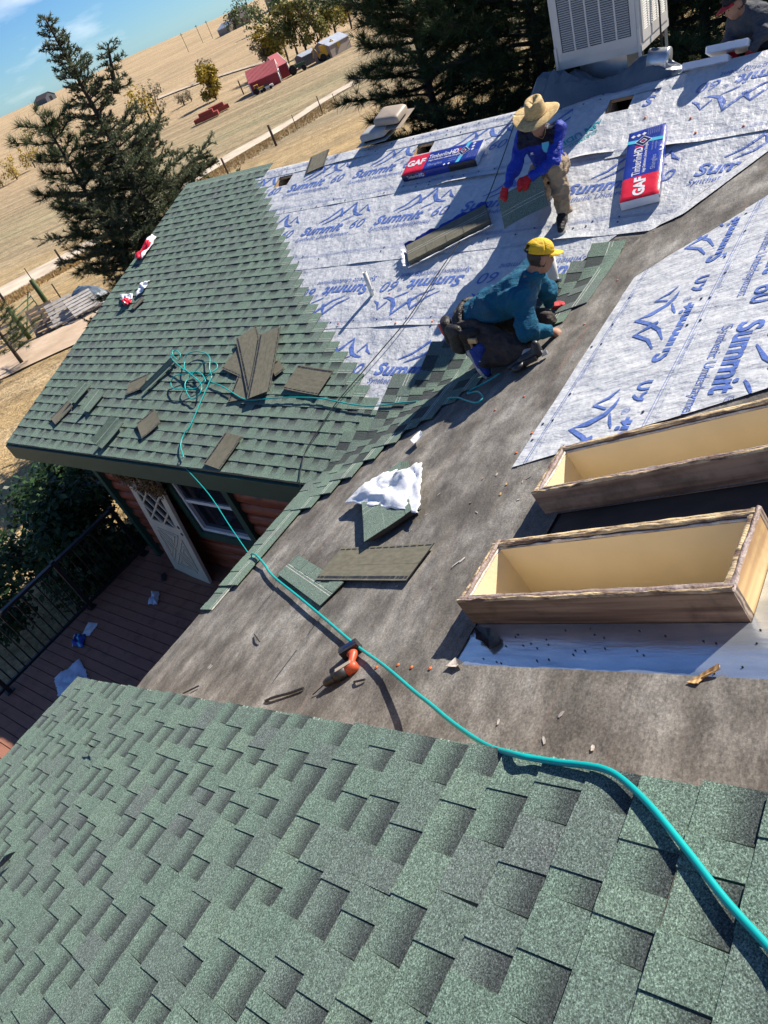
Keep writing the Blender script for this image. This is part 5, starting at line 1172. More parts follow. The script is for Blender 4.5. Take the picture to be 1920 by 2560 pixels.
NU = ['left of the standing bundle top', 'right of the standing bundle top', 'right of the standing bundle, lower of two', 'right of the standing bundle near the upside-down print', 'in the big word at the right edge', 'below the opened bundle', 'at the end of the thin pipe shadow', 'in the seam right of the thin pipe', 'in the seam by the rope', 'right of the thin pipe in the mountain print', 'behind the kneeling worker']
for i, q in enumerate([(7.805, 4.504), (8.267, 4.354), (8.363, 4.120), (8.772, 4.090), (8.899, 3.483), (6.014, 2.895), (5.187, 1.974), (5.975, 1.944), (6.424, 1.944), (5.692, 2.367), (6.742, 1.496)]):
    mb = MB(); mb.lathe([(.0135, 0), (.0135, .002), (.010, .0035), (.004, .006)], 12); o = wobj('cap_nail', mb.mesh('cap_nail', 'cap_orange'), None, FA @ T(q[0], q[1], .0225)); tag(o, 'orange cap nail in the underlayment, ' + NU[i], 'cap nail', 'orange cap nails in the underlayment')
CH = ['long, between curb and brown shingle', 'long, lying across its twin by the near curb', 'beside the shingle stack', 'right of the white wrapper', 'below the brown shingle tip', 'under the brown shingle edge', 'touching the far curb corner', 'near the far curb corner', 'halfway from far curb to wrapper', 'below the printed sheet tip', 'at the printed sheet tip', 'left of the far curb', 'mid felt left of the far curb', 'nearest the far curb top corner', 'near the near eave seam', 'double piece near the near eave seam', 'below the hose near the metal sheet', 'by the hose at the near shingles', 'right of the hose bend', 'under the metal sheet', 'below the far curb corner', 'under the stack corner', 'in the shadow of the worker']
rg = random.Random(21)
chips = [(1.278, 2.762), (1.305, 2.731), (0.945, 2.096), (0.805, 2.146), (1.476, 2.662), (1.442, 2.343), (0.663, 2.850), (0.740, 2.728), (0.873, 2.619), (0.533, 2.466), (0.522, 2.575), (0.651, 2.725), (0.764, 2.504), (0.635, 2.879), (2.083, 0.879), (2.089, 0.905), (2.222, 3.542), (2.273, 3.783), (2.275, 3.981), (2.161, 3.804), (0.829, 2.907), (1.183, 2.162), (0.608, 2.123)]
for i, q in enumerate(chips):
    L_ = rg.uniform(.008, .020) * (2.4 if i in (0, 1) else 1); w_ = rg.uniform(.003, .007)
    mb = MB(); mb.prism([(-L_, -w_ * .6), (-L_ * .3, -w_), (L_, -w_ * .5), (L_ * .8, w_ * .7), (0, w_), (-L_ * .8, w_ * .5)], 0, rg.uniform(.0015, .003)); m_ = rg.choice(('yellow_wood', 'grey_timber', 'weathered_wood', 'caulk'))
    o = wobj('wood_chip', mb.mesh('wood_chip', m_), None, FB @ T(q[0], q[1], felt_top(q[1]) + .0015) @ RZ(rg.uniform(0, 3.1)) @ RX(rg.uniform(-.15, .15))); tag(o, 'pale wood chip on the felt, ' + CH[i], 'wood chip', 'wood chips on the felt')
for i, (q, w_) in enumerate((([(2.281, 1.873), (2.261, 1.944), (2.218, 2.061), (2.176, 2.155)], .008), ([(2.316, 0.840), (2.296, 0.921), (2.249, 0.989)], .006), ([(2.104, 2.531), (2.106, 2.572), (2.088, 2.614)], .006), ([(1.806, 1.167), (1.840, 1.250), (1.872, 1.325)], .005))):
    mb = MB(); P = [Vector((p[0], p[1], .008 + .012 * abs(math.sin(k * 1.9)))) for k, p in enumerate(q)]; mb.tube(smooth_path(P, 4), w_, 5)
    o = wobj('asphalt_sliver', mb.mesh('asphalt_sliver', 'sealant'), None, FB @ T(0, 0, .008)); tag(o, ('long black shingle sliver near the drill bit', 'short black shingle sliver near the near eave', 'twisted black sliver right of the drill', 'tiny black sliver on the felt mid-way')[i], 'shingle sliver')
scrap(FC, [(3.662, 1.391), (3.602, 1.484), (3.519, 1.503), (3.566, 1.445)], .05, 'sealant', 'shingle_offcut', 'dark shingle offcut on the near shingles at the left edge', 'shingle offcut', None, .02, 17)
scrap(FC, [(2.945, 1.249), (2.945, 1.316), (2.947, 1.399), (2.954, 1.323)], .05, 'sealant', 'shingle_offcut', 'tiny dark shingle offcut on the near shingles', 'shingle offcut', None, .012, 18)

# ================================================================= people
mat('skin', (0.30, 0.155, 0.095), (0.26, 0.13, 0.08), scale=9, rough=0.55, bump=.1, bscale=60)
mat('hair', (0.012, 0.010, 0.009), (0.022, 0.018, 0.016), scale=30, stretch=(1, 1, 4), rough=0.6)
mat('lips', (0.24, 0.09, 0.07), rough=.5); mat('eye', (0.02, 0.015, 0.012), rough=.2)
def cloth(name, c1, c2, rough=.8, sc=7):
    m, n, b = new_mat(name); b.inputs['Roughness'].default_value = rough; b.inputs['Specular IOR Level'].default_value = .3
    v = coords(n); a = noise_tex(n, v, sc, 5, .6); dirt_ = noise_tex(n, v, 2.6, 7, .7); n.links.new(mixc(n, ramp(n, dirt_, [(.52, 0.0), (.75, .35)]), ramp(n, a, [(.35, c1), (.65, c2)]), (0.16, 0.14, 0.12)), b.inputs['Base Color'])
    p = bumpn(n, b, noise_tex(n, coords(n, (1, 1, 2.2)), 14, 4, .6), .8, .03); bumpn(n, b, noise_tex(n, v, 220, 2), .15, .003, p)
cloth('teal_fleece', (0.006, 0.098, 0.175), (0.004, 0.078, 0.145), .92)
cloth('blue_jersey', (0.008, 0.040, 0.42), (0.006, 0.028, 0.30), .62)
cloth('navy_jersey', (0.005, 0.007, 0.022), (0.007, 0.010, 0.032), .5)
cloth('khaki_cloth', (0.34, 0.26, 0.17), (0.27, 0.20, 0.13))
cloth('dark_trouser', (0.040, 0.032, 0.028), (0.058, 0.046, 0.040))
cloth('jeans', (0.010, 0.014, 0.030), (0.018, 0.022, 0.042))
cloth('grey_sweat', (0.072, 0.078, 0.090), (0.056, 0.060, 0.070), .9)
cloth('red_glove', (0.50, 0.012, 0.018), (0.38, 0.010, 0.016), .6)
cloth('cap_yellow', (0.72, 0.46, 0.015), (0.62, 0.38, 0.012), .7)
cloth('cap_red', (0.42, 0.008, 0.020), (0.34, 0.008, 0.018), .6); cloth('cap_black', (0.010, 0.010, 0.014), (0.016, 0.016, 0.02), .7)
cloth('shoe_blue', (0.020, 0.055, 0.27), (0.014, 0.038, 0.20), .6); cloth('shoe_black', (0.012, 0.011, 0.011), (0.022, 0.02, 0.019), .6)
cloth('sole_white', (0.52, 0.50, 0.47), (0.42, 0.40, 0.37), .7); cloth('belt_leather', (0.016, 0.013, 0.012), (0.026, 0.021, 0.018), .5)
mat('straw', (0.62, 0.45, 0.20), (0.42, 0.28, 0.11), scale=34, stretch=(1, 1, 3), rough=.75, bump=.7, bscale=90, bdist=.006)
V3 = Vector
def basis(d, n):
    d = V3(d).normalized(); n = V3(n); n = (n - d * n.dot(d)).normalized(); return d, n, d.cross(n)
def hand(w, d, n, thumb=1, curl=.6, s=1.0):
    """wrist, finger direction, back-of-hand direction; fingers curl away from the back"""
    d, n, sd = basis(d, n); w = V3(w); P = []
    for k, off in enumerate((-.030, -.010, .011, .030)):
        k0 = w + d * .085 * s + sd * off * s; P.append(('c', w + d * .015 * s + sd * off * .6 * s, k0, .0145 * s, .0125 * s))
        L = (.068, .078, .074, .058)[k] * s; a = curl * (.8 + .12 * k)
        q1 = k0 + (d * math.cos(a) - n * math.sin(a)) * L * .45; q2 = q1 + (d * math.cos(a * 2.1) - n * math.sin(a * 2.1)) * L * .32; q3 = q2 + (d * math.cos(a * 2.8) - n * math.sin(a * 2.8)) * L * .26
        P += [('c', k0, q1, .0105 * s, .0095 * s), ('c', q1, q2, .0095 * s, .0085 * s), ('c', q2, q3, .0085 * s, .0075 * s)]
    t0 = w + d * .03 * s - sd * .026 * thumb * s; t1 = t0 + (d * .6 - sd * .65 * thumb - n * .35).normalized() * .042 * s; t2 = t1 + (d * .9 - sd * .1 * thumb - n * .5).normalized() * .032 * s
    return P + [('c', t0, t1, .0135 * s, .0115 * s), ('c', t1, t2, .0110 * s, .0090 * s)]
def chain(pts, rad): return [('c', tuple(pts[i]), tuple(pts[i + 1]), rad[i], rad[i + 1]) for i in range(len(pts) - 1)]
def head_prims(c, f, u, s=1.0):
    """skull centre, facing direction, up; returns capsules/ellipsoids and the head frame"""
    f, u, r = basis(f, u); c = V3(c); Rm = np.array([[r.x, f.x, u.x], [r.y, f.y, u.y], [r.z, f.z, u.z]])
    def L(x, y, z): return tuple(c + r * x * s + f * y * s + u * z * s)
    P = [('e', L(0, -.012, .025), (.074 * s, .094 * s, .092 * s), Rm), ('e', L(0, .022, -.045), (.058 * s, .066 * s, .070 * s), Rm), ('c', L(0, .075, -.085), L(0, .06, -.09), .022 * s, .03 * s),
         ('c', L(0, .088, .010), L(0, .108, -.030), .010 * s, .015 * s), ('c', L(-.018, .088, -.062), L(.018, .088, -.062), .011 * s, .011 * s), ('c', L(-.035, .078, .025), L(.035, .078, .025), .014 * s, .014 * s)]
    for q in (-1, 1): P += [('c', L(q * .076, -.015, .015), L(q * .080, -.010, -.025), .013 * s, .010 * s)]
    H = Matrix.Identity(4)
    for i in range(3): H[i][0] = r[i]; H[i][1] = f[i]; H[i][2] = u[i]; H[i][3] = c[i]
    return P, H
def face_bits(o, H, s=1.0):
    for q in (-1, 1):
        mb = MB(); mb.lathe([(.004, -.006), (.010, -.003), (.011, .001), (.007, .005)], 10, 0, T(q * .030 * s, .083 * s, .003 * s) @ RX(-math.pi / 2)); wobj('eye', mb.mesh('eye', 'eye'), o, H)
    mb = MB(); mb.tube([(-.024 * s, .094 * s, -.063 * s), (0, .1005 * s, -.061 * s), (.024 * s, .094 * s, -.063 * s)], [.003, .0055, .003], 6); wobj('lips', mb.mesh('lips', 'lips'), o, H)
def cap(o, H, m, mb_, s=1.0, strap=True):
    mb = MB()
    def dome(a, b):
        q = a * 2 * math.pi; p = b * math.pi / 2; r = math.cos(p)
        return (.088 * s * r * math.cos(q), -.010 * s + .108 * s * r * math.sin(q), .042 * s + .092 * s * math.sin(p) ** .8)
    keep = (lambda a, b: not (.70 < a < .80 and b < .30)) if strap else None
    mb.grid(40, 12, dome, 0, True, keep); c_ = wobj('cap_crown', mb.mesh('cap_crown', m), o, H); sl = c_.modifiers.new('thickness', 'SOLIDIFY'); sl.thickness = .003
    mb = MB()
    def brim(a, b):
        q = R(22) + a * R(136); r = 1 + .75 * b * math.sin(math.pi * a) ** .6
        x, y = .088 * s * math.cos(q) * (1 + .04 * b), -.010 * s + .108 * s * math.sin(q) * r
        return (x, y, .046 * s - .018 * b * s - .10 * x * x / .09)
    mb.grid(20, 6, brim); b_ = wobj('cap_brim', mb.mesh('cap_brim', mb_), o, H); sl = b_.modifiers.new('thickness', 'SOLIDIFY'); sl.thickness = .004
    if strap:
        mb = MB(); mb.tube([(.088 * s * math.cos(q) * 1.0, -.010 * s + .109 * s * math.sin(q), .050 * s) for q in np.linspace(R(250), R(292), 8)], .008, 6); wobj('cap_strap', mb.mesh('cap_strap', 'black_rubber'), o, H)
def shoe(o, heel, toe, up, m, s=1.0, name='shoe', sole='sole_white', letter=None):
    d, n, sd = basis(V3(toe) - V3(heel), up); h = V3(heel); L = (V3(toe) - h).length
    P = [('c', h + n * .055, h + d * L * .45 + n * .055, .042 * s, .046 * s), ('c', h + d * L * .4 + n * .045, h + d * (L - .04) + n * .032, .046 * s, .034 * s), ('c', h + d * .01 + n * .06, h + n * .12, .040 * s, .042 * s)]
    x = wobj(name, sdf_mesh(name, P, .010, m, .012, .002, 20), o, Matrix.Identity(4))
    mb = MB(); Mx = Matrix.Identity(4)
    for i in range(3): Mx[i][0] = d[i]; Mx[i][1] = -sd[i]; Mx[i][2] = n[i]; Mx[i][3] = h[i]
    pl = [(-.045, -.030), (-.03, -.042), (.06, -.040), (L * .6, -.050), (L - .03, -.040), (L, -.012), (L, .014), (L - .03, .040), (L * .6, .046), (.06, .038), (-.03, .040), (-.045, .028)]
    mb.prism(pl, .0, .030); wobj('sole', mb.mesh('sole', sole), x, Mx)
    if letter:
        t = MB(); put_text(t, letter, L * .28, .035, .07, 0, .0, bold=.04, shear=.2); wobj('shoe_emblem', t.mesh('shoe_emblem', 'ink_pale'), x, Mx @ T(0, -.052, 0) @ RX(math.pi / 2))
I4 = Matrix.Identity(4)

# ---------------- worker in the valley: teal fleece, yellow cap
w2 = wthing('person', 'person kneeling in the valley in teal fleece, yellow cap and tool belt', 'person', T(7.4, 1.2, .55))
pel, hipR, hipL = V3((7.23, 1.30, .90)), V3((7.28, 1.17, .87)), V3((7.22, 1.42, .85))
knR, anR = V3((7.83, 1.03, .745)), V3((7.47, .995, .70))
knL, anL = V3((7.78, 1.50, .74)), V3((7.36, 1.46, .60))
chest, neck = V3((7.66, 1.33, 1.08)), V3((7.86, 1.37, 1.215))
shR, shL = V3((7.82, 1.16, 1.115)), V3((7.72, 1.56, 1.13))
elR, wrR = V3((7.885, 1.035, .925)), V3((7.955, 1.245, .790))
elL, wrL = V3((7.79, 1.66, .915)), V3((7.735, 1.74, .740))
hc = V3((7.925, 1.40, 1.335)); hf = V3((.62, .70, -.34)); hu = V3((.26, .22, .94))
hp, HH = head_prims(hc, hf, hu, .98)
bodyp = hp + chain([chest, neck, hc - hu.normalized() * .05], [.07, .058, .056]) + chain([chest, shR, elR, wrR], [.06, .05, .040, .029]) + chain([chest, shL, elL, wrL], [.06, .05, .038, .028]) + chain([pel, chest], [.09, .1]) \
    + hand(wrR, (wrR - elR) + V3((.05, .05, -.04)), (.1, -.3, .9), -1, .95, 1.0) + chain([pel, hipR, knR, anR], [.08, .075, .05, .04]) + chain([pel, hipL, knL, anL], [.08, .075, .05, .04])
Hi = HH.inverted()
def skinfn(c):
    q = Hi @ V3(c.tolist())
    if abs(q.x) < .10 and -.13 < q.y < .045 and q.z > -.055 and q.length < .16: return 1 if q.y < .02 and not (abs(q.x) > .068 and q.z < .03 and q.y > -.03) else 0
    return 0
wobj('body', sdf_mesh('body', bodyp, .0095, ['skin', 'hair'], .010, matfn=skinfn), w2, I4); face_bits(w2, HH)
cap(w2, HH, 'cap_yellow', 'cap_yellow', 1.04)
wobj('fleece', sdf_mesh('fleece', [('e', tuple(pel.lerp(chest, .20)), (.15, .150, .120)), ('e', tuple(pel.lerp(chest, .62)), (.18, .170, .135)), ('e', tuple(chest + V3((.05, .01, .0))), (.15, .180, .112))] + chain([shL, chest, shR], [.090, .11, .095])
     + chain([shR, elR, wrR + (elR - wrR) * .10], [.088, .064, .046]) + chain([shL, elL, wrL + (elL - wrL) * .22], [.084, .060, .045]) + chain([chest.lerp(neck, .5), neck], [.085, .070]), .0125, 'teal_fleece', .024, .024, 8), w2, I4)
mb = MB(); ax = (hc - neck).normalized(); a_, b_, c3 = basis(ax, (1, 0, 0))
mb.tube([neck + a_ * .012 + (b_ * math.cos(q) * .072 + c3 * math.sin(q) * .066) + a_ * (.012 * math.cos(q)) for q in np.linspace(0, 2 * math.pi, 22)], .017, 8); wobj('collar', mb.mesh('collar', 'teal_fleece'), w2, I4)
for w_, e_ in ((wrR, elR), (wrL, elL)):
    d = (w_ - e_).normalized(); mb = MB(); mb.tube([w_ - d * .06, w_ - d * .025], [.046, .043], 14); wobj('cuff', mb.mesh('cuff', 'teal_fleece'), w2, I4)
wobj('trousers', sdf_mesh('trousers', [('e', tuple(pel), (.135, .175, .135))] + chain([hipR, knR, anR], [.118, .082, .070]) + chain([hipL, knL, anL], [.115, .080, .068]), .0125, 'dark_trouser', .020, .024, 9), w2, I4)
mb = MB(); kd, kn_, ks = basis(knR - hipR, (1, -.4, -.5)); wobj('knee_pad', sdf_mesh('knee_pad', [('e', tuple(knR + V3((.04, -.045, -.005))), (.062, .045, .075))], .010, 'sole_white', .01), w2, I4)
wobj('glove', sdf_mesh('glove', hand(wrL + V3((.0, .02, -.015)), (.55, .75, -.25), (-.1, -.2, .95), 1, .35, 1.12), .006, 'red_glove', .008), w2, I4)
shoe(w2, (7.355, 1.0, .745), (7.465, .955, .545), (.85, .05, .5), 'shoe_blue', 1.08, letter='N')
s0 = [x for x in w2.children if x.name.startswith('shoe')][0]
sp_ = (chest - pel).normalized(); sq_ = sp_.cross(V3((0, 1, 0))).normalized()
tb = wobj('tool_belt', MB().tube([pel + sp_ * .035 + V3((0, 1, 0)) * .178 * math.sin(q) + sq_ * .140 * math.cos(q) for q in np.linspace(0, 2 * math.pi, 30)], .028, 8).mesh('tool_belt', 'belt_leather'), w2, I4)
def pouch(c, rz, w_, h_, d_, m='belt_leather'):
    P = [('c', (-w_ / 2, 0, h_ / 2), (w_ / 2, 0, h_ / 2), d_, d_), ('c', (-w_ / 2 * .8, 0, -h_ / 2), (w_ / 2 * .8, 0, -h_ / 2), d_, d_), ('c', (-w_ / 2, 0, h_ / 2), (-w_ / 2 * .8, 0, -h_ / 2), d_, d_), ('c', (w_ / 2, 0, h_ / 2), (w_ / 2 * .8, 0, -h_ / 2), d_, d_), ('c', (0, 0, h_ / 2), (0, 0, -h_ / 2), d_ * 1.2, d_ * 1.2)]
    return wobj('pouch', sdf_mesh('pouch', P, .010, m, .012), tb, T(*c) @ RZ(rz))
pouch((7.06, 1.20, .86), R(-60), .09, .14, .036); pouch((7.20, 1.09, .84), R(-20), .10, .16, .040); pouch((7.36, 1.06, .82), R(10), .10, .16, .036)
can = wobj('drink_can', MB().lathe([(.024, -.06), (.0325, -.05), (.0325, .045), (.027, .058), (.027, .060)], 18).mesh('drink_can', 'ink_red'), tb, T(7.045, 1.17, .895) @ RY(R(-12)))
mb = MB(); mb.lathe([(.026, .0605), (.024, .062), (.022, .059)], 18); mb.lathe([(.004, .059), (.009, .0625)], 8, 0, T(.006, 0, 0)); wobj('can_lid', mb.mesh('can_lid', 'sheet_metal'), can, T(7.045, 1.17, .895) @ RY(R(-12)))
mb = MB(); mb.tube([(7.38, 1.0, .88), (7.40, .985, .72)], .010, 8); mb.box((7.375, .98, .86), (7.45, 1.0, .90)); wobj('hammer', mb.mesh('hammer', 'yellow_wood'), tb, I4)

# ---------------- worker with the straw hat: blue jersey
w1 = wthing('person', 'person crouching in straw hat and blue jersey holding a shingle', 'person', T(7.2, 3.2, .95))
pel, hipL, hipR = V3((7.14, 3.50, 1.30)), V3((7.24, 3.46, 1.29)), V3((7.05, 3.48, 1.29))
knL, anL = V3((7.385, 3.07, 1.405)), V3((7.395, 3.07, .995)); knR, anR = V3((7.03, 3.16, 1.16)), V3((7.10, 3.46, 1.06))
chest, neck = V3((7.20, 3.28, 1.60)), V3((7.25, 3.18, 1.735)); shL, shR = V3((7.385, 3.24, 1.665)), V3((7.065, 3.22, 1.665))
elL, wrL = V3((7.385, 3.04, 1.455)), V3((7.185, 2.955, 1.395)); elR, wrR = V3((6.985, 3.08, 1.465)), V3((6.915, 2.955, 1.350))
hc = V3((7.285, 3.09, 1.825)); hf = V3((.08, -.90, -.42)); hu = V3((.05, -.42, .90))
hp, HH = head_prims(hc, hf, hu, .98); Hi = HH.inverted()
bodyp = hp + chain([chest, neck, hc - hu.normalized() * .05], [.07, .056, .054]) + chain([chest, shR, elR, wrR], [.06, .05, .036, .028]) + chain([chest, shL, elL, wrL], [.06, .05, .036, .028]) + chain([pel, chest], [.09, .1]) + chain([pel, hipR, knR, anR], [.08, .07, .048, .04]) + chain([pel, hipL, knL, anL], [.08, .07, .048, .04])
wobj('body', sdf_mesh('body', bodyp, .0095, ['skin', 'hair'], .010, matfn=skinfn), w1, I4); face_bits(w1, HH)
def yoke(c):
    return 1 if (c[2] > 1.585 + .35 * abs(c[0] - 7.22) * .3 and c[0] < 7.40 and c[1] < 3.36 and c[0] > 7.04 and c[2] > 1.60) else 0
wobj('jersey', sdf_mesh('jersey', [('e', tuple(pel.lerp(chest, .25)), (.150, .125, .15)), ('e', tuple(pel.lerp(chest, .7)), (.158, .128, .16)), ('e', tuple(chest), (.165, .12, .12))] + chain([shL, chest, shR], [.068, .09, .068]) + chain([shL, elL, wrL + (elL - wrL) * .12], [.070, .052, .040]) + chain([shR, elR, wrR + (elR - wrR) * .12], [.070, .052, .040]) + chain([chest, neck], [.09, .068]), .0125, ['blue_jersey', 'navy_jersey'], .018, .020, 9, yoke), w1, I4)
wobj('trousers', sdf_mesh('trousers', [('e', tuple(pel), (.15, .125, .13))] + chain([hipL, knL, knL.lerp(anL, .5), anL + V3((0, 0, .03))], [.098, .078, .068, .068]) + chain([hipR, knR, anR], [.098, .076, .062]), .0125, 'khaki_cloth', .018, .024, 10), w1, I4)
wobj('glove', sdf_mesh('glove', hand(wrR + V3((0, 0, 0)), (-.30, -.35, -.88), (-.4, -.85, .1), -1, .55, 1.10), .006, 'red_glove', .008), w1, I4)
wobj('glove', sdf_mesh('glove', hand(wrL, (-.88, -.35, -.25), (-.1, -.75, .65), 1, .55, 1.10), .006, 'red_glove', .008), w1, I4)
shoe(w1, (7.37, 3.10, .935), (7.425, 2.845, .858), (0, -.28, .96), 'shoe_black', .98); shoe(w1, (7.10, 3.52, 1.09), (7.12, 3.36, 1.01), (-.1, .5, .85), 'shoe_black', .98)
# emblems on the chest
mb = MB(); sh = [(-.030, .035), (.030, .035), (.031, -.005), (.020, -.030), (0, -.045), (-.020, -.030), (-.031, -.005)]
mb.prism([(x * 1.12, y * 1.12) for x, y in sh], 0, .002, 0); mb.prism(sh, .0021, .003, 1); mb.prism([(.007 * math.cos(i * .785) * (1 if i % 2 else .5), .007 * math.sin(i * .785) * (1 if i % 2 else .5) - .002) for i in range(8)], .0031, .0036, 0)
EM = Matrix.Identity(4); n_ = V3((.12, -.93, .30)).normalized(); r_ = n_.cross(V3((0, 0, 1))).normalized() * -1; u_ = n_.cross(r_)
for i in range(3): EM[i][0] = r_[i]; EM[i][1] = u_[i]; EM[i][2] = n_[i]; EM[i][3] = (7.315, 3.105, 1.585)[i]
wobj('shield_emblem', mb.mesh('shield_emblem', ['ink_pale', 'wrap_cyan']), w1, EM)
EM2 = EM.copy(); EM2[0][3], EM2[1][3], EM2[2][3] = 7.155, 3.135, 1.545
mb = MB(); mb.prism([(.014 * math.cos(i * math.pi / 6), .006 * math.sin(i * math.pi / 6)) for i in range(12)], 0, .002); mb.box((-.016, -.014, 0), (.016, -.010, .002)); wobj('small_emblem', mb.mesh('small_emblem', 'ink_white'), w1, EM2)
hat = wthing('straw_hat', 'wide-brimmed woven straw hat on the crouching worker', 'hat', HH)
HT = T(hc.x, hc.y + .01, hc.z + .052) @ RX(R(14)) @ RY(R(5)) @ RZ(math.pi)
mb = MB()
def crown(a, b):
    q = a * 2 * math.pi; x, y = math.cos(q), math.sin(q)
    if b < .7: t = b / .7; r = 1 - .20 * t ** 1.5; z = .125 * t
    else: t = (b - .7) / .3; r = .80 * (1 - t); z = .125 + .018 * math.sin(t * 1.57) - .035 * t * t * (1 if abs(x) < .9 else .6)
    return (.092 * r * x, .112 * r * y, z - .028 * math.exp(-((.092 * r * x) / .022) ** 2) * (b > .6) * (y * r > -.5))
mb.grid(40, 16, crown); wobj('crown', mb.mesh('crown', 'straw'), hat, HT)
mb = MB()
def brim_(a, b):
    q = a * 2 * math.pi; x, y = math.cos(q), math.sin(q); r = 1 + b * 1.12
    return (.094 * r * x + (.012 * x * b), .113 * (1 + b * .80) * y, -.014 * b + .026 * b * b * x * x - .020 * b * b * y * y + .005 * mnoise.noise(V3((x * 4, y * 4, b * 3))) * b)
mb.grid(56, 10, brim_); q = wobj('brim', mb.mesh('brim', 'straw'), hat, HT); sl = q.modifiers.new('thickness', 'SOLIDIFY'); sl.thickness = .004
mb = MB(); mb.tube([(.0945 * math.cos(q), .1145 * math.sin(q), .010) for q in np.linspace(0, 2 * math.pi, 40)], .0045, 6); wobj('hat_band', mb.mesh('hat_band', 'yellow_wood'), hat, HT)
mb = MB(); mb.tube([HT @ V3((.085, .03, 0)), HH @ V3((.075, .03, -.06)), HH @ V3((.04, .03, -.14)), HH @ V3((.0, .02, -.19))], .0025, 5); mb.tube([HT @ V3((-.085, .03, 0)), HH @ V3((-.075, .03, -.06)), HH @ V3((-.04, .03, -.14)), HH @ V3((.0, .02, -.19))], .0025, 5); wobj('chin_cord', mb.mesh('chin_cord', 'yellow_wood'), hat, I4)
# the shingle in his hands
q0, q1, q3 = V3((6.812, 2.925, 1.265)), V3((7.282, 2.965, 1.405)), V3((6.735, 2.80, 1.010))
ex = (q1 - q0); L_ = ex.length; ex.normalize(); ey = (q3 - q0); wdt = ey.length; ey = (ey - ex * ey.dot(ex)).normalized(); ez = ex.cross(ey)
mh = Matrix.Identity(4)
for i in range(3): mh[i][0] = ex[i]; mh[i][1] = ey[i]; mh[i][2] = ez[i]; mh[i][3] = q0[i]
if (mh.to_3x3() @ V3((0, 0, 1))).y > 0: sgn = -1
else: sgn = 1
mb = MB()
def hs(a, b, z=0): return (L_ * (a + .02 * (1 - b)), wdt * b, sgn * (z + .035 * math.sin(a * 3.0) * b + .012 * b * b))
mb.grid(16, 12, lambda a, b: hs(a, b, .003), 0); mb.grid(16, 12, lambda a, b: hs(a, b, -.003), 1)
for b0, b1 in ((.52, .535), (.62, .635)): mb.grid(16, 1, lambda a, t: hs(a, b0 + (b1 - b0) * t, .0045), 2)
for i, (a0, a1) in enumerate(((.03, .2), (.33, .48), (.6, .77), (.88, 1.0))): mb.grid(4, 4, lambda a, t: hs(a0 + (a1 - a0) * a, .66 + .34 * t, .0060), 0)
me = mb.mesh('held_shingle', ['shingle_granules', 'shingle_back', 'nail_line'])
for nm, x in (('tone', .5), ('gap', 0)):
    at = me.attributes.new(nm, 'FLOAT', 'FACE'); at.data.foreach_set('value', np.full(len(me.polygons), x, np.float32))
tag(wobj('held_shingle', me, None, mh), 'dark green shingle held up by the straw-hatted worker in red gloves', 'shingle')

# ---------------- worker at the ridge: grey sweatshirt
w3 = wthing('person', 'person at the ridge top right in grey sweatshirt and red-billed cap', 'person', T(8.55, 5.4, 1.2))
hc = V3((8.435, 5.25, 1.885)); hf = V3((-.80, -.45, -.42)); hu = V3((-.38, -.20, .90)); hp, HH = head_prims(hc, hf, hu, 1.0); Hi = HH.inverted()
chest, neck, pel = V3((8.56, 5.35, 1.68)), V3((8.51, 5.29, 1.79)), V3((8.72, 5.52, 1.36))
shR, shL = V3((8.40, 5.42, 1.70)), V3((8.645, 5.22, 1.72)); elR, wrR = V3((8.34, 5.30, 1.55)), V3((8.40, 5.10, 1.50)); elL, wrL = V3((8.69, 5.10, 1.60)), V3((8.615, 5.00, 1.50))
bodyp = hp + chain([chest, neck, hc - hu.normalized() * .05], [.07, .058, .056]) + chain([chest, shR, elR, wrR], [.06, .05, .036, .028]) + chain([chest, shL, elL, wrL], [.06, .05, .036, .028]) + chain([pel, chest], [.09, .1])
wobj('body', sdf_mesh('body', bodyp, .011, ['skin', 'hair'], .010, matfn=skinfn), w3, I4); face_bits(w3, HH)
wobj('sweatshirt', sdf_mesh('sweatshirt', [('e', tuple(pel.lerp(chest, .4)), (.16, .15, .17)), ('e', tuple(chest), (.16, .15, .14))] + chain([shL, chest, shR], [.085, .10, .085]) + chain([shL, elL, wrL + (elL - wrL) * .15], [.082, .060, .043]) + chain([shR, elR, wrR + (elR - wrR) * .15], [.080, .058, .042]) + chain([chest, neck], [.09, .07]), .0135, 'grey_sweat', .024, .014, 9), w3, I4)
wobj('jeans', sdf_mesh('jeans', [('e', tuple(pel), (.16, .15, .15))] + chain([pel + V3((.08, -.05, 0)), (8.83, 5.12, 1.42), (8.86, 5.36, 1.22)], [.11, .09, .07]) + chain([pel + V3((-.08, .05, 0)), (8.56, 5.80, 1.25), (8.7, 6.1, 1.1)], [.11, .09, .07]), .014, 'jeans', .02, .012, 9), w3, I4)
cap(w3, HH, 'cap_black', 'cap_red', 1.05, False)
t = MB(); put_text(t, 'C', -.02, 0, .045, 0, 0, bold=.05); wobj('cap_emblem', t.mesh('cap_emblem', 'ink_white'), w3, HH @ T(0.0, .103, .062) @ RX(R(65)) @ RZ(math.pi) @ RY(math.pi))
for q, d_ in ((wrL, (-.5, -.5, -.6)), (wrR, (.3, -.8, -.3))): wobj('glove', sdf_mesh('glove', hand(q, d_, (.2, -.5, .8), 1, .6, 1.1), .008, 'red_glove', .008), w3, I4)

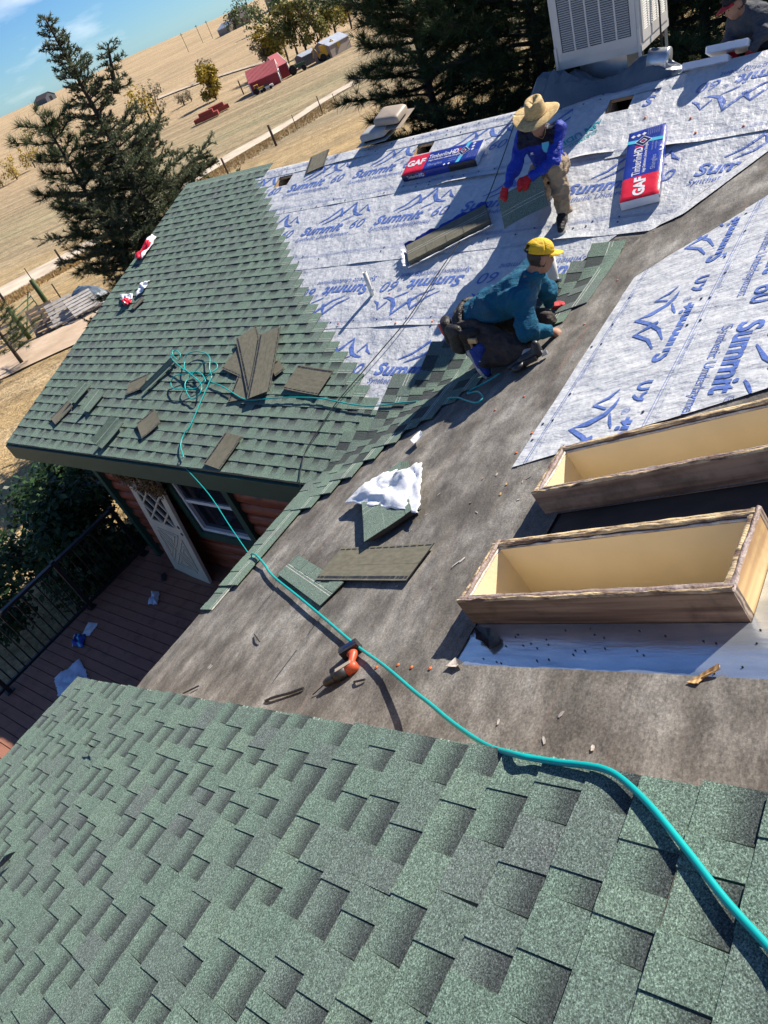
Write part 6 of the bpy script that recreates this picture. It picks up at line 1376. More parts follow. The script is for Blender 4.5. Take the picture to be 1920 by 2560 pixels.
# ================================================================= terrain
TD = [-200, 14, 25, 38, 60, 90, 140, 200, 400, 700, 1000, 1300, 3000]; TZ = [-3.25, -3.25, -3.9, -4.9, -7.5, -9.5, -11, -11.3, -9.3, -6.2, -3.9, -14, -40]
def dist(x, y): return (-(x - 8) + (y + 1)) / math.sqrt(2)
def terr(x, y): return float(np.interp(dist(x, y), TD, TZ))
def ground_material():
    m, n, b = new_mat('dry_grassland'); b.inputs['Roughness'].default_value = .95; b.inputs['Specular IOR Level'].default_value = .1
    tc = node(n, 'TexCoord'); mp = node(n, 'Mapping'); mp.inputs['Rotation'].default_value = (0, 0, R(-135)); n.links.new(tc.outputs['Object'], mp.inputs[0])
    sx = node(n, 'SeparateXYZ'); n.links.new(mp.outputs[0], sx.inputs[0])       # x = distance up the valley side (from the origin)
    def scaled(sc):
        q = node(n, 'Mapping'); q.inputs['Scale'].default_value = sc; n.links.new(mp.outputs[0], q.inputs[0]); return q.outputs[0]
    wob = noise_tex(n, scaled((.02, .006, 1)), 1.0, 4, .6)
    ad = node(n, 'Math', operation='MULTIPLY_ADD'); ad.inputs[1].default_value = 60; n.links.new(wob, ad.inputs[0]); n.links.new(sx.outputs[0], ad.inputs[2])
    mr = node(n, 'MapRange'); mr.inputs[1].default_value = 0; mr.inputs[2].default_value = 400; n.links.new(ad.outputs[0], mr.inputs[0])
    gold = (0.50, 0.355, 0.175); brown = (0.33, 0.26, 0.16); hill = (0.46, 0.335, 0.20); green = (0.285, 0.255, 0.150)
    c = ramp(n, mr.outputs[0], [(.0, gold), (.225, gold), (.27, brown), (.36, green), (.42, brown), (.55, hill), (1, hill)])
    st = noise_tex(n, scaled((.12, .018, 1)), 1.0, 6, .62); c = mixc(n, ramp(n, st, [(.42, 0.0), (.62, .48)]), c, (0.24, 0.175, 0.105))
    s2 = noise_tex(n, scaled((.35, .05, 1)), 1.0, 5, .6); c = mixc(n, ramp(n, s2, [(.45, 0.0), (.60, .5)]), c, (0.58, 0.44, 0.26))
    s3 = noise_tex(n, scaled((.05, .012, 1)), 1.0, 7, .7); c = mixc(n, ramp(n, s3, [(.5, 0.0), (.68, .45)]), c, (0.20, 0.165, 0.10))
    fi = noise_tex(n, scaled((2.2, 1.1, 1)), 1.0, 6, .7); c = mixc(n, 1.0, c, ramp(n, fi, [(.3, .55), (.5, 1.0), (.7, 1.35)]), 'MULTIPLY')
    f2 = noise_tex(n, scaled((9, 9, 1)), 1.0, 4, .7); c = mixc(n, 1.0, c, ramp(n, f2, [(.3, .65), (.5, 1.0), (.7, 1.3)]), 'MULTIPLY')
    n.links.new(c, b.inputs['Base Color']); p = bumpn(n, b, fi, .7, .5); bumpn(n, b, f2, .8, .12, p)
ground_material()
mat('dirt', (0.55, 0.42, 0.30), (0.36, 0.26, 0.17), scale=.5, rough=.95, bump=.5, bscale=3, bdist=.05, rnd=False, detail=9)
mat('gravel', (0.60, 0.51, 0.39), (0.42, 0.34, 0.25), scale=.45, stretch=(1, 1, 1), rough=.95, bump=.4, bscale=5, bdist=.05, rnd=False, detail=9)
rad = np.concatenate([np.linspace(0, 30, 13), np.linspace(34, 120, 24), np.geomspace(130, 3000, 60)]); ang = np.linspace(0, 2 * math.pi, 181)[:-1]
Vt = [(8, -1, -3.25)]; Ft = []
for r in rad[1:]:
    for a in ang:
        x, y = 8 + r * math.cos(a), -1 + r * math.sin(a); d = dist(x, y)
        z = terr(x, y) + (min(3.0, (d - 120) * .008) * fbm(x * .006, y * .006, 1, 4) if d > 120 else 0) + (.12 * fbm(x * .15, y * .15, 5) if 20 < d < 120 else 0)
        Vt.append((x, y, z))
na = len(ang)
me = bpy.data.meshes.new('ground'); me.from_pydata(Vt, [], [(0, 1 + j, 1 + (j + 1) % na) for j in range(na)] + [(1 + i * na + j, 1 + (i + 1) * na + j, 1 + (i + 1) * na + (j + 1) % na, 1 + i * na + (j + 1) % na) for i in range(len(rad) - 2) for j in range(na)])
me.materials.append(MATS['dry_grassland']); me.polygons.foreach_set('use_smooth', np.ones(len(me.polygons), bool)); me.update()
struct(wobj('ground', me, None, I4))
from mathutils.bvhtree import BVHTree
gbvh = BVHTree.FromPolygons([Vector(v) for v in Vt], [tuple(p.vertices) for p in me.polygons])
def gz(x, y):
    h = gbvh.ray_cast(Vector((x, y, 200)), Vector((0, 0, -1))); return h[0].z if h[0] is not None else terr(x, y)
def strip(name, near, far, m, lift=.06, sub=10):
    mb = MB(); A_ = smooth_path([Vector((p[0], p[1], 0)) for p in near], sub); B_ = smooth_path([Vector((p[0], p[1], 0)) for p in far], sub); k = len(A_) - 1
    def fn(a, b):
        i = min(k, int(round(a * k))); p = A_[i].lerp(B_[min(i, len(B_) - 1)], b); w = .25 * mnoise.noise(Vector((p.x * .4, p.y * .4, 0))) * (1 if b in (0, 1) else 0)
        x, y = p.x + w, p.y + w; return (x, y, gz(x, y) + lift * (1 + .6 * math.sin(b * math.pi)))
    mb.grid(k, 6, fn); return struct(wobj(name, mb.mesh(name, m), None, I4))
strip('gravel_road', [(-42.229, 15.583, -5.997), (-43.626, 20.004, -6.483), (-44.420, 24.669, -6.937), (-46.729, 29.270, -7.508), (-47.538, 34.234, -7.793), (-49.586, 40.845, -8.206), (-53.000, 53.100, -8.941), (-54.828, 65.268, -9.564), (-55.549, 77.508, -9.814), (-54.359, 84.163, -9.951)], [(-54.428, 20.607, -7.437), (-54.348, 25.272, -7.695), (-52.958, 29.631, -7.824), (-52.720, 33.235, -7.983), (-53.414, 38.564, -8.280), (-55.467, 45.678, -8.705), (-59.416, 59.311, -9.532), (-58.295, 69.318, -9.700), (-58.872, 81.916, -10.000), (-57.032, 88.051, -10.093)], 'gravel', .10)
strip('dirt_drive', [(-18.257, 5.191, -3.785), (-17.229, 6.780, -3.808), (-15.715, 8.293, -3.819), (-14.409, 9.367, -3.793), (-13.021, 10.938, -3.800), (-12.100, 12.486, -3.842)], [(-22.387, 7.060, -4.073), (-21.372, 8.937, -4.129), (-19.605, 10.663, -4.122), (-18.338, 12.037, -4.121), (-16.785, 13.880, -4.143), (-15.618, 15.589, -4.164)], 'dirt', .06)
strip('dirt_path', [(-191.270, 163.744, -10.738), (-183.330, 164.676, -10.805), (-171.546, 164.224, -10.904), (-159.193, 162.429, -10.966), (-145.649, 159.199, -11.123), (-130.417, 154.489, -11.234)], [(-196.036, 167.981, -10.703), (-186.737, 167.874, -10.740), (-174.204, 166.871, -10.853), (-162.185, 165.543, -10.969), (-147.926, 161.748, -11.097), (-132.057, 156.461, -11.218)], 'gravel', .25)

# ================================================================= foliage
def leaf_mat(name, c1, c2, sc=2.0, trans=.25, rough=.6):
    m, n, b = new_mat(name); b.inputs['Roughness'].default_value = rough; b.inputs['Specular IOR Level'].default_value = .3
    ge = node(n, 'NewGeometry'); a = noise_tex(n, ge.outputs['Position'], sc, 4, .65)
    wn = node(n, 'Mix', data_type='FLOAT'); 
    rp_ = ramp(n, a, [(.33, c1), (.67, c2)])
    ri = ramp(n, ge.outputs['Random Per Island'], [(0, .55), (1, 1.45)])
    c = mixc(n, 1.0, rp_, ri, 'MULTIPLY'); n.links.new(c, b.inputs['Base Color'])
    out = n.nodes['Material Output']; tr = node(n, 'BsdfTranslucent'); n.links.new(c, tr.inputs['Color']); ms = node(n, 'MixShader'); ms.inputs[0].default_value = trans
    n.links.new(b.outputs[0], ms.inputs[1]); n.links.new(tr.outputs[0], ms.inputs[2]); n.links.new(ms.outputs[0], out.inputs['Surface'])
leaf_mat('pine_needles', (0.026, 0.054, 0.020), (0.078, 0.112, 0.038), 1.2)
leaf_mat('pine_dead', (0.16, 0.10, 0.045), (0.10, 0.07, 0.035), 2)
leaf_mat('spruce_needles', (0.070, 0.100, 0.052), (0.155, 0.170, 0.092), 1.6)
leaf_mat('lilac_leaves', (0.022, 0.052, 0.022), (0.050, 0.100, 0.032), 3, .35, .45)
leaf_mat('leaf_yellow', (0.42, 0.28, 0.02), (0.28, 0.22, 0.03), .7); leaf_mat('leaf_olive', (0.10, 0.12, 0.03), (0.24, 0.20, 0.045), .35); leaf_mat('leaf_green', (0.05, 0.09, 0.03), (0.10, 0.13, 0.045), .5); leaf_mat('leaf_grey', (0.16, 0.14, 0.09), (0.24, 0.20, 0.12), .5)
mat('bark', (0.085, 0.062, 0.045), (0.045, 0.034, 0.026), scale=5, stretch=(1, 1, .3), rough=.95, bump=.8, bscale=12, bdist=.03)
def unit(a): return a / np.maximum(np.linalg.norm(a, axis=-1, keepdims=True), 1e-9)
def brush(pos, dr, n, L, w, spread, rs, along=0.0):
    """needle clusters: n thin blades per position, leaning round the shoot direction"""
    k = len(pos); d = unit(dr)[:, None, :] + rs.randn(k, n, 3) * spread; d = unit(d); b = pos[:, None, :] + unit(dr)[:, None, :] * (rs.rand(k, n, 1) * along)
    s = unit(np.cross(d, rs.randn(k, n, 3))); Lr = L * (.6 + .7 * rs.rand(k, n, 1))
    V = np.stack([b - s * w, b + s * w, b + d * Lr], 2).reshape(-1, 3); return V, np.arange(len(V)).reshape(-1, 3)
def conifer(name, label, base, H, rfun, nbr, seed, kind, t0=.12, droop=.25, up=.15, tw=14, group=None, leaders=(), lean=(0, 0), needles=None, tufts=1.0):
    rs = np.random.RandomState(seed); base = Vector(base); o = wthing(name, label, 'tree', T(*base), group)
    mb = MB(); top = base + Vector((lean[0], lean[1], H)); mb.tube([base.lerp(top, i / 8) for i in range(9)], [.022 * H * (1 - i / 8.4) * .8 + .012 for i in range(9)], 8)
    pos = []; drs = []; limbs = MB()
    axes = [(base, top, t0, 1.0, rfun, nbr)] + [(Vector(p), Vector(q), 0.0, 1.0, (lambda t, r=r: r * (1 - t) + .12), nb) for p, q, r, nb in leaders]
    for li, (p_, q_, ts, te, rf, nb) in enumerate(axes):
        if li: mb.tube([p_.lerp(q_, i / 5) for i in range(6)], [.06 * (1 - i / 5.5) + .01 for i in range(6)], 6)
        for i in range(nb):
            t = ts + (te - ts) * ((i + rs.rand()) / nb) ** .92; r = rf(t) * (.55 + .6 * rs.rand()); a = i * 2.4 + rs.rand() * .7
            P = p_.lerp(q_, t); d = Vector((math.cos(a), math.sin(a), up * (1 if kind == 'spruce' else 1.4) - droop * (1 - t))); pts = []
            for j in range(6):
                s = j / 5; q = P + Vector((d.x, d.y, 0)) * r * s + Vector((0, 0, (d.z * s - .10 * s * s + .14 * s ** 3) * r)); q += Vector((rs.randn() * .04, rs.randn() * .04, rs.randn() * .04)) * r * s; pts.append(q)
            limbs.tube(pts, [.012 * r + .012 - .0022 * j * (r * .9 + .5) if .012 * r + .012 - .0022 * j * (r * .9 + .5) > .004 else .004 for j in range(6)], 5, cap=False)
            nt_ = max(3, int(tw * r * tufts))
            for k in range(nt_):
                s = (.22 + .78 * (k + rs.rand()) / nt_) if r > .4 else rs.rand(); f = s * 5; j = min(4, int(f)); q = pts[j].lerp(pts[j + 1], f - j); dd = (pts[j + 1] - pts[j]).normalized()
                side = Vector((-dd.y, dd.x, rs.randn() * .35)) * (1 if rs.rand() < .5 else -1); l2 = (.10 + .32 * r * (1 - s * .75)) * rs.rand() * (1.0 if kind == 'spruce' else .9)
                e = q + (dd * .55 + side).normalized() * l2; nn = max(1, int(l2 / (.07 if kind == 'spruce' else .16)))
                for m_ in range(nn + 1):
                    pos.append(q.lerp(e, m_ / max(nn, 1))); drs.append((e - q).normalized() + dd * .3 + Vector((0, 0, .25)))
    pos = np.array([tuple(p) for p in pos]); drs = np.array([tuple(p) for p in drs])
    if kind == 'spruce': V, Fc = brush(pos, drs, needles or 13, .075, .0095, .62, rs, .08); mats = ['spruce_needles', 'pine_dead']
    else: V, Fc = brush(pos, drs, needles or 20, .21, .0058, .60, rs, .05); mats = ['pine_needles', 'pine_dead']
    mi = (rs.rand(len(Fc)) < (.06 if kind == 'spruce' else .05)).astype(np.int32)
    b0 = np.array(tuple(base)); wobj('trunk', mb.mesh('trunk', 'bark'), o, I4); wobj('limbs', limbs.mesh('limbs', 'bark'), o, I4)['kind'] = 'stuff'
    wobj('crown', mesh_np('crown', V, Fc, mats, False, mi), o, I4); return o
# the spruce and pine beyond the left rake
bx, by = -4.22, 7.14; gz0 = terr(bx, by)
conifer('spruce_tree', 'sparse-topped grey-green spruce beyond the left roof edge', (bx, by, gz0), 4.52 - gz0, lambda t: float(np.interp(t, [0, .2, .45, .62, .75, .9, 1], [1.6, 2.25, 2.3, 1.7, .55, .38, .10])), 165, 4, 'spruce', .06, .30, .30, 30, leaders=(((-3.889, 7.568, 2.927), (-3.692, 7.823, 3.747), .36, 14), ((-3.536, 7.371, 1.005), (-3.025, 8.617, 1.003), .5, 16)))
q = (-5.288, 6.606, 0.767); conifer('pine_tree', 'dark long-needled pine standing left of the spruce', (q[0], q[1], terr(q[0], q[1])), (-4.976, 7.084, 3.107)[2] - terr(q[0], q[1]), lambda t: float(np.interp(t, [0, .3, .7, .9, 1], [1.0, 1.2, 1.15, .85, .3])), 70, 14, 'pine', .1, .3, .3, 15)
q = (-17.376, 7.922, -1.978); conifer('pine_tree', 'small pine cut by the left frame edge', (q[0], q[1], terr(q[0], q[1])), 4.2, lambda t: 1.5 * (1 - t) + .2, 46, 15, 'pine', .1, .2, .3, 9)
# the row of big pines behind the ridge
BP = [(1.75, 10.2, 7.4, 1.9, 'big dark pine at the left end of the row behind the ridge'), (4.0, 10.4, 7.6, 2.6, 'big dark pine behind the straw-hatted worker'), (6.7, 10.7, 7.8, 2.7, 'big dark pine directly behind the cooler'), (9.5, 11.0, 7.8, 2.7, 'big dark pine behind the worker at the ridge'), (5.2, 14.2, 8.6, 2.8, 'pine filling the gap deeper behind the row'), (8.2, 14.4, 8.8, 2.8, 'pine at upper right deeper behind the row'), (2.6, 13.2, 8.2, 2.3, 'pine deeper behind the left end of the row')]
for i, (x, y, H, r, lab) in enumerate(BP):
    conifer('pine_tree', lab, (x, y, terr(x, y) - .1), H, lambda t, r=r: r * float(np.interp(t, [0, .15, .5, .8, 1], [.8, 1.0, 1.0, .95, .35])), 110 if i < 4 else 70, 30 + i, 'pine', .14, .35, .25, 15 if i < 4 else 10, group='pines behind the ridge', needles=24 if i < 4 else 16)
# lilac bush beside the deck
def leafy(name, label, cat, clumps, n, size, m, seed, stems, group=None, mats2=None):
    rs = np.random.RandomState(seed); o = wthing(name, label, cat, T(*stems[0][0]), group); C_ = np.array([c[:3] for c in clumps]); Rr = np.array([c[3:] for c in clumps]); w = Rr.prod(1); k = rs.choice(len(C_), n, p=w / w.sum())
    d = unit(rs.randn(n, 3)); r = rs.rand(n, 1) ** .42; P = C_[k] + d * r * Rr[k] * (1 + .18 * rs.randn(n, 1)); nr = unit(d * .5 + np.array([0, 0, .8]) + rs.randn(n, 3) * .6); t = unit(np.cross(nr, rs.randn(n, 3))); b = np.cross(nr, t); s = size * (.6 + .8 * rs.rand(n, 1))
    V = np.stack([P - t * s, P - t * s * .2 + b * s * .62 + nr * s * .12, P + t * s * 1.1, P - t * s * .2 - b * s * .62 + nr * s * .12], 1).reshape(-1, 3); Fq = np.arange(len(V)).reshape(-1, 4)
    mm = [m] + ([mats2] if mats2 else []); mi = (rs.rand(n) < .12).astype(np.int32) if mats2 else None
    wobj('foliage' if cat != 'tree' else 'crown', mesh_np('foliage', V, Fq, mm, False, mi), o, I4)
    mb = MB()
    for st in stems: mb.tube(smooth_path(st, 4), [.02 * st[0].length * 0 + st_r for st_r in np.linspace(size * .55, size * .14, (len(st) - 1) * 4 + 1)], 6)
    wobj('stems' if cat != 'tree' else 'trunk', mb.mesh('stems', 'bark'), o, I4); return o
rg = random.Random(5); cl = []; st = []
for i in range(26):
    a = rg.uniform(0, 6.28); r = rg.uniform(0, 1) ** .5; x, y = -1.15 + 1.65 * r * math.cos(a), .15 + 1.75 * r * math.sin(a); z = GROUND + .5 + (2.05 - 1.0 * r * r) * rg.uniform(.15, 1); cl.append((min(x, .1), y, z, .52, .52, .42))
for i in range(12):
    a = rg.uniform(0, 6.28); x, y = -1.1 + .3 * math.cos(a), .1 + .3 * math.sin(a); st.append([Vector((x, y, GROUND)), Vector((x + .4 * math.cos(a), y + .4 * math.sin(a), GROUND + 1.0)), Vector((x + 1.1 * math.cos(a), y + 1.1 * math.sin(a), GROUND + 1.9))])
leafy('lilac_bush', 'dark leafy lilac bush beside the deck railing', 'bush', cl, 15000, .055, 'lilac_leaves', 8, st)
cl = [(-3.6 + rg.uniform(-.8, .8), 1.9 + rg.uniform(-1.0, 1.0), GROUND + rg.uniform(.3, 1.5), .5, .5, .4) for _ in range(12)]
leafy('lilac_bush', 'paler sunlit bush at the left frame edge below the rake', 'bush', cl, 5200, .05, 'lilac_leaves', 9, [[Vector((-3.6 + i * .2, 1.9, GROUND)), Vector((-3.7 + i * .3, 1.9, GROUND + .7)), Vector((-3.8 + i * .4, 2.0 + .1 * i, GROUND + 1.4))] for i in range(4)])
# far deciduous trees
def tree(px_base, h, w, m, label, seed, n=900, name='cottonwood_tree', group=None, m2=None, low=.25):
    B0 = Vector(px_base); B0.z = gz(B0.x, B0.y); rg = random.Random(seed); cl = []
    for i in range(14):
        a = rg.uniform(0, 6.28); r = rg.uniform(0, 1) ** .6 * w * .72; z = h * rg.uniform(low, .9); rr = w * rg.uniform(.25, .5) * (1.15 - .5 * z / h); cl.append((B0.x + r * math.cos(a), B0.y + r * math.sin(a), B0.z + z, rr, rr, rr * 1.05))
    st = [[B0 + Vector((0, 0, -.2)), B0 + Vector((.1 * w, 0, h * .3)), B0 + Vector((.45 * w * math.cos(i * 1.3), .45 * w * math.sin(i * 1.3), h * .75))] for i in range(4)]
    return leafy(name, label, 'tree', cl, n, w * .075, m, seed, st, group, m2)
G1 = 'cottonwoods behind the red barn'
for i, (b_, h, w, m, lab, m2) in enumerate((((-123.090, 141.215, -11.305), 8.5, 3.4, 'leaf_grey', 'bare greyish cottonwood at the left end behind the barn', 'leaf_yellow'), ((-120.053, 141.592, -11.267), 10.5, 4.0, 'leaf_yellow', 'yellow-leaved cottonwood behind the barn roof', 'leaf_olive'), ((-117.424, 142.361, -11.270), 11.5, 4.2, 'leaf_olive', 'green and gold cottonwood right of the yellow one', 'leaf_yellow'), ((-110.801, 138.250, -11.230), 11.5, 4.2, 'leaf_olive', 'tall olive cottonwood above the green tractor', 'leaf_green'), ((-108.154, 138.294, -11.224), 12.0, 4.2, 'leaf_olive', 'olive cottonwood above the low shed', 'leaf_yellow'), ((-102.607, 136.456, -11.203), 12.5, 3.6, 'leaf_olive', 'fork-trunked cottonwood at the right end by the yellow machine', 'leaf_green'), ((-103.948, 144.554, -11.227), 13.0, 4.6, 'leaf_olive', 'bright olive tree above the metal-roofed shed', 'leaf_yellow'), ((-112.528, 162.560, -11.307), 13.0, 4.6, 'leaf_yellow', 'yellow-green tree half hidden by the big pines', 'leaf_olive'))):
    tree(b_, h, w, m, lab, 60 + i, 1500, group=G1, m2=m2)
tree((-125.841, 124.665, -11.227), 6.6, 4.0, 'leaf_yellow', 'round bright yellow tree alone in the field left of the barn', 80, 2200, 'round_tree', low=.22, m2='leaf_olive')
for i, (b_, h, w, m, lab) in enumerate((((-148.113, 134.772, -11.283), 3.0, 2.2, 'leaf_grey', 'grey round bush left of the yellow tree'), ((-147.706, 137.160, -11.247), 3.0, 1.8, 'leaf_grey', 'smaller grey bush touching the round grey one'), ((-175.185, 172.517, -10.799), 5.0, 4.0, 'leaf_grey', 'grey bush on the hillside above the yellow tree'), ((-155.061, 128.418, -11.238), 8.5, 4.5, 'leaf_yellow', 'thin yellowish tree behind the spruce'), ((-155.711, 132.723, -11.207), 8.0, 4.0, 'leaf_grey', 'thin bare tree right behind the spruce'), ((-194.451, 116.125, -11.065), 6.0, 3.4, 'leaf_yellow', 'yellow tree partly hidden by the left pine'), ((-189.366, 106.644, -11.163), 5.5, 3.2, 'leaf_yellow', 'yellow tree in the field near the left frame edge'), ((-191.262, 103.128, -11.162), 4.5, 2.4, 'leaf_yellow', 'small yellow tree cut by the left frame edge'), ((-307.426, 188.093, -9.773), 6.0, 3.4, 'leaf_olive', 'pale green small tree on the left field'), ((-238.689, 289.749, -9.542), 9.0, 8.0, 'leaf_green', 'round dark green tree high on the hill'), ((-226.161, 258.104, -9.848), 8.0, 6.5, 'leaf_green', 'green tree on the hill below the houses'), ((-315.133, 349.699, -8.536), 16.0, 8.0, 'leaf_green', 'tall green tree beside the hill house'), ((-302.358, 340.273, -8.690), 9.0, 6.0, 'leaf_green', 'green tree right of the hill house'), ((-304.957, 326.519, -8.767), 9.0, 8.0, 'leaf_green', 'dark bush left of the hill house'))):
    tree(b_, h, w, m, lab, 90 + i, 420, 'field_tree', low=.2, group='scattered trees and bushes')
def scrub(px, n, seed, spread, label):
    pass

# ================================================================= farm buildings and machines
mat('barn_red', (0.30, 0.030, 0.035), (0.25, 0.025, 0.030), scale=.6, rough=.7); mat('barn_roof', (0.46, 0.085, 0.095), (0.40, 0.07, 0.08), scale=.5, rough=.5)
mat('metal_roof', (0.42, 0.45, 0.50), (0.34, 0.37, 0.42), scale=.8, rough=.4); mat('grey_wall', (0.10, 0.115, 0.13), (0.085, 0.095, 0.11), scale=1, rough=.8); mat('tan_wall', (0.30, 0.25, 0.20), (0.25, 0.21, 0.17), scale=1, rough=.8); mat('brown_roof', (0.11, 0.085, 0.075), (0.09, 0.07, 0.06), scale=1, rough=.8)
mat('tractor_green', (0.012, 0.07, 0.025), rough=.45); mat('machine_yellow', (0.60, 0.35, 0.02), rough=.45); mat('tyre', (0.012, 0.012, 0.012), rough=.9); mat('truck_white', (0.7, 0.7, 0.72), rough=.35); mat('rust_red', (0.32, 0.05, 0.03), rough=.7)
def ground_frame(p0, p1):
    p0, p1 = Vector(p0), Vector(p1); d = p1 - p0; a = math.atan2(d.y, d.x); z = min(gz(p0.x, p0.y), gz(p1.x, p1.y)); return T(p0.x, p0.y, z) @ RZ(a), d.xy.length
def gable(name, label, p0, p1, depth, hw, hr, wm, rm, trim=None, ribs=0, group=None, door=True, wins=0):
    M_, L = ground_frame(p0, p1); o = wthing(name, label, 'building', M_, group)
    mb = MB(); e = .012 * L + .1
    mb.add([(0, 0, -.5), (L, 0, -.5), (L, depth, -.5), (0, depth, -.5), (0, 0, hw), (L, 0, hw), (L, depth, hw), (0, depth, hw), (0, depth / 2, hr), (L, depth / 2, hr)], [(0, 1, 5, 4), (1, 2, 6, 9, 5), (2, 3, 7, 6), (3, 0, 4, 8, 7)]); wobj('wall', mb.mesh('wall', wm), o, M_)
    sl = (hr - hw) / (depth / 2); mb = MB()
    for s in (0, 1):
        y0, y1 = (-e, depth / 2) if s == 0 else (depth + e, depth / 2); z0 = hw - sl * e + .03; z1 = hr + .03
        vs = [(-e, y0, z0), (L + e, y0, z0), (L + e, y1, z1), (-e, y1, z1)]; vs += [(x, y, z + .10) for x, y, z in vs]
        fs = [(0, 1, 2, 3), (7, 6, 5, 4), (0, 4, 5, 1), (1, 5, 6, 2), (2, 6, 7, 3), (3, 7, 4, 0)]; mb.add(vs, [f[::-1] for f in fs] if s == 0 else fs)
    rf = wobj('roof', mb.mesh('roof', rm), o, M_)
    if ribs:
        for i in range(ribs):
            x = -e + (L + 2 * e) * (i + .5) / ribs; mb = MB(); mb.add([(x - .04, -e, hw - sl * e + .135), (x + .04, -e, hw - sl * e + .135), (x + .04, depth / 2, hr + .135), (x - .04, depth / 2, hr + .135), (x, -e, hw - sl * e + .21), (x, depth / 2, hr + .21)], [(0, 4, 5, 3), (4, 1, 2, 5), (0, 1, 4)]); wobj('roof_rib', mb.mesh('roof_rib', rm), rf, M_)
    if trim:
        mb = MB(); mb.tube([(L + .05, -e, hw - sl * e), (L + .05, depth / 2, hr), (L + .05, depth + e, hw - sl * e)], .16, 4); mb.tube([(L + .05, 0, 0), (L + .05, 0, hw)], .13, 4); mb.tube([(L + .05, depth, 0), (L + .05, depth, hw)], .13, 4); mb.tube([(L + .06, 0, hw), (L + .06, depth, hw)], .10, 4); mb.tube([(-.05, 0, 0), (-.05, 0, hw)], .13, 4); mb.tube([(-.05, -e, hw - sl * e), (-.05, depth / 2, hr), (-.05, depth + e, hw - sl * e)], .14, 4)
        wobj('trim', mb.mesh('trim', trim), o, M_)
    if door:
        mb = MB(); mb.box((L + .02, depth * .38, 0), (L + .08, depth * .62, hw * .95)); wobj('door', mb.mesh('door', 'dark_interior'), o, M_)
    for i in range(wins):
        x = L * (i + .6) / wins; mb = MB(); mb.box((x - .5, -.06, hw * .4), (x + .5, -.01, hw * .8)); wobj('window', mb.mesh('window', 'window_glass'), o, M_)
    return o
gable('barn', 'red metal barn with white trim in the valley', (-101.548, 111.375, -11.103), (-96.935, 115.052, -11.101), 6.6, 1.9, 3.7, 'barn_red', 'barn_roof', 'white_paint', 26)
gable('barn_annex', 'taller red gabled end joined behind the red barn', (-99.948, 118.933, -11.111), (-99.171, 120.961, -11.131), 4.6, 2.2, 4.1, 'barn_red', 'barn_roof', 'white_paint', 0)
gable('shed', 'low dark shed with white roof behind the tractor', (-98.701, 125.368, -11.156), (-97.416, 128.437, -11.146), 3.4, 1.7, 2.2, 'grey_wall', 'metal_roof', None, 0)
gable('shed', 'metal-roofed shed half hidden by the big pine', (-90.854, 124.676, -11.118), (-89.970, 130.396, -11.114), 5.0, 2.0, 3.0, 'tan_wall', 'metal_roof', None, 0)
gable('farmhouse', 'dark-roofed house on the hillside with trees', (-314.379, 336.728, -8.659), (-309.092, 343.623, -8.629), 14.0, 3.6, 7.6, 'tan_wall', 'brown_roof', None, 0, wins=3)
gable('farmhouse', 'small pale outbuilding left of the hill house', (-325.446, 333.859, -8.580), (-314.851, 332.373, -8.672), 9.0, 3.0, 5.0, 'tan_wall', 'metal_roof', None, 0)
gable('long_barn', 'long brown building high on the hill at the top', (-325.147, 378.557, -8.236), (-316.702, 381.837, -8.274), 16.0, 5.0, 8.5, 'tan_wall', 'brown_roof', None, 0)
gable('farmhouse', 'distant dark house on the skyline at left', (-723.824, 461.959, -5.127), (-702.368, 461.969, -5.247), 12.0, 4.0, 7.5, 'grey_wall', 'brown_roof', None, 0)
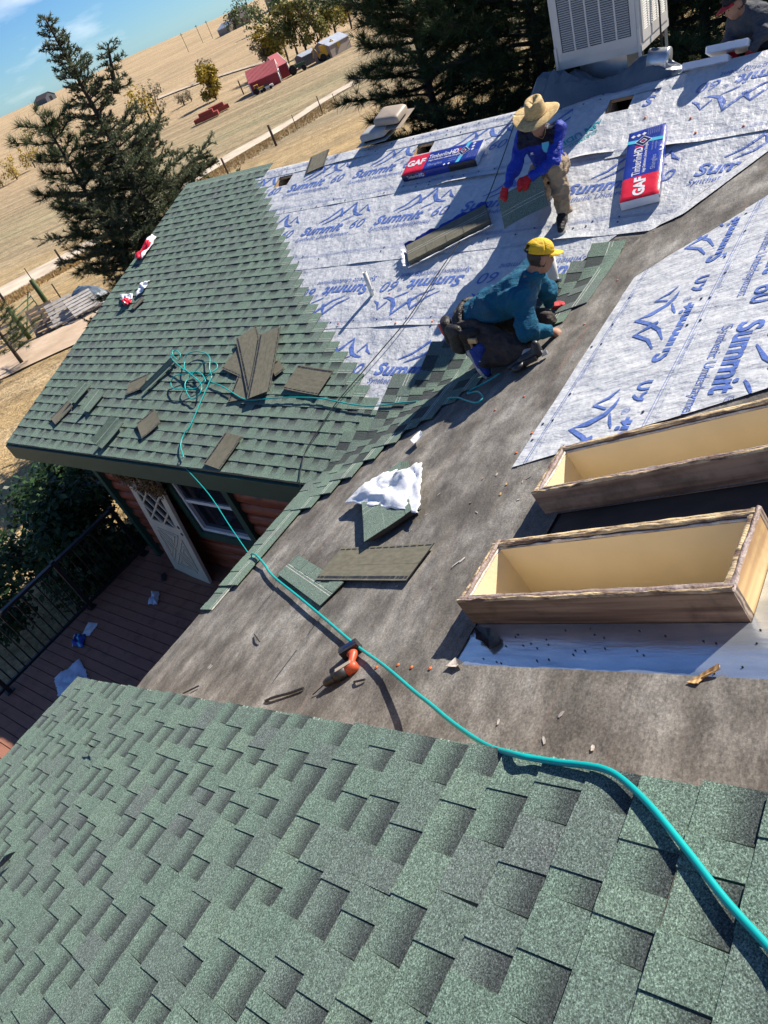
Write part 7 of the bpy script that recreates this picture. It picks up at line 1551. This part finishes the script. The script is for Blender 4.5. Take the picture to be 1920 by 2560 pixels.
def vehicle(name, label, cat, px, ang, s, body, cabm, kind):
    p = Vector(px); M_ = T(p.x, p.y, gz(p.x, p.y)) @ RZ(ang) @ Matrix.Scale(s, 4); o = wthing(name, label, cat, M_); mb = MB()
    if kind == 'tractor':
        mb.box((-.2, -.35, .8), (1.7, .35, 1.35)); mb.box((-1.1, -.6, .7), (-.2, .6, 1.2)); wobj('body', mb.mesh('body', body), o, M_); mb = MB(); mb.box((-1.1, -.6, 2.1), (.1, .6, 2.2)); 
        for x, y in ((-1.05, -.55), (-1.05, .5), (.02, -.55), (.02, .5)): mb.box((x, y, 1.2), (x + .06, y + .06, 2.1))
        wobj('cab', mb.mesh('cab', body), o, M_); W_ = ((-.8, -.75, .75), (-.8, .75, .75), (1.3, -.6, .48), (1.3, .6, .48))
    elif kind == 'truck':
        mb.box((-2.4, -.9, .5), (-.3, .9, 1.0)); mb.box((-.3, -.9, .5), (2.4, .9, 1.1)); wobj('body', mb.mesh('body', body), o, M_); mb = MB(); mb.prism([(-.4, 1.1), (1.3, 1.1), (.9, 1.75), (-.3, 1.75)], -.8, .8, 0, RX(math.pi / 2)); wobj('cab', mb.mesh('cab', cabm), o, M_); W_ = ((-1.5, -.9, .42), (-1.5, .9, .42), (1.5, -.9, .42), (1.5, .9, .42))
    else:
        mb.box((-1.3, -.6, .7), (1.2, .6, 1.5)); wobj('body', mb.mesh('body', body), o, M_); mb = MB(); mb.box((-.6, -.55, 1.5), (.5, .55, 2.7)); wobj('cab', mb.mesh('cab', body), o, M_); mb = MB(); mb.tube([(1.1, 0, 1.2), (2.2, 0, 2.9), (3.2, 0, 2.0)], .14, 6); mb.box((2.9, -.7, 1.2), (3.6, .7, 2.0)); wobj('boom', mb.mesh('boom', body), o, M_); mb = MB(); mb.tube([(-1.2, 0, 1.2), (-2.0, 0, 3.0), (-2.6, 0, 1.2)], .14, 6); wobj('dipper', mb.mesh('dipper', body), o, M_); W_ = ((-.8, -.7, .65), (-.8, .7, .65), (.9, -.7, .5), (.9, .7, .5))
    for x, y, r in W_:
        mb = MB(); mb.lathe([(r * .5, -.16), (r, -.15), (r, .15), (r * .5, .16)], 16, 0, T(x, y, r) @ RX(math.pi / 2)); wobj('wheel', mb.mesh('wheel', 'tyre'), o, M_)
vehicle('tractor', 'dark green tractor parked right of the red barn', 'tractor', (-96.384, 120.099, -11.127), R(40), 1.05, 'tractor_green', None, 'tractor')
vehicle('pickup_truck', 'white pickup parked in front of the red barn', 'truck', (-97.590, 111.183, -11.103), R(40), .62, 'truck_white', 'window_glass', 'truck')
vehicle('backhoe', 'small yellow tractor at the barn front corner', 'tractor', (-98.549, 110.273, -11.088), R(40), .7, 'machine_yellow', None, 'tractor')
vehicle('backhoe', 'yellow backhoe parked between the two sheds', 'tractor', (-92.426, 124.689, -11.106), R(60), .95, 'machine_yellow', None, 'backhoe')
for i, (px, h, lab) in enumerate((((-109.058, 116.535, -11.161), 2.6, 'dark post left of the red barn'),)):
    tag(wobj('fence_post', MB().tube([(0, 0, -.3), (0, 0, h)], .14, 6).mesh('fence_post', 'bark'), None, T(px[0], px[1], gz(px[0], px[1]))), lab, 'post')
for i, px in enumerate(((-103.241, 99.380, -11.070), (-103.822, 102.895, -11.075))):
    p = Vector(px); mb = MB(); mb.box((-2.4, -.8, .2), (2.4, .8, .9)); o = wobj('farm_trailer', mb.box((-1.2, -.6, .9), (1.6, .5, 1.5)).mesh('farm_trailer', 'rust_red'), None, T(p.x, p.y, gz(p.x, p.y)) @ RZ(R(40 + 20 * i))); tag(o, ('rusty red trailer in the field right of the spruce', 'rusty red implement in the field below the yellow tree')[i], 'trailer')

# ================================================================= fences, gate, timber
def post(px, h, label, r=.07, m='bark', tilt=0.0, group='fence posts along the road'):
    p = Vector(px); o = wobj('fence_post', MB().tube([(0, 0, -.3), (.02, 0, h * .5), (0, .02, h)], r, 7).mesh('fence_post', m), None, T(p.x, p.y, gz(p.x, p.y)) @ RX(tilt)); tag(o, label, 'post', group)
for px, h, r, lab in (((-45.783, 54.476, -8.667), 2.0, .13, 'thick dark fence post below the road, above the ridge end'), ((-44.606, 45.893, -8.206), 1.5, .10, 'dark fence post at the end of the spruce branch'), ((-50.615, 68.670, -9.525), 1.8, .06, 'thin fence post beside the road near the big pines'), ((-49.647, 62.490, -9.217), 1.5, .04, 'thin wire stake right of the thick post'), ((-42.442, 25.247, -6.828), 1.5, .08, 'fence post by the road left of the spruce trunk'), ((-38.246, 17.928, -5.858), 1.5, .09, 'fence post by the road at the left frame edge'), ((-43.462, 22.902, -6.707), 1.2, .035, 'thin wire stake between two left roadside posts'), ((-21.994, 13.107, -4.385), 1.4, .035, 'thin stake standing above the timber pile'), ((-50.518, 71.388, -9.606), 1.2, .04, 'thin stake nearest the pines by the road')): post(px, h, lab, r)
FPP = [Vector(p) for p in [(-22.110, 8.503, -4.139), (-21.314, 10.461, -4.202), (-23.133, 12.604, -4.410)]]
for p in FPP: p.z = gz(p.x, p.y)
fe = wthing('rail_fence', 'weathered four-rail wooden fence at the left beyond the drive', 'fence', T(*FPP[0])); d = FPP[1] - FPP[0]
for i in range(4):
    mb = MB(); z = .25 + i * .33; mb.tube([FPP[0] + Vector((0, 0, z)), FPP[1] + Vector((0, 0, z))], .055, 4); wobj('rail', mb.mesh('rail', 'grey_timber'), fe, I4)
mb = MB(); mb.tube([FPP[1] + Vector((0, 0, -.2)), FPP[1] + Vector((0, 0, 1.55))], .11, 8); wobj('post', mb.mesh('post', 'leaf_green'), fe, I4)
mb = MB(); mb.tube([FPP[0] + Vector((0, 0, -.2)), FPP[0] + Vector((0, 0, 1.5))], .10, 8); wobj('post', mb.mesh('post', 'bark'), fe, I4)
ga = wthing('farm_gate', 'green tubular farm gate standing open by the timber pile', 'gate', T(*FPP[1])); g1 = FPP[1] + (FPP[2] - FPP[1]).normalized() * 2.6; g1.z = gz(g1.x, g1.y); g0 = FPP[1].lerp(g1, .04)
for i in range(6):
    z = .18 + i * .22; mb = MB(); mb.tube([g0 + Vector((0, 0, z)), g1 + Vector((0, 0, z))], .026, 6); wobj('gate_bar', mb.mesh('gate_bar', 'tractor_green'), ga, I4)
for p, q in ((g0, g0), (g1, g1)):
    mb = MB(); mb.tube([p + Vector((0, 0, .15)), q + Vector((0, 0, 1.32))], .028, 6); wobj('gate_upright', mb.mesh('gate_upright', 'tractor_green'), ga, I4)
mb = MB(); mb.tube([g0 + Vector((0, 0, .3)), g1 + Vector((0, 0, 1.5))], .03, 6); wobj('gate_brace', mb.mesh('gate_brace', 'tractor_green'), ga, I4)
post(tuple(g1 + Vector((.3, .3, 0))), 1.9, 'thick green post where the gate swings', .12, 'leaf_green', 0, 'gate posts')
rg = random.Random(31); pt = Vector((-19.978, 11.321, -4.181)); pt.z = gz(pt.x, pt.y)
for i in range(3):
    M_ = T(pt.x - .5 + .9 * i, pt.y + .5 * i - .2, pt.z + .45 + .05 * i) @ RZ(R(50 + 8 * i)) @ RX(R(50 - 14 * i)); o = wthing('pallet', ('dark wooden pallet leaning beside the gate', 'white painted pallet leaning in the middle of the timber', 'pale board panel leaning at the right of the timber')[i], 'pallet', M_, 'leaning pallets')
    for j in range(6):
        mb = MB(); mb.box((-.6, -.6 + j * .22, .04), (.6, -.44 + j * .22, .062)); wobj('slat', mb.mesh('slat', 'grey_timber' if i else 'weathered_wood'), o, M_)
    for x in (-.55, 0, .55):
        mb = MB(); mb.box((x - .045, -.6, -.05), (x + .045, .66, .039)); wobj('runner', mb.mesh('runner', 'grey_timber'), o, M_)
pt = Vector((-19.245, 12.078, -4.178)); pt.z = gz(pt.x, pt.y); pr_ = wthing('timber_pile', 'pile of long grey boards right of the leaning pallets', 'timber pile', T(*pt))
for i in range(14):
    mb = MB(); L_ = rg.uniform(.8, 1.5); mb.box((-L_, -.07, 0), (L_, .07, .045)); wobj('board', mb.mesh('board', rg.choice(('grey_timber', 'weathered_wood', 'grey_timber'))), pr_, T(pt.x + rg.uniform(-.5, .8), pt.y + rg.uniform(-.4, .5), pt.z + .06 + .045 * (i // 3)) @ RZ(R(62) + rg.uniform(-.16, .16)) @ RY(rg.uniform(-.05, .05)))
pt = Vector((-19.879, 13.122, -4.266)); pt.z = gz(pt.x, pt.y); mb = MB()
mb.grid(16, 10, lambda a, b: (pt.x + 2.2 * (a - .5), pt.y + 1.6 * (b - .5), pt.z + .95 * math.sin(math.pi * a) ** .5 * math.sin(math.pi * b) ** .5 + .2 * abs(mnoise.noise(Vector((a * 5, b * 5, 3)))) - .05), 0, False)
tag(wobj('tarp_heap', mb.mesh('tarp_heap', 'tarp'), None, I4), 'dark covered heap under the spruce at the end of the timber', 'heap')
# dry grass standing along the road and under the fences
mat('straw_grass', (0.46, 0.32, 0.14), (0.34, 0.23, 0.10), scale=.5, rough=.95)
rs = np.random.RandomState(77); N = 9000; u = rs.rand(N); near = np.array([(-42.879, 17.706, -6.227), (-42.672, 19.539, -6.370), (-43.293, 24.039, -6.790), (-45.557, 28.543, -7.355), (-46.864, 33.736, -7.739), (-48.714, 40.138, -8.119), (-52.082, 52.212, -8.856), (-54.078, 64.403, -9.519), (-54.988, 76.741, -9.815)]); s_ = rs.rand(N) * (len(near) - 1); j = s_.astype(int); f = (s_ - j)[:, None]; P = near[j] * (1 - f) + near[j + 1] * f
P[:, :2] += np.array([.66, -.75]) * (rs.rand(N, 1) ** 1.6 * 9.0 + .6) + rs.randn(N, 2) * .3; P[:, 2] = [gz(x, y) for x, y in P[:, :2]]
Vg, Fg = brush(P, np.tile([0, 0, 1.0], (N, 1)), 3, .26, .03, .4, rs); o = wobj('grass', mesh_np('grass', Vg, Fg, 'straw_grass'), None, I4); tag(o, 'tall dry grass along the near side of the gravel road', 'grass', None, 'stuff')
# utility poles on the hill
for i, px in enumerate(((-346.967, 341.073, -8.349), (-337.424, 340.279, -8.434), (-335.447, 317.358, -8.617))):
    p = Vector(px); p.z = gz(p.x, p.y); mb = MB(); mb.tube([p, p + Vector((0, 0, 9))], .13, 6); mb.box((p.x - 1.0, p.y - .12, p.z + 8.2), (p.x + 1.0, p.y + .12, p.z + 8.4)); tag(wobj('utility_pole', mb.mesh('utility_pole', 'bark'), None, I4), ('middle utility pole on the hillside', 'right utility pole nearest the pale outbuilding', 'left utility pole lowest on the hillside')[i], 'utility pole', 'utility poles')
